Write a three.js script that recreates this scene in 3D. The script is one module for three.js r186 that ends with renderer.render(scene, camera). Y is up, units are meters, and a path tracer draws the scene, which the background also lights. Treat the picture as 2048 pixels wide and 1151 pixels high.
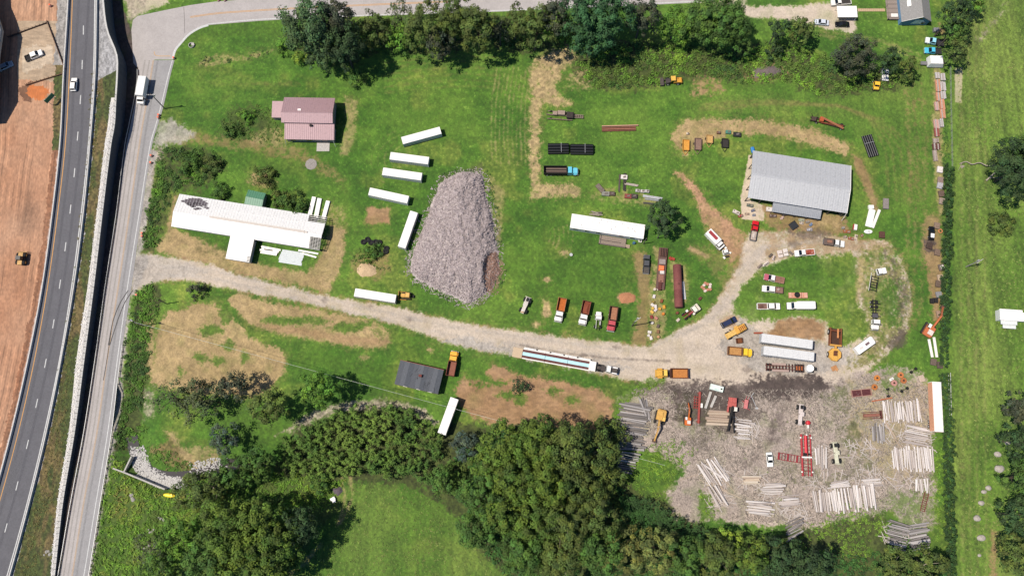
import * as THREE from 'three';
import { Sky } from 'three/addons/objects/Sky.js';
import { RoundedBoxGeometry } from 'three/addons/geometries/RoundedBoxGeometry.js';
import { mergeGeometries } from 'three/addons/utils/BufferGeometryUtils.js';

// ---------------------------------------------------------------- camera, sky, sun, exposure
const FOCAL = 1700, TILT = 12.2 * Math.PI / 180, CAM_H = 252;      // drone height above the yard, metres
const scene = new THREE.Scene();
const camera = new THREE.PerspectiveCamera(2 * Math.atan(575.5 / FOCAL) * 180 / Math.PI, 1024 / 575, 1, 4000);
camera.position.set(0, CAM_H, 0);
camera.rotation.set(-(Math.PI / 2 - TILT), 0, 0);
const SUN_EL = 63 * Math.PI / 180, SUN_TURN = 9 * Math.PI / 180;
const sunDir = new THREE.Vector3(-Math.cos(SUN_EL) * Math.cos(SUN_TURN), Math.sin(SUN_EL), Math.cos(SUN_EL) * Math.sin(SUN_TURN));
const sky = new Sky();
sky.name = 'sky';
sky.userData = { kind: 'structure' };
sky.scale.setScalar(3500);
sky.material.uniforms.sunPosition.value.copy(sunDir);
sky.material.uniforms.turbidity.value = 2;
sky.material.uniforms.rayleigh.value = 0.9;
sky.material.uniforms.mieCoefficient.value = 0.004;
scene.add(sky);
scene.environmentIntensity = 0.1;
const sun = new THREE.DirectionalLight(0xfff6ea, 4.8);
sun.position.copy(sunDir).multiplyScalar(400);
sun.castShadow = true;
sun.shadow.mapSize.set(4096, 4096);
Object.assign(sun.shadow.camera, { left: -240, right: 240, top: 200, bottom: -200, near: 50, far: 900 });
sun.target.position.set(0, 0, -60);
sun.position.add(sun.target.position);
scene.add(sun, sun.target);
const renderer = new THREE.WebGLRenderer({ antialias: true });
renderer.toneMapping = THREE.LinearToneMapping;
renderer.toneMappingExposure = 1.16;
renderer.shadowMap.enabled = true;
renderer.setSize(1024, 575);

// ---------------------------------------------------------------- helpers: survey, noise, geometry
const V = (x, y, z) => new THREE.Vector3(x, y, z);
const cT = Math.cos(TILT), sT = Math.sin(TILT);
function G(px, py, h = 0) {                                       // survey point: where the sight line to a photo point meets level h
const u = (px - 1024) / FOCAL, v = (575.5 - py) / FOCAL;
const dy = -cT + v * sT, dz = -(sT + v * cT), s = (h - CAM_H) / dy;
return V(s * u, h, s * dz);
}
let seed = 12345;
function rnd() { seed = (seed * 1664525 + 1013904223) >>> 0; return seed / 4294967296; }
const R = (a, b) => a + (b - a) * rnd();
const NT = new Float32Array(65536);
for (let i = 0; i < 65536; i++) NT[i] = rnd();
function noise(x, y) {                                             // value noise 0..1
const xi = Math.floor(x), yi = Math.floor(y);
let fx = x - xi, fy = y - yi;
fx = fx * fx * (3 - 2 * fx); fy = fy * fy * (3 - 2 * fy);
const a = (xi & 255), b = ((xi + 1) & 255), c = (yi & 255) << 8, d = ((yi + 1) & 255) << 8;
const p = NT[a + c], q = NT[b + c], r = NT[a + d], s = NT[b + d];
return p + (q - p) * fx + (r - p + (p - q - r + s) * fx) * fy;
}
const fbm = (x, y) => noise(x, y) * 0.5 + noise(x * 2.03 + 17.1, y * 2.03 + 5.7) * 0.3 + noise(x * 4.1 + 3.3, y * 4.1 + 91.2) * 0.2;
const sm = (a, b, x) => { const t = Math.min(1, Math.max(0, (x - a) / (b - a))); return t * t * (3 - 2 * t); };
const lerp = (a, b, t) => a + (b - a) * t;

const taken = {};
function numbered(n) { const k = taken[n] = (taken[n] || 0) + 1; return k === 1 ? n : n + '_' + String(k - 1).padStart(3, '0'); }
function tag(o, label, category, group) {
o.userData.label = label; o.userData.category = category;
if (group) o.userData.group = group;
return o;
}
function thing(name, label, category, at, group) {                 // at: {x,z,y,turn}
const o = new THREE.Group(); o.name = numbered(name); scene.add(o);
if (at) { o.position.set(at.x, at.y || 0, at.z); o.rotation.y = at.turn || 0; }
return tag(o, label, category, group);
}
function copyOf(src, at, label, group) {
const r = src.clone(); r.name = numbered(src.name.replace(/_\d{3}$/, '')); scene.add(r);
r.userData = { ...src.userData };
r.position.set(at.x, at.y || 0, at.z); r.rotation.y = at.turn || 0;
if (label) r.userData.label = label;
if (group) r.userData.group = group;
return r;
}
function plain(g) { const o = g.index ? g.toNonIndexed() : g; for (const k of Object.keys(o.attributes)) if (!['position', 'normal', 'uv'].includes(k)) o.deleteAttribute(k); return o; }
function boxUV(g) {                                                // uv in metres, each face seen along its main axis
const p = g.attributes.position, n = g.attributes.normal, uv = new Float32Array(p.count * 2);
for (let i = 0; i < p.count; i++) {
const nx = Math.abs(n.getX(i)), ny = Math.abs(n.getY(i)), nz = Math.abs(n.getZ(i));
if (ny >= nx && ny >= nz) { uv[2 * i] = p.getX(i); uv[2 * i + 1] = p.getZ(i); }
else if (nx > nz) { uv[2 * i] = p.getZ(i); uv[2 * i + 1] = p.getY(i); }
else { uv[2 * i] = p.getX(i); uv[2 * i + 1] = p.getY(i); }
}
g.setAttribute('uv', new THREE.BufferAttribute(uv, 2));
return g;
}
function join(list) { const a = (Array.isArray(list) ? list : [list]).map(plain); return a.length > 1 ? mergeGeometries(a) : a[0]; }
function mesh(name, geo, mat, parent) {
const m = new THREE.Mesh(boxUV(join(geo)), mat);
m.name = parent ? name : numbered(name); m.castShadow = m.receiveShadow = true;
(parent || scene).add(m);
return m;
}
function struct(name, geo, mat) { const m = new THREE.Mesh(geo, mat); m.name = numbered(name); m.userData.kind = 'structure'; m.castShadow = m.receiveShadow = true; scene.add(m); return m; }
// a box given by its middle x, its underside y and its middle z
function bx(l, h, w, x = 0, y = 0, z = 0, ry = 0, bevel = 0) {
const g = bevel ? new RoundedBoxGeometry(l, h, w, 2, Math.min(bevel, l / 2.1, h / 2.1, w / 2.1)) : new THREE.BoxGeometry(l, h, w);
if (ry) g.rotateY(ry);
return g.translate(x, y + h / 2, z);
}
function cylX(r, l, x, y, z, n = 14, r2 = r) { return new THREE.CylinderGeometry(r2, r, l, n).rotateZ(-Math.PI / 2).translate(x, y, z); }
function cylZ(r, l, x, y, z, n = 14) { return new THREE.CylinderGeometry(r, r, l, n).rotateX(Math.PI / 2).translate(x, y, z); }
function cylY(r, h, x, y, z, n = 12, r2 = r) { return new THREE.CylinderGeometry(r2, r, h, n).translate(x, y + h / 2, z); }
function bar(a, b, w, h = w) {                                     // straight beam between two points
const d = b.clone().sub(a), L = d.length(), g = new THREE.BoxGeometry(L, h, w);
const q = new THREE.Quaternion().setFromUnitVectors(V(1, 0, 0), d.normalize());
return g.applyQuaternion(q).translate((a.x + b.x) / 2, (a.y + b.y) / 2, (a.z + b.z) / 2);
}
function rod(a, b, r, n = 7, r2 = r) {
const d = b.clone().sub(a), L = d.length(), g = new THREE.CylinderGeometry(r2, r, L, n);
g.applyQuaternion(new THREE.Quaternion().setFromUnitVectors(V(0, 1, 0), d.normalize()));
return g.translate((a.x + b.x) / 2, (a.y + b.y) / 2, (a.z + b.z) / 2);
}
function hexa(b, t) {                                              // b,t: [x0,x1,z0,z1,y] bottom and top rectangles
const P = [[b[0], b[4], b[2]], [b[1], b[4], b[2]], [b[1], b[4], b[3]], [b[0], b[4], b[3]], [t[0], t[4], t[2]], [t[1], t[4], t[2]], [t[1], t[4], t[3]], [t[0], t[4], t[3]]];
const F = [[0, 1, 2, 3], [7, 6, 5, 4], [3, 2, 6, 7], [1, 0, 4, 5], [2, 1, 5, 6], [0, 3, 7, 4]], pos = [];
for (const f of F) for (const i of [0, 1, 2, 0, 2, 3]) pos.push(...P[f[i]]);
const g = new THREE.BufferGeometry();
g.setAttribute('position', new THREE.Float32BufferAttribute(pos, 3));
g.setAttribute('uv', new THREE.Float32BufferAttribute(new Float32Array(pos.length / 3 * 2), 2));
g.computeVertexNormals();
return g;
}
function slabOn(p, thick = 0.03, inset = 0.1) {                    // thin pane on a quad p[0..3], pushed out by its thickness
const c = p.reduce((s, q) => s.add(q), V(0, 0, 0)).multiplyScalar(0.25);
const q = p.map(a => a.clone().lerp(c, inset));
const n = q[1].clone().sub(q[0]).cross(q[3].clone().sub(q[0])).normalize();
const a = q.map(v => v.clone().addScaledVector(n, -thick * 0.5)), b = q.map(v => v.clone().addScaledVector(n, thick));
const P = [...a, ...b], F = [[3, 2, 1, 0], [4, 5, 6, 7], [0, 1, 5, 4], [1, 2, 6, 5], [2, 3, 7, 6], [3, 0, 4, 7]], pos = [];
for (const f of F) for (const i of [0, 1, 2, 0, 2, 3]) pos.push(P[f[i]].x, P[f[i]].y, P[f[i]].z);
const g = new THREE.BufferGeometry();
g.setAttribute('position', new THREE.Float32BufferAttribute(pos, 3));
g.setAttribute('uv', new THREE.Float32BufferAttribute(new Float32Array(pos.length / 3 * 2), 2));
g.computeVertexNormals();
return g;
}
// survey a long object from the photo points of its front and rear ends at level h
function span(fx, fy, bx_, by_, h = 1.2, base = 0) {
const a = G(fx, fy, h + base), b = G(bx_, by_, h + base), dx = a.x - b.x, dz = a.z - b.z;
return { x: (a.x + b.x) / 2, z: (a.z + b.z) / 2, y: base, turn: Math.atan2(-dz, dx), L: Math.hypot(dx, dz) };
}
const spot = (px, py, turn = 0, h = 0, y = 0) => { const p = G(px, py, h + y); return { x: p.x, z: p.z, y, turn }; };

// ---------------------------------------------------------------- procedural materials
function dataTex(w, h, fn, srgb = true, wrap = true) {
const d = new Uint8Array(w * h * 4);
for (let j = 0; j < h; j++) for (let i = 0; i < w; i++) {
const c = fn(i, j), k = (j * w + i) * 4;
d[k] = c[0]; d[k + 1] = c[1]; d[k + 2] = c[2]; d[k + 3] = c[3] === undefined ? 255 : c[3];
}
const t = new THREE.DataTexture(d, w, h);
if (srgb) t.colorSpace = THREE.SRGBColorSpace;
t.magFilter = THREE.LinearFilter; t.minFilter = THREE.LinearMipmapLinearFilter; t.generateMipmaps = true;
if (wrap) t.wrapS = t.wrapT = THREE.RepeatWrapping;
t.needsUpdate = true;
return t;
}
const wrapN = (i, j, f, s) => fbm((i / s) * f % 256, (j / s) * f % 256);
const grey = v => [v, v, v];
const grimeTex = dataTex(256, 256, (i, j) => { const n = noise(i / 16, j / 16) * 0.5 + noise(i / 4, j / 4) * 0.3 + noise(i / 1.5, j / 1.5) * 0.2; const v = 252 - 34 * Math.max(0, n - 0.45) - 12 * sm(0.66, 0.8, noise(i / 23 + 40, j / 23)); return [v, v * 0.985, v * 0.96]; });
grimeTex.repeat.set(0.22, 0.22);
const rustTex = dataTex(256, 256, (i, j) => { const n = noise(i / 14, j / 14) * 0.45 + noise(i / 5, j / 5) * 0.3 + noise(i / 2, j / 2) * 0.25; return [lerp(190, 255, n), lerp(176, 250, n), lerp(168, 246, n)]; });
rustTex.repeat.set(0.3, 0.3);
const roughTex = dataTex(256, 256, (i, j) => { const n = noise(i / 3, j / 3) * 0.5 + noise(i / 12, j / 12) * 0.3 + noise(i, j) * 0.2; return grey(170 + 85 * n); });
roughTex.repeat.set(0.25, 0.25);
const woodTex = dataTex(256, 256, (i, j) => { const n = noise(i / 40, j / 2.2) * 0.6 + noise(i / 12, j / 1.2) * 0.4; return grey(185 + 70 * n); });
woodTex.repeat.set(0.4, 0.8);
const mats = {};
function cached(key, mk) { return mats[key] || (mats[key] = mk()); }
const paint = (hex, rough = 0.5) => cached('p' + hex + rough, () => new THREE.MeshStandardMaterial({ color: hex, map: grimeTex, roughness: rough, metalness: 0 }));
const rusty = hex => cached('r' + hex, () => new THREE.MeshStandardMaterial({ color: hex, map: rustTex, roughness: 0.88 }));
const stone = hex => cached('s' + hex, () => new THREE.MeshStandardMaterial({ color: hex, map: roughTex, roughness: 0.92 }));
const timber = hex => cached('w' + hex, () => new THREE.MeshStandardMaterial({ color: hex, map: woodTex, roughness: 0.9 }));
const M = {
glass: new THREE.MeshStandardMaterial({ color: 0x10161c, roughness: 0.12, map: grimeTex }),
rubber: new THREE.MeshStandardMaterial({ color: 0x1a1a1b, roughness: 0.9, map: roughTex }),
dark: new THREE.MeshStandardMaterial({ color: 0x1c1b1a, roughness: 0.8, map: rustTex }),
steel: new THREE.MeshStandardMaterial({ color: 0xa6a8aa, roughness: 0.45, metalness: 0.6, map: grimeTex }),
galv: new THREE.MeshStandardMaterial({ color: 0xb4b8bc, roughness: 0.5, metalness: 0.35, map: grimeTex }),
concrete: stone(0xc9c3ba),
};
// ---------------------------------------------------------------- ground: one sheet, its cover surveyed patch by patch
const GX0 = -185, GX1 = 185, GZ0 = -170, GZ1 = 55, TW = 2048, TH = 1246;
const KALB = 0.86;                                                  // photo tone of a sunlit surface -> base colour
const cover = {
grass(x, z) {
const a = fbm(x / 26 + 3, z / 26), b = fbm(x / 6.5, z / 6.5 + 40), c = noise(x / 0.7, z / 0.7), d = noise(x / 0.3 + 9, z / 0.3), st = noise(x / 9 + 70, z / 1.1);
let t = sm(0.3, 0.72, a * 0.55 + b * 0.45), f = 0.76 + 0.22 * c + 0.2 * d + 0.12 * (b - 0.5) + 0.1 * (st - 0.5);
let r = lerp(66, 98, t), g = lerp(108, 132, t), bl = lerp(26, 42, t);
const y = sm(0.56, 0.72, fbm(x / 11 + 50, z / 11 + 20)) * (0.35 + 0.5 * c);
r += 36 * y; g += 12 * y; bl += 18 * y;
if (d > 0.86 && c > 0.5) { r += 26; g += 18; bl += 18; }
return [r * f, g * f, bl * f];
},
meadow(x, z) {
const a = fbm(x / 14, z / 30), b = fbm(x / 4, z / 4 + 40), c = noise(x / 0.6, z / 0.8), d = noise(x / 0.3 + 9, z / 0.3), s = noise(x / 0.9 + 31, z / 22);
const f = 0.66 + 0.26 * c + 0.26 * d + 0.24 * (s - 0.5) + 0.2 * (b - 0.5), t = sm(0.3, 0.7, a);
return [lerp(92, 122, t) * f, lerp(124, 144, t) * f, lerp(40, 60, t) * f];
},
lush(x, z) { const c = noise(x / 0.7, z / 0.7), d = noise(x / 0.35, z / 0.35 + 8), f = 0.66 + 0.28 * c + 0.26 * d; return [82 * f, 118 * f, 32 * f]; },
lime(x, z) { const c = noise(x / 0.6, z / 0.6), d = noise(x / 0.3, z / 0.3 + 8), f = 0.62 + 0.3 * c + 0.28 * d; return [118 * f, 154 * f, 52 * f]; },
weed(x, z) { const c = noise(x / 0.9, z / 0.9), d = noise(x / 0.35, z / 0.35 + 8), f = 0.5 + 0.45 * c + 0.35 * d; return [78 * f, 88 * f, 40 * f]; },
straw(x, z) { const c = noise(x / 0.8, z / 0.8), d = noise(x / 0.28, z / 0.28 + 8), f = 0.66 + 0.3 * c + 0.24 * d; return [190 * f, 166 * f, 118 * f]; },
hay(x, z) { const b = fbm(x / 5, z / 5), c = noise(x / 1.1, z / 1.1), d = noise(x / 0.3, z / 0.3 + 8), f = 0.74 + 0.16 * c + 0.2 * d; return [lerp(160, 212, b) * f, lerp(138, 182, b) * f, lerp(92, 132, b) * f]; },
dirt(x, z) { const b = fbm(x / 5, z / 5), c = noise(x / 1.3, z / 0.6), d = noise(x / 0.3, z / 0.3 + 8), f = 0.8 + 0.2 * c + 0.12 * d; return [lerp(152, 184, b) * f, lerp(118, 148, b) * f, lerp(80, 112, b) * f]; },
clay(x, z) { const b = fbm(x / 4, z / 4), c = noise(x / 0.5, z / 0.5), f = 0.82 + 0.26 * c; return [lerp(168, 206, b) * f, lerp(130, 162, b) * f, lerp(96, 126, b) * f]; },
gravel(x, z) { const a = fbm(x / 9, z / 3), c = noise(x / 0.8, z / 0.5), d = noise(x / 0.25, z / 0.25 + 8), f = 0.8 + 0.16 * a + 0.08 * c + 0.12 * d; return [206 * f, 190 * f, 170 * f]; },
greygravel(x, z) { const a = fbm(x / 6, z / 6), c = noise(x / 0.7, z / 0.7), d = noise(x / 0.22, z / 0.22 + 8), f = 0.58 + 0.28 * a + 0.2 * c + 0.26 * d; return [178 * f, 170 * f, 160 * f]; },
chips(x, z) {
const a = fbm(x / 7, z / 7), w = noise(x / 3, z / 3) * 6.3, u = x * Math.cos(w) + z * Math.sin(w), v = -x * Math.sin(w) + z * Math.cos(w);
const c = noise(u / 0.22, v / 1.2), d = noise(x / 0.3, z / 0.3 + 8), f = 0.5 + 0.34 * a + 0.36 * c + 0.22 * d; return [184 * f, 168 * f, 155 * f];
},
soil(x, z) { const c = noise(x / 0.8, z / 0.8), d = noise(x / 0.3, z / 0.3 + 8), f = 0.72 + 0.28 * c + 0.2 * d; return [88 * f, 76 * f, 70 * f]; },
rubble(x, z) { const c = noise(x / 0.6, z / 0.6), d = noise(x / 0.3, z / 0.3 + 8), f = 0.5 + 0.5 * c + 0.3 * d; return [186 * f, 170 * f, 152 * f]; },
dry(x, z) { const c = noise(x / 0.7, z / 0.7), d = noise(x / 0.3, z / 0.3 + 8), f = 0.62 + 0.3 * c + 0.3 * d; return [136 * f, 132 * f, 70 * f]; },
slab(x, z) { const b = fbm(x / 2, z / 2), c = noise(x / 0.6, z / 0.6), f = 0.86 + 0.1 * b + 0.08 * c; return [222 * f, 202 * f, 176 * f]; },
bank(x, z) { const c = noise(x / 0.7, z / 0.7), d = noise(x / 0.3, z / 0.3 + 8), f = 0.6 + 0.4 * c + 0.2 * d; return [150 * f, 118 * f, 84 * f]; },
redmud(x, z) { const c = noise(x / 1.5, z / 1.5), f = 0.85 + 0.25 * c; return [222 * f, 134 * f, 72 * f]; },
};
const buf = new Float32Array(TW * TH * 3);
const texX = i => GX0 + (i + 0.5) / TW * (GX1 - GX0), texZ = j => GZ0 + (j + 0.5) / TH * (GZ1 - GZ0);
const smallX = (GX1 - GX0) / TW;
for (let j = 0; j < TH; j++) for (let i = 0; i < TW; i++) { const c = cover.grass(texX(i), texZ(j)), k = (j * TW + i) * 3; buf[k] = c[0]; buf[k + 1] = c[1]; buf[k + 2] = c[2]; }
function polyW(pts) { return pts.map(([a, b]) => { const p = G(a, b, 0); return [p.x, p.z]; }); }
function sdPoly(P, x, z) {
let d = 1e9, inside = false;
for (let i = 0, j = P.length - 1; i < P.length; j = i++) {
const ax = P[j][0], az = P[j][1], ex = P[i][0] - ax, ez = P[i][1] - az, wx = x - ax, wz = z - az;
const t = Math.max(0, Math.min(1, (wx * ex + wz * ez) / (ex * ex + ez * ez + 1e-9))), qx = wx - ex * t, qz = wz - ez * t;
d = Math.min(d, qx * qx + qz * qz);
if ((az > z) !== (P[i][1] > z) && x < ex * (z - az) / ez + ax) inside = !inside;
}
return inside ? Math.sqrt(d) : -Math.sqrt(d);
}
function sdLine(P, x, z) {
let d = 1e9;
for (let i = 1; i < P.length; i++) {
const ax = P[i - 1][0], az = P[i - 1][1], ex = P[i][0] - ax, ez = P[i][1] - az, wx = x - ax, wz = z - az;
const t = Math.max(0, Math.min(1, (wx * ex + wz * ez) / (ex * ex + ez * ez + 1e-9))), qx = wx - ex * t, qz = wz - ez * t;
d = Math.min(d, qx * qx + qz * qz);
}
return Math.sqrt(d);
}
// lay a cover on a surveyed patch: ragged edge of `rag` metres, strength `op`, `holes` lets the cover below show through in clumps
let layNo = 0;
function lay(kind, pts, { rag = 1.2, soft = 0.35, op = 1, holes = 0.05, line = 0, scale = 2.2 } = {}) {
if (!line && 'hay dirt straw clay'.includes(kind)) lay('dry', pts, { rag: rag + 1.5, soft: 0.8, op: 0.5 * op, holes: Math.max(0.28, holes) });
const P = polyW(pts), pad = rag * 1.6 + soft + line + 1, f = cover[kind], o = 37.7 * ++layNo;
let x0 = 1e9, x1 = -1e9, z0 = 1e9, z1 = -1e9;
for (const [x, z] of P) { x0 = Math.min(x0, x); x1 = Math.max(x1, x); z0 = Math.min(z0, z); z1 = Math.max(z1, z); }
const i0 = Math.max(0, Math.floor((x0 - pad - GX0) / smallX)), i1 = Math.min(TW - 1, Math.ceil((x1 + pad - GX0) / smallX));
const j0 = Math.max(0, Math.floor((z0 - pad - GZ0) / smallX)), j1 = Math.min(TH - 1, Math.ceil((z1 + pad - GZ0) / smallX));
for (let j = j0; j <= j1; j++) for (let i = i0; i <= i1; i++) {
const x = texX(i), z = texZ(j), sd = line ? line - sdLine(P, x, z) : sdPoly(P, x, z);
if (sd < -pad) continue;
const n = (fbm(x / scale + o, z / scale) - 0.5) * 2.4 + (noise(x / 0.9 + o, z / 0.9) - 0.5) * 1.0 + (noise(x / 0.32 + o, z / 0.32) - 0.5) * 1.3;
let w = sm(-soft - rag * 0.45, soft + rag * 0.35, sd + n * rag) * op * (0.8 + 0.4 * Math.min(0.5, noise(x / 2.7 + o, z / 2.7)));
if (holes) w *= 1 - sm(1 - holes - 0.14, 1 - holes + 0.14, fbm(x / 1.6 + o, z / 1.6 + 7) * 0.75 + noise(x / 0.4, z / 0.4 + o) * 0.25 + 0.06);
if (w < 0.004) continue;
const c = f(x, z), k = (j * TW + i) * 3;
for (let q = 0; q < 3; q++) buf[k + q] += (c[q] - buf[k + q]) * w;
}
}
// fields and meadows
lay('meadow', [[1905, -80], [2300, -80], [2300, 1300], [1905, 1300], [1903, 900], [1905, 500]], { rag: 0.7 });
lay('lime', [[1960, 960], [1990, 930], [2010, 1000], [1990, 1151], [1950, 1151], [1955, 1040]], { op: 0.7, rag: 3 });
lay('lime', [[2005, 420], [2048, 410], [2048, 440], [2020, 440]], { op: 0.6, rag: 2 });
lay('dirt', [[1985, 1060], [1992, 1060], [1995, 1160], [1980, 1160]], { rag: 0.8, op: 0.8 });
lay('meadow', [[690, 960], [760, 960], [860, 985], [910, 1040], [950, 1100], [1040, 1160], [560, 1160], [640, 1100], [680, 1040]], { op: 0.62, rag: 2 });
lay('lush', [[400, 850], [470, 800], [560, 850], [620, 830], [560, 890], [470, 880]], { op: 0.8, rag: 2 });
lay('lush', [[340, 45], [580, 45], [580, 70], [480, 72], [370, 85]], { op: 0.7, rag: 1.5 });
lay('lush', [[590, 300], [640, 280], [660, 320], [640, 380], [560, 350], [450, 320], [480, 300]], { op: 0.4, rag: 2 });
lay('lush', [[1100, 480], [1290, 510], [1260, 600], [1060, 590], [1020, 520]], { op: 0.35, rag: 4 });
lay('lush', [[800, 660], [900, 700], [780, 730], [690, 720], [580, 700], [590, 760], [520, 790], [640, 740], [780, 800]], { op: 0.55, rag: 2 });
lay('lime', [[1680, 370], [1740, 380], [1740, 440], [1700, 470], [1695, 430]], { op: 0.55, rag: 2 });
lay('lime', [[1085, 330], [1160, 350], [1110, 372], [1080, 360]], { op: 0.55, rag: 2 });
lay('meadow', [[1720, 180], [1865, 120], [1872, 430], [1790, 420], [1740, 300], [1700, 240], [1420, 215], [1430, 190]], { op: 0.55, rag: 2.5 });
lay('meadow', [[1370, 200], [1700, 205], [1700, 230], [1370, 225]], { op: 0.35, rag: 2 });
lay('weed', [[1140, 120], [1180, 85], [1300, 85], [1420, 100], [1540, 85], [1620, 110], [1690, 135], [1800, 150], [1790, 175], [1640, 190], [1560, 155], [1490, 165], [1350, 150], [1310, 172], [1200, 178], [1160, 165]], { rag: 2 });
lay('weed', [[555, 70], [700, 40], [1150, 40], [1150, 95], [1060, 100], [950, 90], [870, 110], [760, 95], [700, 130], [620, 115]], { rag: 1.6 });
lay('weed', [[275, 585], [310, 570], [325, 600], [308, 640], [302, 700], [295, 760], [285, 800], [272, 860], [258, 900], [225, 900], [245, 780], [258, 680]], { rag: 1 });
lay('weed', [[320, 290], [430, 300], [450, 330], [400, 385], [352, 385], [335, 420], [318, 500], [283, 505], [290, 440], [305, 380]], { rag: 1.4, holes: 0.35 });
lay('weed', [[215, 900], [300, 940], [340, 985], [420, 960], [560, 950], [640, 960], [680, 1000], [560, 1170], [180, 1170]], { rag: 2, op: 0.5, holes: 0.3 });
lay('soil', [[262, 60], [240, 0], [212, 0], [222, 60], [240, 110], [240, 200], [228, 290], [208, 432], [190, 576], [170, 720], [150, 863], [128, 1007], [104, 1170], [122, 1170], [148, 1007], [174, 863], [196, 720], [216, 576], [238, 432], [256, 288], [272, 200], [280, 150]], { rag: 0.3 });  // soil tone paints the shadow at the retaining wall foot into the ground colour
lay('weed', [[540, 950], [600, 850], [760, 800], [840, 830], [880, 880], [900, 850], [1000, 850], [1230, 860], [1250, 960], [1330, 1000], [1430, 1070], [1600, 1090], [1900, 1110], [1900, 1170], [1040, 1170], [950, 1090], [900, 1020], [830, 975], [700, 960]], { rag: 1.6 });
lay('lush', [[1250, 960], [1300, 890], [1350, 880], [1400, 900], [1340, 960], [1300, 1000]], { op: 0.8, rag: 2, holes: 0.3 });
lay('weed', [[1560, 1070], [1600, 1050], [1770, 1030], [1790, 1100], [1560, 1100]], { rag: 1.5 });
// dry and bare patches
lay('hay', [[330, 465], [345, 400], [352, 392], [345, 455], [500, 525], [560, 535], [612, 545], [645, 505], [660, 450], [690, 460], [684, 520], [668, 560], [660, 585], [560, 565], [470, 545], [400, 528], [320, 502], [312, 492]], { rag: 0.8 });
lay('weed', [[400, 480], [470, 495], [460, 515], [390, 500]], { op: 0.35, rag: 2, holes: 0.4 });
lay('straw', [[655, 400], [690, 420], [690, 480], [665, 560], [650, 560], [668, 470]], { op: 0.6, rag: 1.2, holes: 0.4 });
lay('hay', [[305, 720], [316, 655], [333, 622], [372, 616], [400, 604], [430, 604], [455, 625], [482, 655], [497, 674], [532, 690], [567, 702], [576, 716], [565, 748], [540, 778], [500, 795], [400, 785], [340, 775], [300, 765]], { rag: 0.9 });
lay('hay', [[480, 585], [520, 598], [560, 608], [640, 618], [700, 630], [752, 645], [776, 664], [783, 686], [760, 697], [700, 692], [620, 677], [560, 667], [505, 650], [450, 600]], { rag: 0.8 });
lay('dirt', [[515, 645], [600, 655], [700, 672], [775, 680], [770, 690], [690, 685], [560, 662]], { rag: 0.6, op: 0.6 });
for (const [x, y, a, b] of [[420, 660, 28, 14], [455, 690, 16, 10], [405, 715, 18, 10], [432, 722, 18, 9], [487, 715, 9, 14], [452, 630, 16, 22], [560, 640, 40, 9], [620, 642, 45, 10], [690, 655, 40, 8], [360, 745, 8, 9], [720, 648, 20, 8]]) lay('lush', [[x - a, y], [x, y - b], [x + a, y], [x, y + b]], { rag: 0.9, op: 0.85 });
lay('lush', [[740, 660], [760, 650], [772, 670], [760, 680]], { op: 0.5 });
lay('dirt', [[912, 778], [928, 754], [972, 768], [1002, 772], [973, 745], [985, 728], [1012, 733], [1040, 752], [1100, 758], [1150, 768], [1205, 780], [1228, 800], [1222, 852], [1180, 860], [1060, 848], [1000, 850], [950, 836], [918, 812]], { rag: 0.8 });
for (const [x, y, a, b] of [[1000, 765, 14, 6], [1042, 800, 10, 12], [1105, 780, 18, 8], [1146, 798, 14, 8], [960, 768, 18, 5], [1020, 790, 30, 7]]) lay('lush', [[x - a, y], [x, y - b], [x + a, y], [x, y + b]], { rag: 1.0, op: 0.9 });
lay('straw', [[1058, 160], [1070, 118], [1138, 92], [1152, 108], [1126, 140], [1110, 172], [1118, 190], [1142, 206], [1110, 214], [1082, 200], [1079, 290], [1081, 366], [1150, 372], [1162, 390], [1064, 396], [1058, 300], [1060, 220]], { rag: 1.1, holes: 0.22 });
lay('straw', [[1130, 145], [1170, 140], [1175, 160], [1200, 175], [1160, 178], [1130, 172]], { rag: 1.4, holes: 0.45, op: 0.8 });
lay('hay', [[1345, 268], [1370, 240], [1440, 235], [1530, 240], [1600, 250], [1660, 270], [1702, 290], [1690, 307], [1620, 290], [1560, 272], [1480, 266], [1440, 275], [1400, 290], [1375, 312], [1350, 292]], { rag: 1.2, holes: 0.18 });
lay('clay', [[1385, 160], [1410, 152], [1440, 165], [1448, 178], [1420, 190], [1384, 190]], { rag: 1.4, holes: 0.4, op: 0.8 });
lay('clay', [[1350, 342], [1376, 352], [1402, 385], [1432, 420], [1465, 450], [1490, 470], [1495, 505], [1460, 522], [1428, 470], [1403, 440], [1394, 402], [1370, 368]], { rag: 1.0, holes: 0.22 });
lay('dirt', [[1706, 308], [1722, 316], [1742, 360], [1757, 400], [1757, 422], [1744, 420], [1733, 380], [1713, 340]], { rag: 0.6, op: 0.8 });
lay('dirt', [[1853, 435], [1880, 428], [1883, 470], [1886, 560], [1884, 640], [1868, 640], [1862, 590], [1850, 520], [1846, 470]], { rag: 0.9, op: 0.85 });
lay('soil', [[1850, 480], [1870, 485], [1868, 505], [1850, 500]], { rag: 0.9, holes: 0.3 });
lay('straw', [[1868, 130], [1884, 130], [1886, 420], [1878, 430], [1868, 300]], { rag: 0.7, op: 0.75, holes: 0.2 });
lay('straw', [[690, 190], [712, 200], [712, 260], [695, 310], [680, 310], [690, 250]], { rag: 0.8, op: 0.7, holes: 0.3 });
lay('weed', [[450, 225], [500, 210], [545, 230], [560, 290], [440, 270]], { rag: 2, op: 0.7, holes: 0.35 });
lay('straw', [[500, 270], [560, 260], [570, 288], [500, 295]], { rag: 1.4, op: 0.7, holes: 0.35 });
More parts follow.
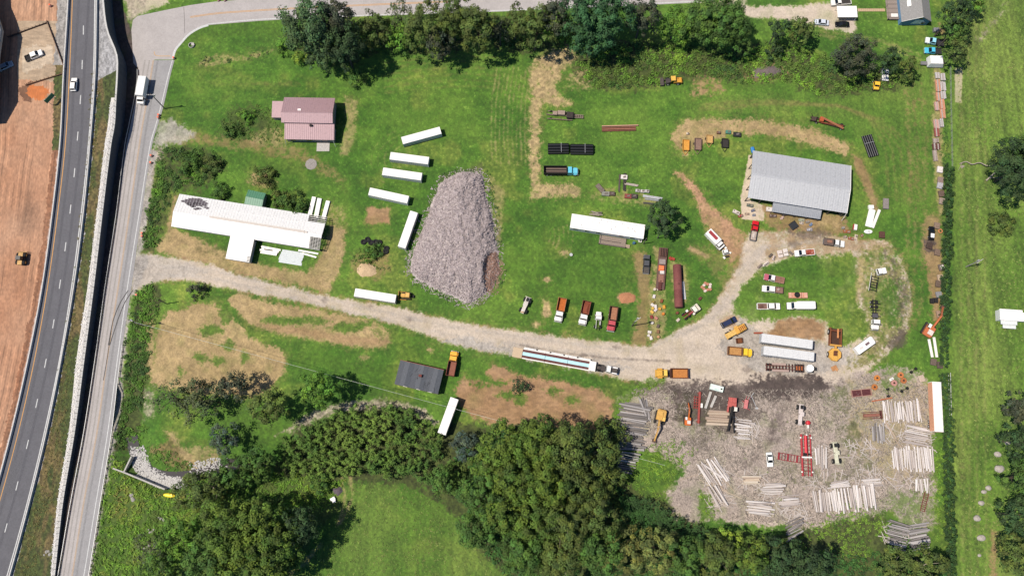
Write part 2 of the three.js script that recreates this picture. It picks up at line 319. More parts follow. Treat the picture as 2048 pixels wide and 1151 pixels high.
lay('dirt', [[340, 272], [420, 270], [520, 285], [600, 295], [690, 360], [685, 368], [590, 318], [500, 300], [400, 285], [330, 285]], { rag: 1.1, op: 0.6, holes: 0.35 });
lay('greygravel', [[312, 240], [340, 238], [390, 262], [390, 275], [340, 290], [306, 300]], { rag: 1, op: 0.9 });
lay('rubble', [[300, 300], [316, 292], [330, 300], [312, 330], [305, 360], [298, 420], [288, 420]], { rag: 0.6, holes: 0.3 });
lay('hay', [[500, 345], [540, 345], [552, 365], [530, 375], [500, 365]], { rag: 1.3, holes: 0.35 });
lay('dirt', [[735, 415], [780, 416], [780, 446], [733, 446]], { rag: 0.5 });
lay('dirt', [[700, 520], [725, 505], [775, 500], [780, 540], [750, 560], [700, 535]], { rag: 1, op: 0.6, holes: 0.3 });
lay('straw', [[978, 350], [1000, 370], [1010, 390], [1000, 480], [985, 560], [992, 470], [985, 400]], { rag: 0.8, op: 0.6, holes: 0.3 });
lay('clay', [[1236, 590], [1262, 582], [1272, 600], [1250, 608], [1238, 603]], { rag: 0.6 });
lay('straw', [[1085, 600], [1100, 602], [1100, 630], [1085, 632]], { rag: 0.7, holes: 0.3 });
lay('straw', [[1380, 490], [1418, 512], [1412, 518], [1378, 497]], { rag: 0.5 });
lay('straw', [[1178, 385], [1235, 375], [1320, 395], [1300, 412], [1180, 398]], { rag: 1, op: 0.6, holes: 0.4 });
for (const [x, y] of [[1072, 648], [962, 470], [730, 714], [990, 660], [930, 655], [1707, 642], [1130, 505], [1095, 560], [860, 700]]) lay('straw', [[x - 9, y], [x, y - 6], [x + 9, y], [x, y + 6]], { rag: 0.6, holes: 0.25 });
// mowing rows and wheel tracks in the grass
for (let k = 0; k < 9; k++) { const x = 984 + k * 8.4; lay('straw', [[x + 10, 135], [x, 200], [x - 2, 270], [x + 1, 330]], { line: 0.14, rag: 0.35, soft: 0.2, op: 0.55, holes: 0.35 }); }
for (let k = 0; k < 6; k++) { const r = 22 + k * 9; lay('straw', Array.from({ length: 9 }, (_, i) => { const a = 2.1 + i * 0.22; return [842 + r * 1.5 * Math.cos(a), 300 - r * 1.0 * Math.sin(a) + 20]; }), { line: 0.12, rag: 0.3, soft: 0.2, op: 0.4, holes: 0.4 }); }
for (let k = 0; k < 6; k++) { const r = 26 + k * 9; lay('straw', Array.from({ length: 8 }, (_, i) => { const a = -0.3 + i * 0.13; return [1075 + r * Math.cos(a), 470 + r * 1.1 * Math.sin(a)]; }), { line: 0.13, rag: 0.3, soft: 0.2, op: 0.55, holes: 0.35 }); }
for (const [a, b] of [[0, 0], [14, 9], [30, 20], [46, 33], [62, 47]]) lay('dry', [[1400, 222 - b * 0.3], [1540, 208 - b * 0.2], [1680, 212], [1742 + a * 0.4, 240], [1772 + a, 300], [1780 + a, 400]], { line: 0.3, rag: 0.5, op: 0.55, holes: 0.3 });
for (const y of [112, 122, 135, 147, 160, 172]) lay('dry', [[770, y + 14], [850, y + 4], [930, y], [1000, y + 3]], { line: 0.22, rag: 0.5, op: 0.45, holes: 0.35 });
for (const x of [380, 430, 480]) lay('dry', [[x, 150], [x + 60, 170], [x + 150, 165]], { line: 0.3, rag: 0.7, op: 0.4, holes: 0.4 });
lay('straw', [[396, 122], [420, 112], [470, 110], [545, 100], [550, 106], [470, 120], [420, 130], [400, 130]], { rag: 0.9, op: 0.7, holes: 0.4 });
lay('lime', [[1080, 420], [1140, 400], [1180, 420], [1130, 440]], { op: 0.3, rag: 3 });
lay('lime', [[740, 200], [900, 180], [940, 260], [880, 300], [760, 260]], { op: 0.3, rag: 5, holes: 0.3 });
lay('lime', [[1180, 220], [1330, 200], [1340, 300], [1200, 310]], { op: 0.28, rag: 5, holes: 0.3 });
lay('lime', [[370, 140], [520, 150], [520, 200], [380, 220]], { op: 0.35, rag: 4, holes: 0.3 });
for (const [x, w] of [[1925, 0.4], [1940, 0.25], [1955, 0.3], [1972, 0.25]]) lay('straw', [[x - 4, -20], [x, 300], [x - 2, 700], [x + 2, 1160]], { line: w, rag: 0.5, op: 0.32, holes: 0.4 });
for (const dx of [0, 14, 30]) lay('dirt', [[1812 + dx, 170], [1822 + dx, 300], [1818 + dx, 420], [1815 + dx, 520], [1812 + dx, 600], [1800 + dx, 660]], { line: 0.5, rag: 0.9, op: 0.5, holes: 0.4 });
for (const dy of [0, 9]) lay('straw', [[1640, 62 + dy], [1740, 75 + dy], [1800, 95 + dy], [1840, 110 + dy]], { line: 0.35, rag: 0.7, op: 0.5, holes: 0.35 });
lay('straw', [[682, 955], [690, 990], [684, 1025], [676, 1045]], { line: 0.35, rag: 0.4, op: 0.8 }); lay('straw', [[700, 955], [705, 990], [694, 1020], [680, 1045]], { line: 0.35, rag: 0.4, op: 0.8 });
lay('straw', [[640, 1090], [610, 1125], [580, 1145]], { line: 0.6, rag: 0.6, op: 0.6 });
lay('rubble', [[550, 870], [600, 838], [650, 812], [720, 800], [780, 800], [840, 815], [880, 845], [870, 850], [780, 812], [680, 822], [600, 855]], { rag: 0.8, op: 0.9, holes: 0.2 });
// gravel drive, loop, yard
const drivePoly = [[272, 512], [300, 508], [350, 518], [420, 528], [480, 550], [560, 570], [640, 588], [700, 601], [790, 613], [900, 641], [1000, 656], [1100, 671], [1200, 682], [1262, 690], [1300, 690], [1345, 668], [1400, 638], [1432, 606], [1460, 560], [1482, 515], [1486, 490], [1500, 465], [1560, 462], [1650, 468], [1720, 480], [1775, 484], [1800, 512], [1818, 560], [1824, 620], [1812, 660], [1782, 700], [1740, 740], [1690, 770], [1620, 790], [1480, 785], [1340, 775], [1250, 758], [1180, 742], [1110, 720], [1040, 708], [960, 700], [885, 682], [800, 650], [730, 632], [650, 613], [560, 595], [480, 581], [420, 568], [370, 560], [320, 560], [285, 572], [262, 590]];
lay('dirt', drivePoly, { rag: 1.4, op: 0.7, holes: 0.12 });
lay('gravel', drivePoly, { rag: 0.6, holes: 0.02 });
lay('greygravel', [[272, 512], [320, 512], [370, 525], [420, 545], [360, 555], [300, 565], [262, 590], [262, 540]], { rag: 0.8, op: 0.55 });
lay('greygravel', [[885, 682], [930, 672], [1000, 690], [1100, 705], [1200, 722], [1260, 735], [1200, 745], [1040, 712], [960, 702]], { rag: 1.0, op: 0.9, holes: 0.2 });
lay('greygravel', [[1430, 700], [1480, 640], [1530, 670], [1700, 690], [1720, 720], [1650, 745], [1520, 745]], { rag: 1.4, op: 0.85 });
lay('dirt', [[1520, 462], [1650, 468], [1775, 484], [1790, 505], [1700, 506], [1600, 510], [1540, 522]], { rag: 1.4, op: 0.55, holes: 0.35 });
lay('dry', [[1722, 500], [1785, 492], [1815, 560], [1822, 620], [1804, 665], [1745, 725], [1690, 745], [1735, 670], [1722, 600]], { rag: 1.6, op: 0.8, holes: 0.3 });
lay('grass', [[1722, 505], [1800, 500], [1812, 560], [1815, 620], [1796, 665], [1740, 720], [1735, 660], [1722, 590]], { rag: 1.6, op: 0.75, holes: 0.5 });
lay('soil', [[1770, 500], [1795, 520], [1812, 590], [1806, 640], [1790, 600], [1780, 540]], { rag: 1.2, op: 0.5, holes: 0.45 });
lay('dirt', [[1380, 500], [1440, 480], [1490, 500], [1470, 560], [1440, 600], [1440, 560]], { rag: 1.2, op: 0.4, holes: 0.4 });
lay('grass', [[1470, 628], [1472, 604], [1484, 580], [1505, 552], [1540, 526], [1600, 514], [1700, 507], [1716, 516], [1718, 560], [1716, 600], [1740, 650], [1735, 668], [1690, 690], [1660, 668], [1660, 640], [1600, 632], [1540, 640], [1500, 640]], { rag: 0.9 });
lay('lush', [[1500, 600], [1560, 560], [1690, 520], [1700, 560], [1640, 600], [1540, 600]], { op: 0.5, rag: 2 });
lay('dirt', [[1535, 672], [1556, 642], [1600, 634], [1650, 644], [1648, 680], [1600, 676], [1540, 674]], { rag: 0.6 });
lay('grass', [[1745, 575], [1790, 560], [1800, 610], [1780, 650], [1758, 645]], { op: 0.75, rag: 2, holes: 0.25 });
lay('grass', [[1740, 735], [1800, 690], [1850, 640], [1862, 720], [1830, 740], [1780, 760]], { op: 0.75, rag: 1.5, holes: 0.25 });
lay('straw', [[1716, 515], [1730, 520], [1725, 580], [1714, 600]], { rag: 0.8, op: 0.7 });
lay('clay', [[1440, 640], [1470, 630], [1480, 640], [1470, 655]], { rag: 0.7, op: 0.6 });
lay('slab', [[1482, 395], [1498, 310], [1506, 310], [1500, 400], [1530, 410], [1528, 442], [1484, 438]], { rag: 0.2, soft: 0.1 });
lay('dirt', [[1530, 410], [1690, 430], [1700, 460], [1650, 470], [1540, 455], [1528, 440]], { rag: 1, op: 0.85, holes: 0.15 });
lay('soil', [[1580, 462], [1640, 455], [1660, 465], [1640, 476], [1590, 474]], { rag: 1, op: 0.5, holes: 0.2 });
lay('hay', [[1630, 425], [1680, 432], [1670, 460], [1640, 450]], { rag: 1, op: 0.7, holes: 0.3 });
lay('dirt', [[1268, 505], [1288, 500], [1302, 540], [1300, 600], [1292, 690], [1262, 690], [1275, 640], [1280, 580], [1270, 545]], { rag: 0.7, op: 0.75, holes: 0.2 });
lay('straw', [[1310, 495], [1322, 500], [1330, 620], [1330, 668], [1298, 680], [1296, 600], [1304, 560]], { rag: 0.9, op: 0.7, holes: 0.35 });
lay('straw', [[1340, 520], [1372, 530], [1378, 600], [1350, 620], [1344, 560]], { rag: 0.7, op: 0.7, holes: 0.3 });
// the log yard: bark and wood chips, oily soil
lay('chips', [[1238, 800], [1262, 778], [1330, 768], [1500, 775], [1640, 775], [1760, 735], [1830, 735], [1862, 770], [1870, 900], [1872, 1000], [1866, 1060], [1810, 1050], [1780, 1020], [1620, 1055], [1500, 1050], [1440, 1035], [1385, 1050], [1346, 1025], [1332, 985], [1372, 945], [1315, 900], [1240, 890]], { rag: 1.3, holes: 0.12 });
lay('straw', [[1700, 760], [1860, 770], [1866, 960], [1780, 960], [1700, 880]], { op: 0.4, rag: 2, holes: 0.35 });
lay('soil', [[1500, 760], [1560, 748], [1640, 752], [1680, 770], [1620, 795], [1540, 800], [1500, 785]], { rag: 1.8, op: 1, holes: 0.06 });
lay('soil', [[1340, 775], [1420, 765], [1510, 780], [1520, 830], [1470, 860], [1400, 850], [1345, 830]], { rag: 2, op: 0.9, holes: 0.14 });
lay('soil', [[1260, 762], [1330, 770], [1420, 772], [1500, 765], [1500, 790], [1400, 792], [1290, 785]], { rag: 1.6, op: 0.7, holes: 0.25 });
lay('soil', [[1790, 665], [1812, 650], [1815, 680], [1795, 700], [1770, 690]], { rag: 1.2, op: 0.75 });
lay('soil', [[1800, 560], [1818, 560], [1822, 620], [1806, 640]], { rag: 1.4, op: 0.5, holes: 0.35 });
lay('soil', [[1370, 880], [1410, 860], [1420, 900], [1385, 910]], { rag: 1.6, op: 0.55, holes: 0.3 });
lay('soil', [[1540, 770], [1600, 775], [1560, 870], [1540, 880]], { rag: 1.6, op: 0.4, holes: 0.35 });
lay('weed', [[1640, 790], [1690, 780], [1720, 850], [1735, 905], [1745, 950], [1720, 950], [1690, 890]], { rag: 2, op: 0.55, holes: 0.4 });
lay('weed', [[1570, 925], [1600, 930], [1660, 955], [1720, 930], [1700, 985], [1620, 970], [1570, 960]], { rag: 1.6, op: 0.5, holes: 0.4 });
lay('weed', [[1340, 780], [1400, 790], [1450, 880], [1400, 880], [1350, 840]], { rag: 2, op: 0.35, holes: 0.45 });
lay('lush', [[1250, 770], [1330, 755], [1320, 770], [1270, 790], [1240, 830], [1225, 850], [1228, 810]], { op: 0.75, rag: 1.3, holes: 0.2 });
lay('lush', [[1740, 1010], [1860, 960], [1870, 1000], [1880, 1110], [1860, 1110], [1780, 1080]], { op: 0.55, rag: 2, holes: 0.35 });
lay('lush', [[1400, 985], [1420, 990], [1430, 1030], [1405, 1040]], { op: 0.8, rag: 1.2, holes: 0.2 });
lay('grass', [[1760, 740], [1830, 735], [1840, 760], [1790, 790], [1770, 780]], { op: 0.6, rag: 1.6, holes: 0.35 });
lay('lush', [[1862, 870], [1890, 870], [1890, 960], [1862, 960]], { rag: 1.2, op: 0.8 });
for (const k of [0, 10]) lay('soil', [[1480 + k, 935], [1500 + k, 915], [1530 + k, 885], [1545 + k, 850]], { line: 0.35, rag: 0.5, op: 0.45, holes: 0.25 });
// wheel ruts along the drive
for (const d of [-9, 7]) lay('greygravel', [[300, 540 + d], [420, 548 + d], [560, 582 + d], [700, 618 + d], [900, 662 + d], [1100, 690 + d], [1260, 712 + d]], { line: 0.35, rag: 0.5, op: 0.45, holes: 0.3 });
for (const d of [0, 12]) lay('greygravel', [[1300 + d, 690], [1400 + d, 648], [1450 + d, 600], [1490 + d, 530], [1520 + d, 495], [1640 + d, 480]], { line: 0.4, rag: 0.6, op: 0.35, holes: 0.3 });
lay('soil', [[1040, 690], [1130, 706], [1220, 716], [1340, 722]], { line: 0.18, rag: 0.3, op: 0.5, holes: 0.2 });
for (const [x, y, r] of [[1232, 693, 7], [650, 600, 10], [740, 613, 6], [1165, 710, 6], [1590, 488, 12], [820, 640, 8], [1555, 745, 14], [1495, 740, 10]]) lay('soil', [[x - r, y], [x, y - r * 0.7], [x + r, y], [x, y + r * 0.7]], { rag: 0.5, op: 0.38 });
// roadside, driveway at the top right, creek banks
lay('greygravel', [[275, 440], [300, 300], [312, 300], [296, 420], [284, 505], [300, 515], [262, 600], [240, 800], [228, 900], [205, 1000], [180, 1170], [150, 1170], [200, 900], [240, 700], [265, 560]], { rag: 0.5 });
lay('gravel', [[240, -30], [330, -30], [335, 5], [300, 22], [268, 32], [262, 45]], { rag: 1, op: 0.9 });
lay('rubble', [[240, -30], [300, -30], [290, 10], [262, 45]], { rag: 1, op: 0.6, holes: 0.3 });
lay('gravel', [[1480, 10], [1600, 12], [1660, 5], [1700, 12], [1715, 25], [1712, 60], [1700, 66], [1650, 55], [1620, 48], [1560, 38], [1490, 32]], { rag: 0.7 });
lay('gravel', [[1370, -20], [1490, -20], [1490, 14], [1440, 10], [1380, 4]], { rag: 0.8, op: 0.8 });
lay('slab', [[1910, 135], [1926, 135], [1924, 205], [1911, 205]], { rag: 0.2, soft: 0.1, op: 0.75 });
lay('dirt', [[1878, 45], [1890, 48], [1892, 75], [1880, 70]], { rag: 0.6, op: 0.7 });
lay('rubble', [[2010, 5], [2020, 10], [1985, 55], [1960, 85], [1953, 82], [1980, 45]], { rag: 1, op: 0.75, holes: 0.4 });
lay('dirt', [[1525, 130], [1560, 128], [1575, 145], [1550, 158], [1490, 160], [1490, 145]], { rag: 1.2, op: 0.7 });
lay('soil', [[1500, 140], [1560, 132], [1570, 146], [1510, 156]], { rag: 1, op: 0.7 });
lay('bank', [[300, 900], [340, 880], [380, 905], [390, 950], [340, 930]], { rag: 1.2, op: 0.8, holes: 0.2 });
lay('straw', [[330, 862], [350, 868], [372, 905], [390, 890], [440, 905], [430, 930], [385, 945], [360, 905]], { rag: 1, op: 0.8, holes: 0.25 });
lay('rubble', [[285, 775], [310, 770], [305, 830], [285, 840]], { rag: 1, op: 0.8, holes: 0.35 });
lay('hay', [[293, 640], [306, 640], [308, 740], [296, 750]], { rag: 0.6, op: 0.9, holes: 0.2 });
lay('soil', [[960, 380], [962, 330], [880, 352], [820, 540], [830, 560], [960, 610], [1000, 560], [1000, 470]], { rag: 0.8, op: 0.4, holes: 0.3 });
const groundTex = (() => {
const d = new Uint8Array(TW * TH * 4);
for (let i = 0, n = TW * TH; i < n; i++) { for (let q = 0; q < 3; q++) d[i * 4 + q] = Math.max(4, Math.min(250, buf[i * 3 + q] * KALB)); d[i * 4 + 3] = 255; }
const t = new THREE.DataTexture(d, TW, TH); t.colorSpace = THREE.SRGBColorSpace;
t.magFilter = THREE.LinearFilter; t.minFilter = THREE.LinearMipmapLinearFilter; t.generateMipmaps = true; t.needsUpdate = true;
return t;
})();
const creek = polyW([[250, 800], [262, 850], [268, 895], [285, 935], [320, 955], [370, 955], [410, 945], [450, 930], [500, 925], [560, 925]]);
function gh(x, z) {                                                 // ground level: flat yard, the creek cut into it
if (x > -60 || z < -40) return 0;
const d = sdLine(creek, x, z);
return -1.7 * (1 - sm(2.2, 6, d));
}
function sheetUV(g) {
const p = g.attributes.position, uv = new Float32Array(p.count * 2);
for (let i = 0; i < p.count; i++) { uv[2 * i] = (p.getX(i) - GX0) / (GX1 - GX0); uv[2 * i + 1] = (p.getZ(i) - GZ0) / (GZ1 - GZ0); }
g.setAttribute('uv', new THREE.BufferAttribute(uv, 2)); return g;
}
const bumpTex = dataTex(512, 512, (i, j) => grey(255 * (noise(i / 2, j / 2) * 0.5 + noise(i / 5, j / 5) * 0.3 + noise(i / 16, j / 16) * 0.2)), false);
const groundBump = bumpTex.clone(); groundBump.repeat.set(4.6, 2.8); groundBump.needsUpdate = true;
const groundMat = new THREE.MeshStandardMaterial({ map: groundTex, roughness: 0.95, bumpMap: groundBump, bumpScale: 0.16 });
{
const nx = 246, nz = 150, g = new THREE.PlaneGeometry(GX1 - GX0, GZ1 - GZ0, nx, nz).rotateX(-Math.PI / 2).translate((GX0 + GX1) / 2, 0, (GZ0 + GZ1) / 2), p = g.attributes.position;
for (let i = 0; i < p.count; i++) p.setY(i, gh(p.getX(i), p.getZ(i)));
g.computeVertexNormals(); sheetUV(g);
struct('ground', g, groundMat);
const s = new THREE.Shape([[-1600, -1600], [1600, -1600], [1600, 1600], [-1600, 1600]].map(a => new THREE.Vector2(...a)));
s.holes.push(new THREE.Path([[GX0, -GZ0], [GX0, -GZ1], [GX1, -GZ1], [GX1, -GZ0]].map(a => new THREE.Vector2(...a))));
const far = new THREE.ShapeGeometry(s).rotateX(-Math.PI / 2);
const farTex = dataTex(512, 512, (i, j) => { const x = i * 0.18, z = j * 0.18, c = cover.meadow(x, z); return c.map(v => v * KALB); });
farTex.repeat.set(1 / 92, 1 / 92);
struct('far_meadow', boxUV(plain(far)), new THREE.MeshStandardMaterial({ map: farTex, roughness: 0.95 }));
}
// the drive and the log yard as sheets of their own, just above the ground, with the same surveyed cover
function patch(name, pts, y) {
const P = polyW(pts), g = new THREE.ShapeGeometry(new THREE.Shape(P.map(([x, z]) => new THREE.Vector2(x, -z)))).rotateX(-Math.PI / 2).translate(0, y, 0);
sheetUV(g); return struct(name, g, groundMat);
}
patch('gravel_drive', drivePoly, 0.006);
// ---------------------------------------------------------------- highway level, retaining wall, roads
const upTab = [[-150, 6.4], [200, 6.2], [290, 4.9], [432, 3.9], [576, 3.4], [720, 2.9], [863, 2.1], [1007, 1.3], [1151, 0.9], [1300, 0.8]];
function upH(py) { for (let i = 1; i < upTab.length; i++) if (py <= upTab[i][0]) { const a = upTab[i - 1], b = upTab[i]; return lerp(a[1], b[1], (py - a[0]) / (b[0] - a[0])); } return 0.8; }
function rowX(tab, py) {                                            // smooth photo x of an edge at photo row py
let i = 1; while (i < tab.length - 1 && py > tab[i][0]) i++;
const p0 = tab[Math.max(0, i - 2)], p1 = tab[i - 1], p2 = tab[i], p3 = tab[Math.min(tab.length - 1, i + 1)];
const t = (py - p1[0]) / (p2[0] - p1[0]), m1 = (p2[1] - p0[1]) / (p2[0] - p0[0] || 1) * (p2[0] - p1[0]), m2 = (p3[1] - p1[1]) / (p3[0] - p1[0] || 1) * (p2[0] - p1[0]);
const t2 = t * t, t3 = t2 * t;
return (2 * t3 - 3 * t2 + 1) * p1[1] + (t3 - 2 * t2 + t) * m1 + (-2 * t3 + 3 * t2) * p2[1] + (t3 - t2) * m2;
}
const ROWS = []; for (let y = -90; y <= 1245; y += 15) ROWS.push(y);
// strip between two edges; lo/hi give photo x, h(py) the level
function strip(xl, xr, h, rows = ROWS, cols = 1) {
const pos = [], idx = [];
for (const y of rows) for (let c = 0; c <= cols; c++) { const hh = h(y), p = G(lerp(xl(y), xr(y), c / cols), y, hh); pos.push(p.x, p.y, p.z); }
const n = cols + 1;
for (let r = 0; r < rows.length - 1; r++) for (let c = 0; c < cols; c++) { const a = r * n + c, b = a + 1, d = a + n, e = d + 1; idx.push(a, d, b, b, d, e); }
const g = new THREE.BufferGeometry();
g.setAttribute('position', new THREE.Float32BufferAttribute(pos, 3)); g.setIndex(idx); g.computeVertexNormals();
g.setAttribute('uv', new THREE.Float32BufferAttribute(new Float32Array(pos.length / 3 * 2), 2));
return g;
}
// a solid run of kerb, barrier or beam along a path of world points (y = its underside)
function run(path, w, h, lean = 0) {
const pos = [], idx = [], n = path.length;
for (let i = 0; i < n; i++) {
const a = path[Math.max(0, i - 1)], b = path[Math.min(n - 1, i + 1)], d = V(b.x - a.x, 0, b.z - a.z).normalize(), s = V(-d.z, 0, d.x), p = path[i];
for (const [k, y] of [[-1, 0], [-1 + lean, h], [1 - lean, h], [1, 0]]) pos.push(p.x + s.x * k * w / 2, p.y + y, p.z + s.z * k * w / 2);
}
for (let i = 0; i < n - 1; i++) for (let k = 0; k < 4; k++) { const a = i * 4 + k, b = i * 4 + (k + 1) % 4, c = a + 4, d = b + 4; idx.push(a, b, c, b, d, c); }
idx.push(0, 1, 2, 0, 2, 3); const e = (n - 1) * 4; idx.push(e, e + 2, e + 1, e, e + 3, e + 2);
let g = new THREE.BufferGeometry();
g.setAttribute('position', new THREE.Float32BufferAttribute(pos, 3)); g.setIndex(idx);
g.setAttribute('uv', new THREE.Float32BufferAttribute(new Float32Array(pos.length / 3 * 2), 2));
g = g.toNonIndexed(); g.computeVertexNormals(); return g;
}
const E = {                                                          // edges as [photo row, photo x]
hwL: [[-90, 142], [0, 140], [150, 131], [288, 124], [432, 108], [576, 88], [720, 60], [863, 27], [1007, -12], [1151, -58], [1250, -94]],
yel: [[-90, 144], [0, 143], [150, 137], [288, 129], [432, 113], [576, 93], [720, 67], [863, 35], [1007, -4], [1151, -48], [1250, -84]],
wht: [[-90, 190], [0, 188], [150, 185], [288, 175], [432, 160], [576, 141], [720, 117], [863, 87], [1007, 52], [1151, 12], [1250, -20]],
hwR: [[-90, 195], [0, 193], [150, 190], [288, 180], [432, 166], [576, 147], [720, 122], [863, 93], [1007, 58], [1151, 19], [1250, -12]],
capL: [[-90, 198], [0, 203], [60, 211], [110, 226], [150, 230], [200, 221], [250, 215], [288, 209], [432, 192], [576, 174], [720, 152], [863, 137], [1007, 114], [1151, 101], [1250, 92]],
capR: [[-90, 201], [0, 206], [60, 214], [110, 233], [150, 234], [200, 231], [250, 228], [288, 221], [432, 203], [576, 186], [720, 167], [863, 148], [1007, 124], [1151, 108], [1250, 98]],
lowL: [[-90, 236], [0, 240], [100, 266], [150, 277], [250, 260], [288, 252], [432, 234], [576, 212], [720, 192], [863, 170], [1007, 143], [1151, 118], [1250, 100]],
lowC: [[100, 309], [150, 301], [200, 293], [250, 284], [288, 278], [432, 257], [576, 235], [720, 213], [863, 193], [1007, 166], [1151, 143], [1250, 126]],
lowW: [[60, 372], [85, 361], [118, 345], [217, 320], [250, 311], [288, 300], [432, 277], [576, 254], [720, 234], [863, 215], [1007, 191], [1151, 167], [1250, 150]],
lowR: [[60, 378], [85, 366], [118, 349], [217, 325], [250, 315], [288, 304], [432, 282], [576, 262], [720, 240], [863, 223], [1007, 200], [1151, 177], [1250, 160]],
};
const X = k => y => rowX(E[k], y);
// --- the raised ground: red clay works, highway, verge
{
const UX0 = -216, UX1 = -112, UZ0 = -182, UZ1 = 52, w = 1024, h = 2048;
const clayBase = (x, z) => {
const t1 = Math.abs(((x * 0.93 + z * 0.12 + 2.4 * fbm(x / 9, z / 9) + 40) % 2.6) - 1.3), t = sm(0.5, 0.2, t1) * sm(0.4, 0.62, fbm(x / 8 + 9, z / 20));
const a = fbm(x / 9, z / 14), b = fbm(x / 2, z / 3 + 9), c = noise(x / 0.4, z / 0.7), f = 0.82 + 0.14 * c + 0.14 * (b - 0.5) + 0.12 * t;
return [lerp(196, 222, a) * f, lerp(140, 176, a) * f, lerp(104, 142, a) * f];
};
const vergeBase = (x, z) => { const a = fbm(x / 3, z / 9), c = noise(x / 0.5, z / 0.6), d = noise(x / 0.3, z / 0.3), f = 0.5 + 0.4 * c + 0.3 * d; const t = sm(0.42, 0.66, a); return [lerp(84, 128, t) * f, lerp(96, 112, t) * f, lerp(46, 70, t) * f]; };
const greyBase = (x, z) => { const c = noise(x / 0.5, z / 1.1), d = noise(x / 0.25, z / 0.25), f = 0.6 + 0.3 * c + 0.25 * d; return [188 * f, 186 * f, 184 * f]; };
const tex = dataTex(w, h, () => [0, 0, 0], true, false), d = tex.image.data;
// photo column and row of a world point on the raised ground
const proj = (x, z) => { let y = 4; let r; for (let k = 0; k < 3; k++) { const dx = x, dy = y - CAM_H, dz = z; const f = -dy * cT - dz * sT, up = dy * sT - dz * cT; r = [1024 + FOCAL * dx / f, 575.5 - FOCAL * up / f]; y = upH(r[1]); } return r; };
for (let j = 0; j < h; j++) for (let i = 0; i < w; i++) {
const x = UX0 + (i + 0.5) / w * (UX1 - UX0), z = UZ0 + (j + 0.5) / h * (UZ1 - UZ0), [px, py] = proj(x, z), k = (j * w + i) * 4;
const n = (fbm(x / 2, z / 2) - 0.5) * 12 + (noise(x / 0.4, z / 0.4) - 0.5) * 5;
const R0 = X('hwR')(py), L0 = X('hwL')(py);
let c;
const lane = Math.sin((L0 - px + 10 * (fbm(x / 16, z / 30) - 0.5)) * 0.42), rut = sm(0.72, 0.98, Math.abs(lane)) * sm(0.4, 0.58, fbm(x / 10 + 7, z / 24)) * (lane > 0 ? 0.13 : -0.15);
if (px > R0 - 6) {
const gw = py < 130 ? 60 : (py < 160 ? 60 - (py - 130) * 1.8 : 6);
c = px < R0 + gw + n * 0.4 ? greyBase(x, z) : vergeBase(x, z);
} else {
c = clayBase(x, z).map(v => v * (1 + rut * (0.6 + 0.8 * noise(x / 0.5, z / 0.9))));
const edge = L0 - px;
if (edge < 8 + n * 0.5 && py > 300) { const g = greyBase(x, z); c = [lerp(c[0], g[0] * 1.1, 0.6), lerp(c[1], g[1], 0.6), lerp(c[2], g[2], 0.6)]; }
else if (edge < 19 + n * 0.8 && py > 300) { const f = 0.72 + 0.2 * noise(x / 0.5, z / 0.5); c = [c[0] * f, c[1] * f * 0.94, c[2] * f * 0.9]; }
if (py < 130 && edge < 26 + n * 0.5) { c = greyBase(x, z); c = [c[0] * 0.95, c[1] * 0.93, c[2] * 0.9]; }
else if (py < 300 && py > 120 && edge < 22 + n * 0.8 && edge > -5 && px > 96) c = vergeBase(x, z);
else if (px > 34 && px < 128 && py > 42 && py < 160 + n) { const f = 0.88 + 0.3 * (fbm(x / 1.6, z / 0.7) - 0.5); c = [206 * f, 180 * f, 150 * f]; if (px > 44 && px < 104 && py > 92 + n && py < 145 - (px - 44) * 0.3 + n) c = [226 * f, 204 * f, 176 * f]; }
const q = Math.hypot((px - 74) / 22, (py - 184) / 14) + n * 0.05;
if (q < 1) c = [216, 128, 72].map(v => v * (0.9 + 0.14 * noise(x, z)));
else if (q < 1.7 && px < 62) c = c.map((v, m) => v * [0.66, 0.62, 0.6][m]);
const q2 = Math.hypot((px - 56) / 26, (py - 430) / 60) + n * 0.02;            // churned heap with dozer marks
if (q2 < 1) { const f = 1 - 0.22 * (1 - q2) - 0.2 * Math.max(0, noise((x + 0.25 * z) * 1.7, z * 0.3 + x * 0.4) - 0.55); c = c.map(v => v * f); }
}
for (let m = 0; m < 3; m++) d[k + m] = Math.max(4, Math.min(250, c[m] * KALB));
}
tex.needsUpdate = true;
const rows = []; for (let y = -90; y <= 1245; y += 15) rows.push(y);
const g = strip(() => -340, y => X('capR')(y) - 1.5, upH, rows, 24), p = g.attributes.position;
for (let i = 0; i < p.count; i++) {                                // rolling works ground west of the carriageway
const c = i % 25, y = rows[(i / 25) | 0];
const px = lerp(-340, X('capR')(y) - 1.5, c / 24), away = X('hwL')(y) - px;
if (away > 14) p.setY(i, p.getY(i) + 0.5 * (noise(p.getX(i) / 5, p.getZ(i) / 7) - 0.5) * sm(14, 40, away));
}
g.computeVertexNormals();
const uv = g.attributes.uv;
for (let i = 0; i < p.count; i++) uv.setXY(i, (p.getX(i) - UX0) / (UX1 - UX0), (p.getZ(i) - UZ0) / (UZ1 - UZ0));
struct('raised_ground', g, new THREE.MeshStandardMaterial({ map: tex, roughness: 0.95, bumpMap: groundBump, bumpScale: 0.1 }));
}
function asphaltTex(r, g, b, amp) {
const t = dataTex(512, 512, (i, j) => { const n = noise(i / 1.2, j / 1.2) * 0.35 + noise(i / 7, j / 7) * 0.25 + fbm(i / 60, j / 60) * 0.4, f = 1 - amp * 0.5 + amp * n; return [r * f, g * f, b * f]; });
t.repeat.set(0.041, 0.041); return t;
}
const dir = Math.atan2(1, 0.16);
const aspDark = new THREE.MeshStandardMaterial({ map: asphaltTex(88, 87, 90, 0.3), roughness: 0.9 });
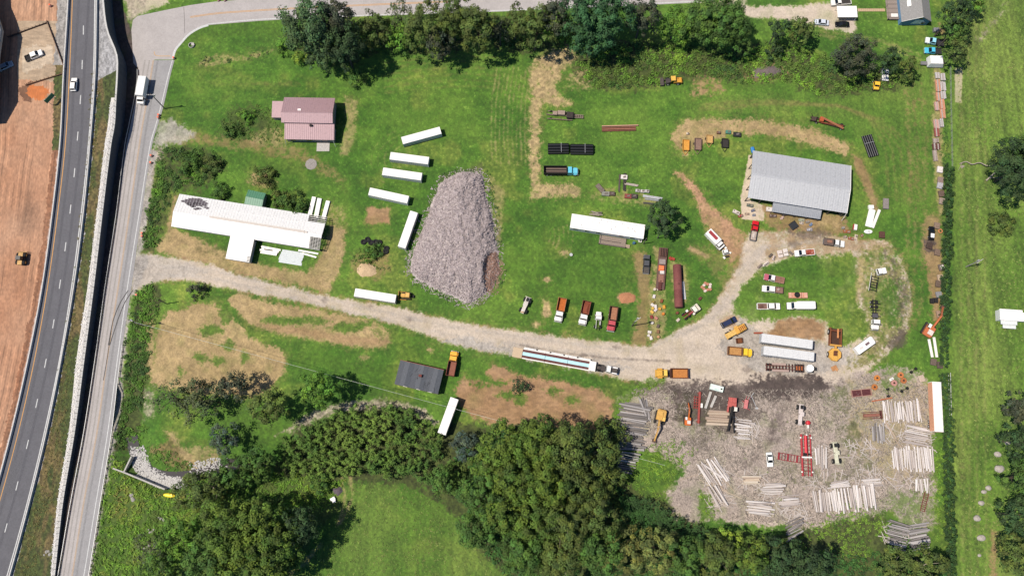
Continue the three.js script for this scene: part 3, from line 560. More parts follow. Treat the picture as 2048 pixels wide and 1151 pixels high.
const aspPale = new THREE.MeshStandardMaterial({ map: asphaltTex(158, 152, 148, 0.24), roughness: 0.92 });
const aspBlue = new THREE.MeshStandardMaterial({ map: asphaltTex(138, 136, 135, 0.24), roughness: 0.92 });
const markWhite = new THREE.MeshStandardMaterial({ color: 0xd8d8d4, map: roughTex, roughness: 0.8 });
const markYellow = new THREE.MeshStandardMaterial({ color: 0xd9a25c, map: roughTex, roughness: 0.8 });
const markPale = new THREE.MeshStandardMaterial({ color: 0xcfae88, map: roughTex, roughness: 0.85 });
struct('highway', boxUV(plain(strip(y => X('hwL')(y) - 1, y => X('hwR')(y) + 4, y => upH(y) + 0.05, ROWS, 4))), aspDark);
struct('road_line', boxUV(plain(strip(X('yel'), y => X('yel')(y) + 1.6, y => upH(y) + 0.06))), markYellow);
struct('road_line', boxUV(plain(strip(X('wht'), y => X('wht')(y) + 2, y => upH(y) + 0.06))), markWhite);
for (const [y, x] of [[-12, 168], [60, 166], [129, 163.5], [199, 160], [272, 154.5], [345, 148], [418, 140], [493, 130], [568, 119], [647, 106], [726, 90], [806, 72.5], [888, 54], [971, 33], [1055, 11], [1140, -12]]) {
const s = (E.hwL.length, (rowX(E.wht, y + 9) - rowX(E.wht, y - 9)) / 18);
struct('lane_dash', boxUV(plain(strip(v => x + (v - y) * s - 0.9, v => x + (v - y) * s + 0.9, v => upH(v) + 0.06, [y - 9, y, y + 9]))), markWhite);
}
const along = (f, h, y0, y1, step = 10) => { const a = []; for (let y = y0; y <= y1; y += step) a.push(G(f(y), y, h(y))); return a; };
const barrierMat = stone(0xd9d6cf);
const UP = y => upH(y) + 0.04;
tag(mesh('concrete_barrier', run(along(y => X('hwL')(y) - 2.5, UP, -85, 1240), 0.5, 0.85, 0.3), barrierMat), 'pale concrete barrier between the highway and the red clay', 'barrier');
tag(mesh('concrete_barrier', run(along(y => X('hwR')(y) + 1.5, UP, -85, 1240), 0.45, 0.85, 0.3), barrierMat), 'pale concrete barrier between the highway and the grass verge', 'barrier');
// --- retaining wall: face panels, cap, fence
{
const wall = thing('retaining_wall', 'long dark retaining wall of panels between highway verge and lower road', 'wall');
const top = along(X('capR'), upH, -85, 1235, 14), pm = stone(0x565a60);
const footX = y => X('capR')(y);
for (let i = 0; i < top.length - 1; i++) {
const a = top[i], b = top[i + 1], d = b.clone().sub(a), L = Math.hypot(d.x, d.z), hh = Math.min(a.y, b.y);
const g = new THREE.BoxGeometry(L - 0.05, hh + 0.3, 0.35).rotateY(Math.atan2(-d.z, d.x)).translate((a.x + b.x) / 2, (hh - 0.3) / 2, (a.z + b.z) / 2);
mesh('panel', g, pm, wall);
}
mesh('coping', run(top.map(p => V(p.x, p.y + 0.001, p.z)), 0.5, 0.28), barrierMat, wall);
const fence = thing('wire_fence', 'dark wire fence along the top of the retaining wall', 'fence');
const pts = along(y => X('capR')(y), y => upH(y) + 0.28, 190, 1235, 12);
for (const p of pts) mesh('post', bx(0.08, 1.3, 0.08, p.x, p.y, p.z), M.dark, fence);
for (const q of [0.45, 0.85, 1.25]) mesh('wire', run(pts.map(p => V(p.x, p.y + q, p.z)), 0.025, 0.025), M.dark, fence);
}
// white stone drain along the head of the wall
{
const n = 5200, g = new THREE.DodecahedronGeometry(0.16, 0), im = new THREE.InstancedMesh(g, stone(0xf6f2ec), n), m4 = new THREE.Matrix4(), q = new THREE.Quaternion(), e = new THREE.Euler();
for (let i = 0; i < n; i++) {
const y = R(205, 1150), l = X('capL')(y), r = X('capR')(y) - 1.6, x = lerp(l - 1.5, r, Math.sqrt(rnd())), p = G(x, y, upH(y)), s = R(0.6, 1.5);
m4.compose(V(p.x, p.y + 0.06, p.z), q.setFromEuler(e.set(R(0, 6), R(0, 6), R(0, 6))), V(s, s * 0.6, s)); im.setMatrixAt(i, m4);
}
im.name = 'white_stone_drain'; im.userData = { kind: 'stuff', label: 'white stones in the drain along the retaining wall', category: 'stones' }; im.castShadow = im.receiveShadow = true; scene.add(im);
}
struct('drain_bed', boxUV(plain(strip(X('capL'), y => X('capR')(y) - 1.6, y => upH(y) + 0.03, ROWS.filter(y => y >= 195)))), stone(0xece6dc));
// --- lower road
const Z0 = () => 0.02, LROWS = ROWS.filter(y => y >= 120);
struct('road_lane', boxUV(plain(strip(X('lowL'), X('lowC'), Z0, LROWS, 2))), aspPale);
struct('road_lane', boxUV(plain(strip(X('lowC'), X('lowR'), Z0, LROWS, 2))), aspBlue);
struct('road_line', boxUV(plain(strip(y => X('lowC')(y) - 1, y => X('lowC')(y) - 0.1, () => 0.026, LROWS))), markPale);
struct('road_line', boxUV(plain(strip(y => X('lowC')(y) + 0.8, y => X('lowC')(y) + 1.6, () => 0.026, LROWS))), markPale);
struct('road_line', boxUV(plain(strip(y => X('lowW')(y) - 1, y => X('lowW')(y) + 0.7, () => 0.026, ROWS.filter(y => y >= 118)))), markWhite);
// road joining from the top: one sheet for the bend and the road to the east
function flat(name, pts, y, mat) {
const P = polyW(pts), g = new THREE.ShapeGeometry(new THREE.Shape(P.map(([x, z]) => new THREE.Vector2(x, -z)))).rotateX(-Math.PI / 2).translate(0, y, 0);
return struct(name, boxUV(plain(g)), mat);
}
flat('road_bend', [[266, 126], [264, 90], [262, 60], [265, 40], [274, 32], [330, 20], [380, 10], [430, 3], [512, -3], [600, -12], [800, -25], [1100, -40], [1500, -60], [1500, -8], [1400, 5], [1200, 14], [1000, 23], [800, 30], [600, 37], [512, 42], [415, 50], [400, 54], [378, 67], [362, 84], [350, 100], [347, 119], [309, 119], [273, 134]], 0.012, aspPale);
function lineAlong(name, pts, w, y, mat) { const c = new THREE.CatmullRomCurve3(pts.map(([a, b]) => G(a, b, 0))).getPoints(pts.length * 6); const g = run(c.map(p => V(p.x, y, p.z)), w, 0.006); return struct(name, boxUV(g), mat); }
lineAlong('road_line', [[345, 117], [350, 100], [362, 85], [378, 68], [400, 55], [416, 50]], 0.75, 0.022, markWhite);
lineAlong('road_line', [[416, 48], [512, 39], [640, 34], [800, 28], [1000, 21], [1200, 12], [1400, 2]], 0.3, 0.022, markWhite);
lineAlong('road_line', [[380, 33], [430, 26], [512, 20], [640, 13], [800, 6], [900, 2]], 0.16, 0.022, markYellow);
lineAlong('road_line', [[380, 35], [430, 28], [512, 22], [640, 15], [800, 8], [900, 4]], 0.16, 0.022, markYellow);
lineAlong('road_line', [[308, 103], [310, 110], [340, 112]], 0.3, 0.022, markPale);
lineAlong('tar_seam', [[367, 14], [368, 30], [369, 66]], 0.12, 0.022, stone(0x6e6a66));
for (const [f, dx, w, m] of [['hwL', 14, 5, 0x636266], ['hwL', 34, 5, 0x626165], ['lowC', 7, 4, 0x979594], ['lowC', -9, 3, 0xaba59f], ['lowC', -18, 3, 0xa9a39e]]) struct('wheel_track', boxUV(plain(strip(y => X(f)(y) + dx, y => X(f)(y) + dx + w, y => (f === 'hwL' ? upH(y) + 0.055 : 0.023), f === 'hwL' ? ROWS : LROWS))), stone(m));
struct('asphalt_patch', boxUV(plain(strip(y => rowX(E.yel, y) + 3, y => rowX(E.yel, y) + 24, y => upH(y) + 0.057, [922, 938, 955, 970, 986]))), stone(0x68676a));
const skid = new THREE.MeshStandardMaterial({ color: 0x5e5b59, map: roughTex, roughness: 0.95 });
for (const d of [0, 9]) lineAlong('skid_mark', [[216 + d * 0.3, 690], [226 + d, 640], [240 + d, 605], [256 + d, 580]], 0.28, 0.03, skid);
lineAlong('skid_mark', [[206, 760], [213, 720], [222, 660]], 0.22, 0.03, skid);
// guard rails of the lower road
function guardRail(label, f, y0, y1, side, step) {
const o = thing('guard_rail', label, 'guard rail');
const pts = along(f, () => 0, y0, y1, step);
for (const p of pts) mesh('post', bx(0.16, 0.72, 0.2, p.x, 0, p.z), M.dark, o);
mesh('beam', run(pts.map(p => V(p.x + side * 0.16, 0.42, p.z)), 0.09, 0.31), M.galv, o);
}
guardRail('galvanised guard rail on the wall side of the lower road', y => X('lowL')(y) - 2.2, 140, 1235, 1, 14);
guardRail('galvanised guard rail on the creek side of the lower road', y => X('lowR')(y) + 2.5, 690, 1235, -1, 13);
// abutment left of the frame whose shadow falls over the clay
{
const a = thing('bridge_deck', 'raised concrete bridge deck at the left edge casting a dark shadow on clay', 'bridge'), H0 = 12;
const P = [[-21, -60], [-19, 0], [-8, 25], [3, 60], [-4, 110], [-8, 190], [-34, 232], [-300, 250], [-300, -60]].map(([x, y]) => G(x, y, H0));
const s = new THREE.Shape(P.map(p => new THREE.Vector2(p.x, -p.z)));
mesh('deck', new THREE.ExtrudeGeometry(s, { depth: 0.9, bevelEnabled: false }).rotateX(-Math.PI / 2).translate(0, H0 - 1, 0), stone(0xb9b3a8), a);
for (const [x, y] of [[-40, 30], [-40, 120], [-60, 200], [-120, 40], [-120, 150]]) { const p = G(x, y, H0); mesh('pier', cylY(0.7, 5.2, p.x, 5.9, p.z, 14), stone(0xa9a49a), a); }
const rail = P.slice(0, 8);
mesh('parapet', run(rail.map(p => V(p.x - 0.35, H0 - 0.2, p.z)), 0.35, 0.9), barrierMat, a);
for (let i = 0; i < rail.length - 1; i++) for (let k = 0; k < 5; k++) { const p = rail[i].clone().lerp(rail[i + 1], k / 5); mesh('rail_post', bx(0.12, 0.7, 0.12, p.x - 0.35, H0 + 0.7, p.z), M.dark, a); }
}
// ---------------------------------------------------------------- trees, shrubs, thickets
const leafTone = {
green: [72, 106, 34], dark: [50, 76, 34], olive: [84, 102, 38], bright: [92, 134, 36], bluegreen: [54, 96, 50], pine: [70, 98, 52],
yellow: [112, 122, 56], greydark: [66, 74, 50], blue: [70, 88, 72], sparse: [82, 94, 54], hedge: [44, 76, 28], forest: [84, 110, 30], kudzu: [50, 92, 32], lime: [116, 146, 44],
};
const lin = v => { const c = v / 255 * KALB; return c <= 0.04045 ? c / 12.92 : Math.pow((c + 0.055) / 1.055, 2.4); };
const leafMat = new THREE.MeshStandardMaterial({ color: 0xffffff, vertexColors: true, side: THREE.DoubleSide, roughness: 0.85 });
const barkMat = timber(0x5c4f43), paleBark = timber(0xa79c8c);
function leafCloud(Rad, H, type, { low = -0.35, dens = 1, leaf = 0.5, gap = 0.86, conic = 0 } = {}) {
const pos = [], nor = [], col = [], T = leafTone[type];
const nC = Math.max(9, Math.round(4.0 * Math.pow(Rad, 1.75) * (0.6 + 0.4 * H / Rad))), rc = Math.min(1.5, 0.55 + 0.13 * Rad), per = Math.round(30 * dens * (rc * rc) / (leaf * leaf * 3.6));
const lob = Array.from({ length: 9 }, () => [R_(), R_(), R_()]);
function R_() { return R(-1, 1); }
for (let c = 0; c < nC; c++) {
const u = R(low, 1), th = R(0, Math.PI * 2), s = Math.sqrt(1 - u * u), d = V(s * Math.cos(th), u, s * Math.sin(th));
let rr = 0.8 + 0.22 * rnd() + 0.2 * Math.sin(3 * th + lob[0][0] * 5) * lob[1][1] + 0.14 * Math.sin(5 * th + lob[2][0] * 9);
if (rnd() < 0.25) rr *= R(0.35, 0.8);
const taper = conic ? lerp(1, 0.25, sm(-0.5, 1, u)) : 1;
const cc = V(d.x * Rad * rr * taper, d.y * H * Math.min(1.08, rr), d.z * Rad * rr * taper), tone = R(0.5, 1.4), warm = R(-0.08, 0.1), r1 = rc * R(0.75, 1.25);
for (let k = 0; k < per; k++) {
const a = V(R_(), R(-0.45, 1), R_()).normalize(), p = cc.clone().addScaledVector(a, r1 * Math.pow(rnd(), 0.35) * gap);
const n = a.clone().multiplyScalar(0.9).addScaledVector(d, 0.45).add(V(R(-0.5, 0.5), R(-0.1, 0.6), R(-0.5, 0.5))).normalize();
const t = V(R_(), R(-0.6, 0.3), R_()).cross(n).normalize(), b = n.clone().cross(t), l = leaf * R(0.6, 1.25), w = l * R(0.6, 0.9);
const q = [p.clone().addScaledVector(t, -l * 0.55), p.clone().addScaledVector(b, w * 0.5), p.clone().addScaledVector(t, l * 0.55), p.clone().addScaledVector(b, -w * 0.5)];
const f = 1.12 * tone * R(0.78, 1.2), cr = lin(T[0] * (1 + warm)) * f, cg = lin(T[1]) * f, cb = lin(T[2] * (1 - warm)) * f;
for (const i of [0, 2, 1, 0, 3, 2]) { pos.push(q[i].x, q[i].y, q[i].z); nor.push(n.x, n.y, n.z); col.push(cr, cg, cb); }
}
}
const g = new THREE.BufferGeometry();
g.setAttribute('position', new THREE.Float32BufferAttribute(pos, 3));
g.setAttribute('normal', new THREE.Float32BufferAttribute(nor, 3));
g.setAttribute('color', new THREE.Float32BufferAttribute(col, 3));
return g;
}
const crownCache = {};
function crown(R0, H0, type, opt = {}) {
const r = Math.max(1, Math.round(R0)), key = type + r + '_' + Math.round(H0 / R0 * 2) + JSON.stringify(opt), L = crownCache[key] || (crownCache[key] = []);
if (L.length < 2 || (L.length < 3 && r < 6)) L.push(leafCloud(r, r * Math.round(H0 / R0 * 2) / 2 || r * 0.5, type, opt)); else L.push(L[0]), L.splice(0, 1);
return { g: L[L.length - 1], k: R0 / r };
}
function tree(px, py, rpx, h, type, label, { group, opt, name = 'tree', limbs = 6, bark = barkMat } = {}) {
if (h > 6) h *= 1.5; const Rm = rpx * CAM_H * 0.97 / FOCAL * (1 + Math.max(0, (900 - py) / 900) * 0.16), Hh = Math.min(h * 0.44, Rm * 1.35), hc = h - Hh * 0.95, c = G(px, py, hc);
const t = thing(name, label, 'tree', { x: c.x, z: c.z, y: 0, turn: R(0, 6.28) }, group);
const tr = 0.05 * Rm + 0.06, parts = [rod(V(0, -0.15, 0), V(0, h * 0.55, 0), tr, 8, tr * 0.6)];
mesh('trunk', parts, bark, t);
const lb = [];
for (let i = 0; i < limbs; i++) { const a = i / limbs * 6.28 + R(-0.3, 0.3), y0 = h * R(0.3, 0.52), y1 = h * R(0.62, 0.9), e = Rm * R(0.45, 0.8); lb.push(rod(V(0, y0, 0), V(Math.cos(a) * e, y1, Math.sin(a) * e), tr * 0.45, 5, 0.03)); }
if (lb.length) mesh('limbs', lb, bark, t);
const { g, k } = crown(Rm, Hh, type, opt);
const m = new THREE.Mesh(g, leafMat); m.name = 'crown'; m.castShadow = m.receiveShadow = true;
m.position.y = hc; m.scale.setScalar(k); m.rotation.y = R(0, 6.28); t.add(m);
return t;
}
function shrub(px, py, rpx, h, type, label, { group, name = 'shrub', opt } = {}) {
const c = G(px, py, h * 0.5), Rm = rpx * CAM_H / FOCAL * 1.03;
const t = thing(name, label, 'shrub', { x: c.x, z: c.z, y: 0, turn: 0 }, group);
const st = []; for (let i = 0; i < 4; i++) { const a = i * 1.57 + R(0, 1); st.push(rod(V(0, -0.05, 0), V(Math.cos(a) * Rm * 0.5, h * 0.6, Math.sin(a) * Rm * 0.5), 0.05, 5, 0.02)); }
mesh('stems', st, barkMat, t);
const { g, k } = crown(Rm, h * 0.55, type, { low: -0.6, leaf: 0.4, ...opt });
const m = new THREE.Mesh(g, leafMat); m.name = 'foliage'; m.castShadow = m.receiveShadow = true; m.position.y = h * 0.42; m.scale.set(k, k, k); m.rotation.y = R(0, 6.28); t.add(m);
return t;
}
const roadTrees = 'trees between the top road and the grass', forestG = 'trees of the wood along the bottom';
tree(622, 55, 50, 17, 'pine', 'tall feathery grey green evergreen at the left end of the roadside row', { opt: { leaf: 0.6, gap: 1 } });
tree(672, 45, 34, 15, 'greydark', 'dark narrow tree behind the tall evergreen beside the top road', { group: roadTrees });
tree(690, 95, 36, 14, 'dark', 'dark green tree casting a deep shadow right of the evergreen', { group: roadTrees });
tree(642, 110, 30, 9, 'pine', 'low evergreen in front of the tall one near the mauve roofed house', { group: roadTrees });
shrub(572, 92, 22, 4, 'bright', 'bright green shrub at the left foot of the tall evergreen');
shrub(600, 112, 18, 4, 'lime', 'yellow green shrub below the tall evergreen');
tree(752, 62, 30, 10, 'olive', 'olive tree just right of the deep shadow beside the top road', { group: roadTrees });
tree(800, 28, 24, 10, 'sparse', 'thin bare branched tree reaching over the top road', { group: roadTrees, opt: { dens: 0.4 } });
tree(800, 78, 27, 8, 'bright', 'light green low tree in a gap of the roadside row', { group: roadTrees });
tree(852, 60, 38, 14, 'olive', 'tall olive tree near the middle of the roadside row', { group: roadTrees });
tree(880, 88, 26, 11, 'greydark', 'dark tree leaning towards the lawn below the tall olive tree', { group: roadTrees });
tree(905, 35, 36, 14, 'olive', 'olive tree touching the top road above the dark one', { group: roadTrees });
tree(955, 62, 36, 14, 'olive', 'round olive tree left of a gap where road shows', { group: roadTrees });
tree(1000, 62, 24, 9, 'greydark', 'small dark tree at the gap in the roadside row', { group: roadTrees });
tree(1030, 45, 26, 11, 'olive', 'slim olive tree right of the road gap', { group: roadTrees });
tree(1072, 62, 36, 13, 'olive', 'brownish olive tree above the dry straw patch', { group: roadTrees });
tree(1112, 38, 30, 14, 'greydark', 'dark tree left of the large blue green tree', { group: roadTrees });
tree(1160, 40, 38, 16, 'bluegreen', 'large blue green tree, left of the pair beside the top road', { group: roadTrees });
tree(1212, 42, 44, 17, 'bluegreen', 'large blue green tree, right of the pair beside the top road', { group: roadTrees });
tree(1182, 78, 32, 12, 'bluegreen', 'lower blue green tree in front of the large pair', { group: roadTrees });
tree(1284, 35, 32, 13, 'greydark', 'round grey green tree right of the large blue green pair', { group: roadTrees });
tree(1350, 55, 34, 8, 'bright', 'low bushy green tree left of the big one by the gravel drive', { group: roadTrees });
tree(1400, 45, 42, 11, 'green', 'dark green tree joined to the big one by the gravel drive', { group: roadTrees });
tree(1448, 45, 46, 14, 'green', 'big green tree where the top gravel drive leaves the road', { group: roadTrees });
tree(1470, 85, 28, 8, 'green', 'low green tree under the big one by the gravel drive', { group: roadTrees });
tree(1556, 58, 20, 9, 'dark', 'small round dark tree, left of two below the gravel parking', { group: 'small trees below the gravel parking' });
tree(1602, 62, 25, 9, 'olive', 'round olive tree, right of two below the gravel parking', { group: 'small trees below the gravel parking' });
tree(1548, 100, 16, 5, 'dark', 'dark low tree among brambles below the gravel parking');
tree(1712, 113, 37, 10, 'greydark', 'broad dark feathery tree above the small yellow truck');
tree(1778, 122, 22, 8, 'dark', 'dark tree behind the white truck in the weeds');
tree(1815, 138, 19, 7, 'olive', 'olive tree right of the white truck in the weeds');
tree(1912, 28, 28, 13, 'dark', 'dark round tree beside the blue gabled house');
tree(1908, 62, 24, 11, 'green', 'green tree above the blue pickup trucks', {});
tree(1912, 105, 20, 9, 'olive', 'olive tree beside the white camper', {});
tree(1945, 5, 22, 8, 'bright', 'bright green tree at the top edge beside the big meadow');
tree(1325, 437, 33, 9, 'dark', 'dark spreading tree at the end of the white mobile home', { opt: { gap: 0.7 } });
tree(2036, 335, 50, 14, 'dark', 'large dark tree at the right edge with dead pale limbs');
tree(2046, 300, 32, 12, 'green', 'green tree behind the one with dead limbs, at the right edge');
shrub(2002, 446, 27, 3.2, 'olive', 'wide olive brown shrub alone in the right meadow');
tree(2042, 815, 30, 10, 'greydark', 'grey branched tree at the right edge below the white shed');
tree(2040, 880, 34, 11, 'dark', 'dark tree at the right edge above the meadow boulders');
tree(2040, 955, 34, 11, 'green', 'green tree at the right edge beside the meadow boulders');
tree(2038, 1030, 36, 11, 'dark', 'dark tree low on the right edge beside the dirt track');
tree(2035, 1110, 36, 11, 'olive', 'olive tree in the bottom right corner');
// yard trees
tree(636, 778, 33, 11.5, 'bright', 'bright green leafy tree with a round shadow below the tan field');
tree(536, 812, 33, 11, 'olive', 'olive tree with a round shadow left of the bright green one');
tree(470, 772, 28, 8, 'greydark', 'dark thin tree at the edge of the tan field', { opt: { dens: 0.7 } });
tree(400, 800, 42, 8, 'sparse', 'wide grey green tree below the tan field', { opt: { dens: 0.55 } });
tree(345, 795, 36, 8, 'sparse', 'half bare tree with pale twigs near the roadside hedge', { opt: { dens: 0.25 } });
tree(450, 876, 28, 7, 'blue', 'dark blue green evergreen above the creek bend');
tree(1040, 770, 17, 4, 'dark', 'small dark tree alone on the bare brown patch');
shrub(393, 582, 18, 4, 'greydark', 'round grey green shrub where the gravel drive begins');
shrub(490, 232, 18, 3, 'bright', 'rounded green shrub, upper one left of the mauve roofed house');
shrub(465, 256, 20, 3, 'green', 'spreading green shrub, lower one left of the mauve roofed house');
shrub(714, 156, 20, 4, 'green', 'green shrub below the dark shaded tree near the house');
shrub(440, 380, 18, 4, 'green', 'green shrub behind the long white building');
shrub(425, 330, 22, 3, 'olive', 'olive brush pile shrub above the long white building');
shrub(375, 325, 24, 3, 'green', 'broad green shrub near the road above the long white building');
shrub(532, 355, 24, 2.5, 'olive', 'brown brush heap right of the long white building wing roof');
shrub(585, 408, 28, 4, 'green', 'green shrub beside the green roofed shed');
shrub(560, 395, 20, 3, 'olive', 'olive shrub between the green shed and the white panels');
shrub(745, 500, 19, 2.5, 'green', 'green shrub among the black tyres');
shrub(738, 512, 14, 2, 'bright', 'light green shrub below the black tyres');
// the wood along the bottom
const wood = [[380, 985, 34, 9, 'olive', 'olive tree beside the yellow barrel and creek rocks'], [425, 975, 36, 10, 'olive', 'olive tree right of the creek rocks'], [470, 945, 32, 9, 'green', 'green tree over the creek below the blue evergreen'], [515, 930, 34, 9, 'green', 'green tree left of the bamboo thicket'], [360, 1075, 36, 9, 'bright', 'bright tree on the slope beside the lower road'],
[455, 1050, 48, 15, 'forest', 'large tree, upper left of the dark bottom clump'], [520, 1040, 44, 15, 'forest', 'large tree at the top of the dark bottom clump'], [480, 1105, 50, 15, 'forest', 'large tree in the middle of the dark bottom clump'], [555, 1085, 46, 15, 'forest', 'large tree right in the dark bottom clump above the meadow'], [420, 1120, 42, 13, 'green', 'tree at the lower left of the dark bottom clump'], [545, 1140, 44, 13, 'forest', 'tree at the bottom edge left of the meadow'], [600, 1050, 34, 13, 'dark', 'shaded tree at the right of the dark bottom clump'],
[930, 892, 27, 8, 'blue', 'grey blue tree beside the white trailer in the wood'], [970, 925, 34, 12, 'forest', 'tree left of the largest bottom crowns'], [1010, 890, 44, 15, 'forest', 'wide green tree below the bare brown patch'], [1070, 885, 46, 16, 'forest', 'large green tree at the lower edge of the bare brown patch'], [1130, 895, 48, 16, 'olive', 'tall olive tree right of the large green one'], [1185, 905, 50, 11, 'olive', 'olive tree with pale branches above the pole stack'], [1222, 870, 34, 6, 'olive', 'brown olive tree touching the grey pole stack'], [1030, 950, 46, 15, 'forest', 'deep green crown in the middle of the wood'], [1090, 965, 46, 15, 'forest', 'round green crown right of the deep green one'], [960, 985, 40, 13, 'green', 'green tree on the right border of the bottom meadow'], [1010, 1020, 44, 13, 'forest', 'green tree deep in the wood right of the meadow'], [1150, 965, 40, 12, 'olive', 'olive crown above the dark vines'], [1205, 955, 36, 8, 'olive', 'olive crown beside the lush weeds'],
[1075, 1035, 46, 13, 'forest', 'green tree below the round crown'], [1135, 1045, 46, 14, 'olive', 'pale branched olive tree left of the dark vines'], [1190, 1030, 40, 13, 'olive', 'olive tree with a bare white top left of the dark vines'], [1050, 1100, 46, 12, 'green', 'green tree above the bottom edge right of the meadow'], [1120, 1115, 46, 12, 'olive', 'olive tree at the bottom edge, middle of the wood'], [1200, 1100, 44, 12, 'green', 'green tree at the bottom edge left of the yellow one'], [1250, 1105, 42, 11, 'yellow', 'tree with yellow flowering tips at the bottom edge'], [1310, 1095, 40, 11, 'yellow', 'right hand yellow tipped tree below the vines'], [1370, 1110, 40, 11, 'green', 'green tree right of the yellow tipped ones'], [1430, 1110, 40, 11, 'olive', 'olive tree at the bottom edge below the pole heaps'], [1455, 1082, 26, 8, 'lime', 'yellow green tree below the brush heap'], [1500, 1110, 36, 10, 'forest', 'green tree at the bottom edge right of the yellow green one'], [1560, 1120, 40, 11, 'dark', 'dark tree at the bottom edge below the leaning poles'], [1615, 1125, 38, 11, 'dark', 'dark tree beside the bottom right weeds'], [1790, 1130, 32, 8, 'olive', 'low olive tree below the lower right pole stack'], [1850, 1130, 36, 9, 'olive', 'low olive tree at the lower end of the hedge'], [960, 1055, 40, 11, 'green', 'green tree at the lower right border of the meadow'], [890, 965, 28, 8, 'green', 'green tree at the upper right border of the meadow'],
[300, 1100, 30, 7, 'sparse', 'thin grey tree on the slope beside the lower road'], [320, 1140, 34, 8, 'green', 'green tree at the bottom of the road slope'], [640, 965, 20, 5, 'green', 'small green tree left of the meadow track']];
for (const [x, y, r, h, t, l] of wood) tree(x, y, r, h, t, l, { group: forestG, limbs: t === 'olive' || t === 'sparse' ? 7 : 5, bark: t === 'olive' || t === 'sparse' ? paleBark : barkMat, opt: t === 'sparse' ? { dens: 0.4 } : undefined });
// clipped shrubs of the hedge beside the right meadow
{
let first = null, i = 0;
const lab = 'round dark shrub in the long hedge beside the right meadow';
for (let y = 338; y < 1150; y += R(12, 15.5)) {
const gapHere = (y > 410 && y < 418) || (y > 735 && y < 750);
if (gapHere) continue;
const x = 1893 + 5 * Math.sin(y / 170) + (y > 800 ? 8 : 0), c = G(x, y, 1);
if (!first) { first = shrub(x, y, 11, 2.4, 'hedge', lab, { name: 'hedge_shrub', group: 'hedge shrubs' }); continue; }
const o = copyOf(first, { x: c.x, z: c.z, turn: R(0, 6) }); const s = R(0.8, 1.15); o.scale.set(s, s * R(0.85, 1.1), s); i++;
}
}
// --- uncountable growth: brambles, weeds, bamboo, vines
function clumpGeo(n, spread, h, leaf, up) {
const pos = [], nor = [], tmp = [];
for (let k = 0; k < n; k++) {
const a = V(R(-1, 1), R(0, 1), R(-1, 1)).normalize(), p = V(a.x * spread * Math.sqrt(rnd()), a.y * h * R(0.6, 1), a.z * spread * Math.sqrt(rnd()));
const nn = V(a.x * 0.6 + R(-0.6, 0.6), up + R(0, 0.7), a.z * 0.6 + R(-0.6, 0.6)).normalize(), t = V(R(-1, 1), R(-0.4, 0.4), R(-1, 1)).cross(nn).normalize(), b = nn.clone().cross(t), l = leaf * R(0.6, 1.3), w = l * 0.6;
const q = [p.clone().addScaledVector(t, -l / 2), p.clone().addScaledVector(b, w / 2), p.clone().addScaledVector(t, l / 2), p.clone().addScaledVector(b, -w / 2)];
for (const i of [0, 2, 1, 0, 3, 2]) { pos.push(q[i].x, q[i].y, q[i].z); nor.push(nn.x, nn.y, nn.z); tmp.push(1, 1, 1); }
}
const g = new THREE.BufferGeometry();
g.setAttribute('position', new THREE.Float32BufferAttribute(pos, 3)); g.setAttribute('normal', new THREE.Float32BufferAttribute(nor, 3)); return g;
}
function plumeGeo() {                                               // bamboo culm with drooping leaf sprays
const gs = [rod(V(0, 0, 0), V(0.5, 4.4, 0.2), 0.03, 4, 0.01)];
const pos = [], nor = [];
for (let k = 0; k < 46; k++) {
const y = R(1.6, 5), a = R(0, 6.28), r = R(0.1, 0.85) * (1 - (y - 1.6) / 7), p = V(0.5 * y / 5 + Math.cos(a) * r, y, 0.2 * y / 5 + Math.sin(a) * r), t = V(Math.cos(a), R(-0.7, 0.2), Math.sin(a)).normalize(), n = V(R(-0.6, 0.6), 1, R(-0.6, 0.6)).normalize(), b = n.clone().cross(t).normalize(), l = R(0.4, 0.75), w = l * 0.32;
const q = [p.clone().addScaledVector(t, -l / 2), p.clone().addScaledVector(b, w / 2), p.clone().addScaledVector(t, l / 2), p.clone().addScaledVector(b, -w / 2)];
for (const i of [0, 2, 1, 0, 3, 2]) { pos.push(q[i].x, q[i].y, q[i].z); nor.push(n.x, n.y, n.z); }
}
const g = new THREE.BufferGeometry();
g.setAttribute('position', new THREE.Float32BufferAttribute(pos, 3)); g.setAttribute('normal', new THREE.Float32BufferAttribute(nor, 3));
const c = plain(gs[0]); c.deleteAttribute('uv'); return mergeGeometries([c, g]);
}
const growMat = new THREE.MeshStandardMaterial({ color: 0xffffff, side: THREE.DoubleSide, roughness: 0.88 });
const inP = (P, x, z) => { let s = false; for (let i = 0, j = P.length - 1; i < P.length; j = i++) if ((P[i][1] > z) !== (P[j][1] > z) && x < (P[j][0] - P[i][0]) * (z - P[i][1]) / (P[j][1] - P[i][1]) + P[i][0]) s = !s; return s; };
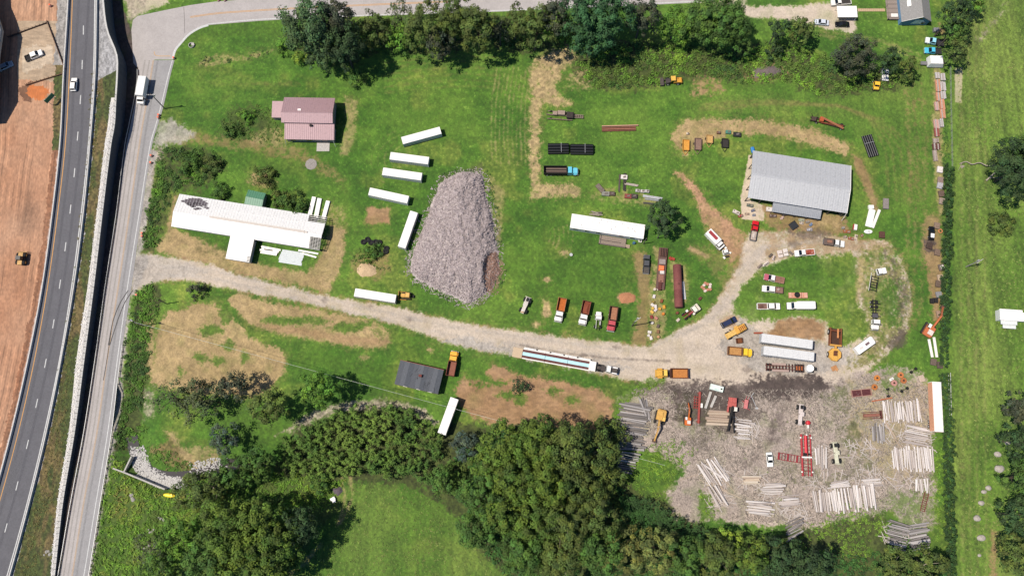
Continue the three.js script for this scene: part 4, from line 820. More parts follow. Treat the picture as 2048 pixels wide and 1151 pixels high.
function scatter(name, label, category, geo, polys, dens, tones, { s0 = 0.7, s1 = 1.4, patch = 6, level = null, thin = 0 } = {}) {
const spots = [];
for (const pts of polys) {
const P = polyW(pts); let x0 = 1e9, x1 = -1e9, z0 = 1e9, z1 = -1e9;
for (const [x, z] of P) { x0 = Math.min(x0, x); x1 = Math.max(x1, x); z0 = Math.min(z0, z); z1 = Math.max(z1, z); }
const n = Math.round((x1 - x0) * (z1 - z0) * dens);
for (let i = 0; i < n; i++) { const x = R(x0, x1), z = R(z0, z1); if (inP(P, x + R(-0.8, 0.8), z + R(-0.8, 0.8)) && (!thin || fbm(x / 4 + 11, z / 4) > thin)) spots.push([x, z]); }
}
const im = new THREE.InstancedMesh(geo, growMat, spots.length), m4 = new THREE.Matrix4(), q = new THREE.Quaternion(), e = new THREE.Euler(), c = new THREE.Color();
spots.forEach(([x, z], i) => {
const s = R(s0, s1), y = (level ? level(x, z) : 0) + gh(x, z);
m4.compose(V(x, y - 0.03, z), q.setFromEuler(e.set(R(-0.15, 0.15), R(0, 6.28), R(-0.15, 0.15))), V(s, s * R(0.75, 1.2), s)); im.setMatrixAt(i, m4);
const t = fbm(x / patch + 5, z / patch) * 1.5 - 0.25 + R(-0.18, 0.18), k = Math.max(0, Math.min(tones.length - 1.001, t * (tones.length - 1))), a = tones[Math.floor(k)], b = tones[Math.floor(k) + 1], f = k - Math.floor(k), v = 1.3 * R(0.6, 1.35);
c.setRGB(lin(lerp(a[0], b[0], f)) * v, lin(lerp(a[1], b[1], f)) * v, lin(lerp(a[2], b[2], f)) * v); im.setColorAt(i, c);
});
im.name = numbered(name); im.userData = { kind: 'stuff', label, category }; im.castShadow = im.receiveShadow = true; scene.add(im);
return im;
}
const bramble = clumpGeo(16, 0.75, 0.8, 0.5, 0.5), weedG = clumpGeo(11, 0.45, 0.45, 0.34, 0.4), tuft = clumpGeo(7, 0.28, 0.22, 0.22, 0.3), plume = plumeGeo();
const Tw = leafTone;
scatter('bramble_thicket', 'dense brambles and weeds below the trees of the top road', 'brambles', bramble, [[[1148, 130], [1180, 90], [1300, 85], [1420, 100], [1500, 105], [1540, 85], [1620, 100], [1690, 128], [1800, 150], [1830, 160], [1790, 172], [1640, 188], [1570, 160], [1490, 165], [1440, 155], [1350, 148], [1310, 168], [1200, 176], [1165, 160]], [[560, 85], [700, 40], [1150, 40], [1150, 90], [1060, 96], [950, 85], [870, 102], [770, 92], [700, 125], [620, 115]]], 1.15, [Tw.dark, Tw.green, Tw.olive, Tw.bright, Tw.lime], { patch: 6, s0: 0.6, s1: 1.7 });
scatter('roadside_thicket', 'dense green thicket beside the lower road', 'brambles', bramble, [[[272, 588], [300, 568], [322, 600], [306, 645], [298, 700], [292, 760], [284, 800], [270, 860], [256, 905], [226, 900], [242, 790], [254, 690]], [[322, 296], [430, 302], [448, 330], [400, 372], [352, 380], [332, 420], [314, 495], [286, 500], [290, 440], [306, 380]]], 1.3, [Tw.dark, Tw.green, Tw.bright], { patch: 5, thin: 0.33 });
scatter('bank_weeds', 'rough weeds on the slope between lower road and wood', 'weeds', weedG, [[[222, 905], [262, 950], [330, 990], [400, 960], [560, 945], [690, 960], [660, 1010], [560, 1040], [420, 1060], [330, 1170], [178, 1170]]], 2.2, [Tw.olive, Tw.bright, Tw.lime, [132, 124, 62]], { patch: 6, s1: 1.8 });
scatter('bamboo_thicket', 'dense bamboo like thicket above the bottom meadow', 'bamboo', plume, [[[560, 935], [575, 880], [640, 838], [720, 812], [780, 808], [840, 830], [868, 862], [905, 920], [960, 1000], [900, 985], [820, 955], [720, 950], [640, 955]]], 0.85, [[70, 104, 38], [88, 116, 40], [108, 132, 50]], { patch: 6, s0: 0.8, s1: 1.2 });
scatter('vine_blanket', 'dark green vines blanketing trees below the log yard', 'vines', bramble, [[[1235, 985], [1300, 1000], [1350, 1035], [1420, 1065], [1440, 1100], [1380, 1110], [1300, 1085], [1245, 1060]]], 2.6, [Tw.kudzu, Tw.dark, Tw.kudzu], { level: (x, z) => 2.5 + 4 * fbm(x / 6, z / 6), s0: 0.6, s1: 1.1 });
scatter('wood_undergrowth', 'undergrowth filling the wood along the bottom', 'undergrowth', bramble, [[[905, 890], [1000, 860], [1225, 850], [1240, 980], [1330, 1040], [1440, 1090], [1900, 1120], [1900, 1165], [1040, 1165], [960, 1090], [920, 1000]]], 0.5, [Tw.dark, Tw.kudzu, Tw.olive], { s0: 1, s1: 2 });
scatter('yard_weeds', 'lush weeds round the edge of the log yard', 'weeds', weedG, [[[1248, 965], [1262, 920], [1300, 890], [1350, 878], [1400, 895], [1350, 955], [1310, 1000]], [[1560, 1085], [1600, 1052], [1700, 1035], [1770, 1030], [1790, 1085], [1880, 1110], [1700, 1120]], [[1228, 850], [1240, 800], [1290, 770], [1330, 758], [1310, 780], [1262, 800], [1236, 870]], [[1863, 870], [1888, 870], [1888, 1100], [1866, 1080]], [[1395, 985], [1425, 990], [1432, 1035], [1405, 1045]], [[1690, 1000], [1745, 1005], [1760, 1030], [1640, 1045]]], 2.2, [Tw.bright, Tw.lime, Tw.green], { patch: 4, thin: 0.38 });
scatter('fence_weeds', 'weeds growing between the stacked steel and the right hand fence', 'weeds', weedG, [[[1885, 135], [1895, 135], [1897, 330], [1884, 330]], [[1884, 330], [1890, 330], [1890, 800], [1884, 800]]], 1.6, [Tw.green, Tw.dark, Tw.bright], {});
scatter('pile_weeds', 'weeds ringing the great wood chip pile', 'weeds', weedG, [[[880, 350], [905, 338], [970, 338], [980, 360], [1000, 440], [1004, 510], [1012, 540], [1000, 590], [985, 590], [996, 540], [990, 450], [968, 352], [905, 350]], [[822, 545], [840, 560], [920, 606], [915, 612], [825, 565]]], 1.6, [Tw.green, Tw.dark, Tw.bright], { thin: 0.4 });
scatter('house_weeds', 'weeds and brush around the mauve roofed house', 'weeds', weedG, [[[440, 235], [520, 205], [550, 235], [565, 285], [500, 285], [440, 272]], [[500, 330], [550, 340], [570, 370], [540, 380], [500, 370]], [[700, 520], [720, 500], [775, 498], [782, 540], [700, 540]]], 1.4, [Tw.green, Tw.olive, Tw.dark], { thin: 0.42 });
scatter('creek_weeds', 'weeds on the banks of the creek bend', 'weeds', weedG, [[[240, 840], [285, 830], [300, 890], [345, 905], [385, 930], [380, 945], [320, 938], [282, 915], [262, 880], [250, 880]], [[400, 950], [470, 935], [520, 930], [520, 950], [420, 965]]], 2.4, [Tw.olive, Tw.bright, Tw.green, [140, 120, 80]], { patch: 3, s1: 1.6, thin: 0.36 });
scatter('bend_scrub', 'brown scrub strip in the lawn near the road bend', 'weeds', weedG, [[[396, 120], [420, 112], [470, 112], [545, 102], [550, 108], [470, 122], [420, 132], [400, 132]]], 1.2, [Tw.olive, Tw.dark, [130, 112, 76]], { thin: 0.42 });
scatter('verge_grass', 'rough grass on the highway verge', 'grass', tuft, [[[190, 300], [205, 160], [222, 160], [208, 300], [180, 500], [150, 740], [130, 900], [70, 1160], [35, 1160], [90, 960], [120, 800], [160, 560]]], 2.5, [[96, 104, 50], [124, 110, 66], [84, 100, 42]], { s1: 1.8, level: (x, z) => { let y = 4; for (let k = 0; k < 3; k++) { const f = (CAM_H - y) * cT - z * sT, up = (y - CAM_H) * sT - z * cT; y = upH(575.5 - FOCAL * up / f); } return y; } });
scatter('meadow_tufts', 'tall grass tufts over the right and bottom meadows', 'grass', tuft, [[[1912, -20], [2100, -20], [2100, 1180], [1920, 1180]], [[700, 965], [780, 965], [870, 1000], [920, 1060], [1030, 1160], [580, 1160], [650, 1100]]], 1.1, [[96, 120, 52], [120, 138, 66], [138, 142, 78]], { s1: 1.5 });
// ---------------------------------------------------------------- buildings
function locals(at) { const c = Math.cos(at.turn), s = Math.sin(at.turn); return (px, py, h) => { const p = G(px, py, h), dx = p.x - at.x, dz = p.z - at.z; return V(dx * c - dz * s, h, dx * s + dz * c); }; }
const seamGeo = (x0, x1, za, ya, zb, yb, step, w = 0.05, hgt = 0.05) => { const a = []; for (let x = x0 + step / 2; x < x1; x += step) a.push(bar(V(x, ya + hgt * 0.4, za), V(x, yb + hgt * 0.4, zb), w, hgt)); return a; };
function roofSlab(x0, x1, za, ya, zb, yb, t = 0.1) { return slabOn(za > zb ? [V(x0, ya, za), V(x1, ya, za), V(x1, yb, zb), V(x0, yb, zb)] : [V(x0, yb, zb), V(x1, yb, zb), V(x1, ya, za), V(x0, ya, za)], t, 0); }
function windowIn(parent, x, y, z, w, h, side, frame = 0xe8e4dc) {   // side: 'z+','z-','x+','x-' face direction
const along = side[0] === 'z', k = side[1] === '+' ? 1 : -1;
const f = mesh('window', along ? bx(w, h, 0.08, x, y, z + k * 0.04) : bx(0.08, h, w, x + k * 0.04, y, z), paint(frame), parent);
mesh('pane', along ? bx(w - 0.16, h - 0.16, 0.03, x, y + 0.08, z + k * 0.09) : bx(0.03, h - 0.16, w - 0.16, x + k * 0.09, y + 0.08, z), M.glass, f);
}
// --- house with the mauve metal roof
{
const at = span(665, 225.7, 561.8, 224, 6.4), L = locals(at), h = thing('farmhouse', 'farmhouse with faded mauve metal roof in two tiers', 'house', { ...at, y: 0 });
const x0 = -at.L / 2, x1 = at.L / 2, zb = (L(571, 192.4, 4.3).z + L(671.8, 198.6, 4.3).z) / 2, zf = (L(560.6, 241, 5.3).z + L(664.5, 250, 5.3).z) / 2, zl = (L(566, 277, 3.3).z + L(664, 281, 3.3).z) / 2;
const mauve = new THREE.MeshStandardMaterial({ color: 0x9e8389, map: grimeTex, roughness: 0.55, metalness: 0.1 }), wall = paint(0x8b8784, 0.8);
const shp = new THREE.Shape([[-zb - 0.4, 0], [-zf + 0.3, 0], [-zf + 0.3, 5.1], [0, 6.2], [-zb - 0.4, 4.2]].map(a => new THREE.Vector2(-a[0], a[1])));
mesh('wall', new THREE.ExtrudeGeometry(shp, { depth: at.L - 0.9, bevelEnabled: false }).rotateY(-Math.PI / 2).translate(x1 - 0.45, 0, 0), wall, h);
const r1 = mesh('roof', [roofSlab(x0, x1, zb, 4.3, 0, 6.4), roofSlab(x0, x1, zf, 5.3, 0, 6.4)], mauve, h);
mesh('seams', [...seamGeo(x0, x1, zb, 4.4, 0, 6.5, 0.6), ...seamGeo(x0, x1, zf, 5.4, 0, 6.5, 0.6), cylX(0.12, at.L, 0, 6.48, 0, 8)], mauve, r1);
mesh('roof_hatch', bx(1.0, 0.14, 0.9, L(598, 220, 6.2).x, 6.12, -0.9), paint(0xe6dede), h);
const r2 = mesh('porch_roof', roofSlab(x0 + 0.8, x1 + 0.3, zf - 0.4, 4.5, zl, 3.3), mauve, h);
mesh('seams', seamGeo(x0 + 0.8, x1 + 0.3, zf - 0.4, 4.62, zl, 3.42, 0.6), mauve, r2);
mesh('porch_wall', bx(at.L - 1.2, 3.2, zl - zf - 0.5, 0.5, 0, (zl + zf) / 2 - 0.3), wall, h);
for (const x of [-5.5, -2, 2.5, 6]) windowIn(h, x, 4.72, zf - 0.3, 1.5, 0.4, 'z+', 0x777777);
for (const x of [-5, 0, 5]) windowIn(h, x, 0.9, zl - 0.55, 1.8, 1.2, 'z+', 0x777777);
mesh('chimney', bx(0.7, 1.2, 0.6, L(622, 250, 4.4).x, 4.0, zf + 0.6, 0), stone(0x3a3230), h);
const xa = L(545, 203, 3).x, xb = x0 + 0.4, za = L(545, 203, 3).z, zc = L(543, 234, 3).z;
mesh('annex_roof', roofSlab(xa, xb, za, 3.4, zc, 2.7), mauve, h);
mesh('annex_wall', bx(xb - xa - 0.4, 2.6, zc - za - 0.6, (xa + xb) / 2, 0, (za + zc) / 2), wall, h);
mesh('downspout', [rod(V(x1 + 0.2, 0, zl + 0.9), V(x1 - 0.1, 3.3, zl), 0.06), rod(V(x0 + 0.6, 0, zl + 0.5), V(x0 + 0.9, 3.3, zl), 0.06)], paint(0xe4e0dc), h);
}
tag(mesh('concrete_slab', bx(4, 0.12, 2.8, ...Object.values((p => ({ x: p.x, y: 0, z: p.z }))(G(646, 294)))), M.concrete), 'cracked pale concrete slab below the mauve roofed house', 'slab');
// --- long white farm building with peeled roof
{
const at = span(642.5, 469, 346, 422, 4.4), L = locals(at), h = thing('long_shed', 'long white metal roofed farm building with peeled dark patch', 'shed', { ...at, y: 0 });
const x0 = -at.L / 2, x1 = at.L / 2, zb = (L(353, 386, 3.1).z + L(612, 428.5, 3.1).z) / 2, zf = (L(343, 451, 3.1).z + L(632, 500, 3.1).z) / 2;
const white = new THREE.MeshStandardMaterial({ color: 0xe6e6e6, map: grimeTex, roughness: 0.6 }), dull = new THREE.MeshStandardMaterial({ color: 0xd2d4d6, map: grimeTex, roughness: 0.6 });
const e1 = x1 - 3.2;                                               // the last bay is stripped to the frame
mesh('wall', [bx(at.L - 1, 2.9, 0.2, 0, 0, zf - 0.5), bx(at.L - 4, 2.9, 0.2, -1.5, 0, zb + 0.5), bx(0.2, 2.9, zf - zb - 1.4, x0 + 0.6, 0, (zb + zf) / 2)], paint(0xb9b6b0, 0.8), h);
const rf = mesh('roof', [roofSlab(x0, e1, zf, 3.1, 0, 4.4), roofSlab(e1, x1 + 0.1, zf * 0.22, 4.1, 0, 4.4)], white, h);
mesh('seams', seamGeo(x0, e1, zf, 3.22, 0, 4.5, 0.9, 0.05, 0.04), white, rf);
const rb = mesh('roof', [roofSlab(x0, x1 - 5.2, zb, 3.1, 0, 4.4), roofSlab(x1 - 5.2, x1 + 0.2, zb * 0.62, 3.6, 0, 4.4)], dull, h);
mesh('seams', [...seamGeo(x0, x1 - 5.2, zb, 3.22, 0, 4.5, 0.9, 0.05, 0.04), bar(V(x0 + 14, 3.88, zb * 0.48), V(x1 - 6, 3.88, zb * 0.48), 0.1, 0.08)], dull, rb);
mesh('ridge_vent', [bx(at.L * 0.66, 0.28, 0.5, 3.5, 4.4, 0), bx(at.L * 0.62, 0.06, 0.7, 3.5, 4.68, 0)], paint(0xb7b0aa), rf);
// peeled patch: bare dark felt, torn edges
const felt = stone(0x6b6266), bc = L(389, 405, 3.8);
const yAt = z => 3.1 + (z - zb) / (0 - zb) * 1.3 + 0.115, ang = Math.atan2(1.3, -zb);
const blob = (cx, cz, rx, rz, n, jag) => { const s = new THREE.Shape(); for (let i = 0; i <= n; i++) { const a = i / n * 6.283, r = 1 + jag * (noise(i * 0.9 + cx, cz * 3) - 0.5) * 2; s[i ? 'lineTo' : 'moveTo'](Math.cos(a) * rx * r, Math.sin(a) * rz * r); } return new THREE.ExtrudeGeometry(s, { depth: 0.02, bevelEnabled: false }).rotateX(-Math.PI / 2).rotateX(-ang).translate(cx, yAt(cz), cz); };
mesh('bare_felt', blob(bc.x, bc.z - 0.2, 4.1, 1.35, 40, 0.25), felt, rb);
for (let k = 0; k < 14; k++) mesh('bare_felt', blob(bc.x + R(-3.6, 6.5), bc.z + R(-0.9, 2.4), R(0.3, 0.9), R(0.15, 0.4), 11, 0.6), felt, rb);
// exposed frame at the right end
for (let k = 0; k < 5; k++) { const x = e1 + 0.2 + k * 0.75; mesh('rafter', bar(V(x, 3.0, zf), V(x, 4.25, 0.2), 0.1, 0.16), timber(0xcfc9bf), h); }
for (let k = 0; k < 9; k++) { const t = k / 8; mesh('purlin', bar(V(e1 - 0.3, lerp(3.1, 4.1, t) + 0.08, lerp(zf, zf * 0.3, t)), V(x1, lerp(3.1, 4.1, t) + 0.08, lerp(zf, zf * 0.3, t)), 0.12, 0.08), timber(0xdad6cc), h); }
for (let k = 0; k < 4; k++) { const t = k / 3; mesh('purlin', bar(V(x1 - 5.3, lerp(3.05, 3.5, t), lerp(zb, zb * 0.68, t)), V(x1 + 0.3, lerp(3.05, 3.5, t), lerp(zb, zb * 0.68, t)), 0.14, 0.1), timber(0xdad6cc), h); }
for (let k = 0; k < 6; k++) mesh('rafter', bar(V(x1 - 5.2 + k, 2.98, zb), V(x1 - 5.2 + k, 3.55, zb * 0.6), 0.1, 0.14), timber(0x8c857b), h);
for (const z of [zb + 0.3, zb / 2, 0, zf / 2, zf - 0.3]) mesh('post', bx(0.16, 3.0 + (1 - Math.abs(z) / Math.max(zf, -zb)) * 1.1, 0.16, x1 - 0.2, 0, z), timber(0x8c857b), h);
mesh('torn_eave', Array.from({ length: 4 }, (_, k) => bar(V(x0 + 0.6 + k * 0.02, 3.16 + k * 0.06, zf - 0.4 - k * 0.5), V(x0 + 2.2, 3.16 + k * 0.06, zf - 0.4 - k * 0.5), 0.16, 0.12)), M.dark, h);
// front wing
const wx0 = L(461, 473, 3).x, wx1 = L(508, 481, 3).x, wz1 = L(478, 521, 3).z;
mesh('wing_roof', roofSlab(wx0, wx1, zf - 0.4, 3.3, wz1, 2.9), white, h);
mesh('seams', seamGeo(wx0, wx1, zf + 0.1, 3.4, wz1, 3.02, 0.9, 0.05, 0.04), white, h.children[h.children.length - 1]);
mesh('wing_wall', bx(wx1 - wx0 - 0.6, 2.8, wz1 - zf - 0.2, (wx0 + wx1) / 2, 0, (zf + wz1) / 2 - 0.2), paint(0xb9b6b0, 0.8), h);
mesh('torn_eave', Array.from({ length: 4 }, (_, k) => bar(V(wx1 - 0.9, 3.08 + k * 0.03, wz1 - 0.3 - k * 0.42), V(wx1 + 0.1, 3.08 + k * 0.03, wz1 - 0.3 - k * 0.42), 0.15, 0.1)), M.dark, h);
}
{
const at = span(527, 400, 492, 393, 3), h = thing('green_shed', 'small green metal roofed shed behind the long white building', 'shed', { ...at, y: 0 }), green = new THREE.MeshStandardMaterial({ color: 0x4b7d62, map: grimeTex, roughness: 0.5 });
const l = at.L / 2;
const r = mesh('roof', [roofSlab(-l, l, -2.3, 2.8, 0, 3.3), roofSlab(-l, l, 2.3, 2.8, 0, 3.3)], green, h);
mesh('seams', [...seamGeo(-l, l, -2.3, 2.9, 0, 3.4, 0.7), ...seamGeo(-l, l, 2.3, 2.9, 0, 3.4, 0.7)], green, r);
mesh('wall', bx(at.L - 0.5, 2.7, 4.1, 0, 0, 0), paint(0x8d9188, 0.8), h);
}
// --- white mobile home with deck
{
const at = span(1289, 463, 1142, 440.5, 3.4), L = locals(at), h = thing('mobile_home', 'long white roofed mobile home with a wooden deck in front', 'mobile home', { ...at, y: 0 }), W = 4.3, l = at.L;
mesh('wall', bx(l - 0.2, 3.15, W - 0.2, 0, 0, 0, 0, 0.05), paint(0xbfc3c8, 0.7), h);
const rfm = new THREE.MeshStandardMaterial({ color: 0xe2e2e0, map: grimeTex, roughness: 0.7 });
const r = mesh('roof', [roofSlab(-l / 2, l / 2, -W / 2 - 0.1, 3.15, 0, 3.4), roofSlab(-l / 2, l / 2, W / 2 + 0.1, 3.15, 0, 3.4)], rfm, h);
for (let k = 0; k < 34; k++) { const z = R(-W / 2 + 0.3, W / 2 - 0.3); mesh('roof_patch', bx(R(0.2, 0.6), 0.02, R(0.12, 0.3), R(-l / 2 + 0.6, l / 2 - 0.6), 3.4 - Math.abs(z) / (W / 2) * 0.25 + 0.1, z, R(0, 3)), stone([0xcfcdcb, 0xd6d4d0, 0xc4c0bc][k % 3]), r); }
for (const x of [-9.5, -6, -2.5, 4.5, 8]) windowIn(h, x, 1.5, W / 2 - 0.1, 1.4, 1.0, 'z+');
const a = L(1200, 470, 0.5), b = L(1251, 490, 0.5), dk = thing('porch_deck', 'weathered wooden deck with rails in front of the white mobile home', 'deck', { ...at, y: 0 });
const dw = 8.2, dz0 = W / 2 + 0.1, dz1 = dz0 + 2.9, dx = (a.x + b.x) / 2;
for (let k = 0; k < 19; k++) mesh('plank', bx(dw, 0.05, 0.14, dx, 0.5, dz0 + 0.1 + k * 0.153), timber(k % 3 ? 0xa08f80 : 0x8f8072), dk);
for (const px of [-1, 1]) for (const pz of [0.05, 0.5, 1]) mesh('post', bx(0.12, 1.5, 0.12, dx + px * (dw / 2 - 0.06), 0, lerp(dz0, dz1, pz)), timber(0x7d6f63), dk);
mesh('rail', [bx(dw, 0.08, 0.12, dx, 1.42, dz1), bx(0.12, 0.08, 2.9, dx - dw / 2 + 0.06, 1.42, (dz0 + dz1) / 2)], timber(0x8f8072), dk);
mesh('rail', bx(dw * 0.72, 0.1, 0.14, dx - 0.6, 1.0, (dz0 + dz1) / 2 + 0.2), timber(0x6d6158), dk);
mesh('step', [bx(1.3, 0.18, 0.5, dx + dw / 2 + 0.7, 0.1, dz1 - 0.4), bx(1.3, 0.18, 0.5, dx + dw / 2 + 0.7, 0.28, dz1 - 0.9)], timber(0xb09c86), dk);
const back = thing('lumber_heap', 'heap of grey boards behind the white mobile home', 'lumber', spot(1192, 428, at.turn), null);
for (let k = 0; k < 12; k++) mesh('board', bx(R(2.2, 3.4), 0.08, 0.2, R(-0.6, 0.6), 0.02 + k * 0.085, R(-0.5, 0.5), R(-0.25, 0.25)), timber([0x9b8f82, 0x7c7067, 0xb0a596][k % 3]), back);
const bq = spot(1267.5, 486.5), br = thing('blue_barrel', 'blue barrel in front of the white mobile home', 'barrel', bq); mesh('body', cylY(0.42, 0.95, 0, 0, 0, 18), paint(0x3e6d94), br); mesh('lid', cylY(0.36, 0.06, 0, 0.95, 0, 18), paint(0x2f5876), br);
const ac = thing('heat_pump', 'white heat pump box at the right end of the mobile home', 'heat pump', spot(1280, 482, at.turn)); mesh('cabinet', bx(0.95, 0.9, 0.95, 0, 0, 0, 0, 0.04), paint(0xdedbd6), ac); mesh('fan_grille', cylY(0.34, 0.04, 0, 0.9, 0, 16), M.dark, ac);
}
// --- big grey barn
{
const at = span(1701, 378, 1503, 347, 6.0), L = locals(at), h = thing('metal_barn', 'large open fronted barn with grey ribbed metal roof', 'barn', { ...at, y: 0 });
const x0 = -at.L / 2, x1 = at.L / 2, zb = (L(1508, 302, 4.7).z + L(1706, 331, 4.7).z) / 2, zf = (L(1498, 396, 4.7).z + L(1696, 426, 4.7).z) / 2;
const gm = new THREE.MeshStandardMaterial({ color: 0xb2b6bc, map: grimeTex, roughness: 0.5, metalness: 0.25 });
const n = 20, st = at.L / n;                                       // roofing sheets one by one
for (let k = 0; k < n; k++) { const a = x0 + k * st, b = a + st - 0.02, v = gm; mesh('roof_sheet', roofSlab(a, b, zb, 4.7, 0, 6), v, h); mesh('roof_sheet', roofSlab(a, b, zf, 4.7, 0, 6), v, h); }
mesh('seams', [...seamGeo(x0, x1, zb, 4.82, 0, 6.12, st / 2, 0.07, 0.05), ...seamGeo(x0, x1, zf, 4.82, 0, 6.12, st / 2, 0.07, 0.05)], gm, h);
mesh('ridge_cap', bx(at.L, 0.1, 0.5, 0, 6.06, 0), gm, h);
mesh('trim', [bar(V(x1 + 0.08, 4.72, zb), V(x1 + 0.08, 6.06, 0), 0.14, 0.24), bar(V(x1 + 0.08, 4.72, zf), V(x1 + 0.08, 6.06, 0), 0.14, 0.24)], paint(0xe4e4e2), h);
mesh('wall', [bx(at.L - 0.6, 4.6, 0.12, 0, 0, zb + 0.5), bx(0.12, 4.6, zf - zb - 2, x1 - 0.6, 0, (zb + zf) / 2)], paint(0x7f8488, 0.6), h);
for (let k = 0; k <= 7; k++) mesh('post', bx(0.22, 4.6, 0.22, x0 + 0.3 + k * (at.L - 0.6) / 7, 0, zf - 0.5), timber(0x6f655a), h);
for (let k = 0; k <= 4; k++) mesh('post', bx(0.22, 4.6, 0.22, x0 + 0.4, 0, lerp(zb + 0.6, zf - 0.6, k / 4)), timber(0x6f655a), h);
mesh('brace', bar(V(x1 + 0.1, 4.6, zf - 0.2), V(x1 + 0.3, 0.2, zf + 0.9), 0.16, 0.16), paint(0xdcdad6), h);
const la = L(1546, 405, 2.8), lb = L(1643, 420, 2.8), lx0 = la.x, lx1 = lb.x;
const lr = mesh('lean_to_roof', roofSlab(lx0, lx1, zf - 0.8, 3.5, zf + 2.4, 2.5), paint(0x8f949c, 0.5), h);
mesh('seams', seamGeo(lx0, lx1, zf, 3.3, zf + 2.4, 2.6, 0.55, 0.06, 0.05), paint(0x7a7f88, 0.5), lr);
for (let k = 0; k < 5; k++) mesh('post', bx(0.16, 2.45, 0.16, lerp(lx0 + 0.2, lx1 - 0.2, k / 4), 0, zf + 2.2), timber(0x6f655a), h);
}
// --- small block building with dark flat roof
{
const at = span(881.5, 763.5, 794.5, 743.5, 3.3), h = thing('block_building', 'small block building with dark grey felt roof beside the yellow dump truck', 'building', { ...at, y: 0 }), l = at.L, W = 7.1;
mesh('wall', bx(l - 0.5, 3.0, W - 0.3, 0, 0, 0.1), stone(0xb7a98f), h);
const felt = [stone(0x5e6166), stone(0x686b70), stone(0x565a60)];
for (let k = 0; k < 9; k++) mesh('roof_sheet', bx(l / 9 - 0.015, 0.14, W, -l / 2 + (k + 0.5) * l / 9, 3.05 + (k % 2) * 0.012, 0), felt[k % 3], h);
mesh('roof_edge', bx(l + 0.1, 0.26, 0.16, 0, 3.02, -W / 2 - 0.09), rusty(0x8a5f52), h);
mesh('chimney', bx(0.9, 0.9, 0.7, 0.3, 3.2, -0.4), stone(0x7e4238), h);
mesh('tar_streak', Array.from({ length: 14 }, () => bx(R(0.5, 2.2), 0.012, R(0.06, 0.16), R(-l / 2 + 1.2, l / 2 - 1.2), 3.204, R(-W / 2 + 0.4, W / 2 - 0.4), R(1.1, 1.9))), stone(0x3f4246), h);
for (const x of [-3.5, 0.5, 4]) windowIn(h, x, 1.2, W / 2 - 0.05, 1.2, 0.9, 'z+');
}
// --- house and carport at the top right
{
const pa = G(1805, 42, 3), pb = G(1862, 43, 3), at = { x: (pa.x + pb.x) / 2, z: pa.z - 6, turn: 0 }, w = pb.x - pa.x + 0.4;
const h = thing('blue_gabled_house', 'house with blue gable end and grey shingle roof at the top edge', 'house', at);
const shp = new THREE.Shape([[-w / 2 + 0.3, 0], [w / 2 - 0.3, 0], [w / 2 - 0.3, 3.0], [0.9, 5.6], [-w / 2 + 0.3, 3.0]].map(a => new THREE.Vector2(...a)));
mesh('wall', new THREE.ExtrudeGeometry(shp, { depth: 13, bevelEnabled: false }).translate(0, 0, -7.2), paint(0x5f86a8, 0.7), h);
const sh = stone(0x9b9894), z0 = -7.5, z1 = 6.2;
const sl = (xa, ya, xb, yb) => slabOn([V(xa, ya, z1), V(xb, yb, z1), V(xb, yb, z0), V(xa, ya, z0)], 0.12, 0);
mesh('roof', [sl(-w / 2, 2.95, 0.9, 5.75), sl(0.9, 5.75, w / 2, 2.95)], sh, h);
mesh('gable_panel', slabOn([V(-1.2, 1.2, 5.85), V(3.4, 1.2, 5.85), V(2.2, 3.4, 5.85), V(-0.2, 3.4, 5.85)], 0.06, 0), paint(0xdfe6ee), h);
windowIn(h, 0.9, 3.9, 5.8, 1.4, 0.9, 'z+'); windowIn(h, 2.6, 1.2, 5.9, 1.2, 1.1, 'z+');
mesh('roof_trim', bar(V(-w / 2, 3.08, z1 + 0.04), V(0.9, 5.88, z1 + 0.04), 0.08, 0.24), paint(0xe6e6e4), h);
mesh('skylight', slabOn([V(-2.9, 4.08, 1.5), V(-1.9, 4.66, 1.5), V(-1.9, 4.66, -0.6), V(-2.9, 4.08, -0.6)], 0.06, 0), paint(0xe8e8e6), h);
const dk = thing('house_deck', 'grey wooden deck on the left of the blue gabled house', 'deck', { x: G(1787, 20, 0.8).x, z: at.z - 0.5, turn: 0 });
for (let k = 0; k < 20; k++) mesh('plank', bx(4.4, 0.06, 0.5, 0, 0.75, -5.5 + k * 0.52), timber(k % 3 ? 0x9a8b80 : 0x877a70), dk);
for (const z of [-5.4, 0, 4.6]) for (const x of [-2.1, 2.1]) mesh('post', bx(0.12, 1.7, 0.12, x, 0, z), timber(0x7d6f63), dk);
mesh('rail', [bx(0.1, 0.08, 10.2, -2.1, 1.62, -0.4), bx(4.3, 0.08, 0.1, 0, 1.62, 4.7)], timber(0x8f8072), dk);
mesh('door_step', bx(2.2, 0.1, 1.2, 0.2, 0.82, 3.2), paint(0xd9d6d2), dk);
const c0 = G(1695, 23, 2.6), cp = thing('carport', 'white flat roofed carport on the gravel parking', 'carport', { x: c0.x, z: c0.z, turn: 0 });
mesh('roof', bx(6.4, 0.16, 4.0, 0, 2.5, 0, 0, 0.04), paint(0xe6e6e4), cp); mesh('fascia', bx(6.4, 0.35, 0.1, 0, 2.15, 1.9), M.dark, cp);
for (const x of [-3, 3]) for (const z of [-1.8, 1.8]) mesh('post', bx(0.12, 2.5, 0.12, x, 0, z), paint(0xdad8d4), cp);
const p0 = G(1744, 20), pw = thing('boardwalk', 'tan board path between carport and house deck', 'path', { x: p0.x, z: p0.z, turn: 0 });
for (let k = 0; k < 14; k++) mesh('board', bx(0.6, 0.07, 1.0, -4.3 + k * 0.64, 0.02, 0), timber(0xc6a986), pw);
}
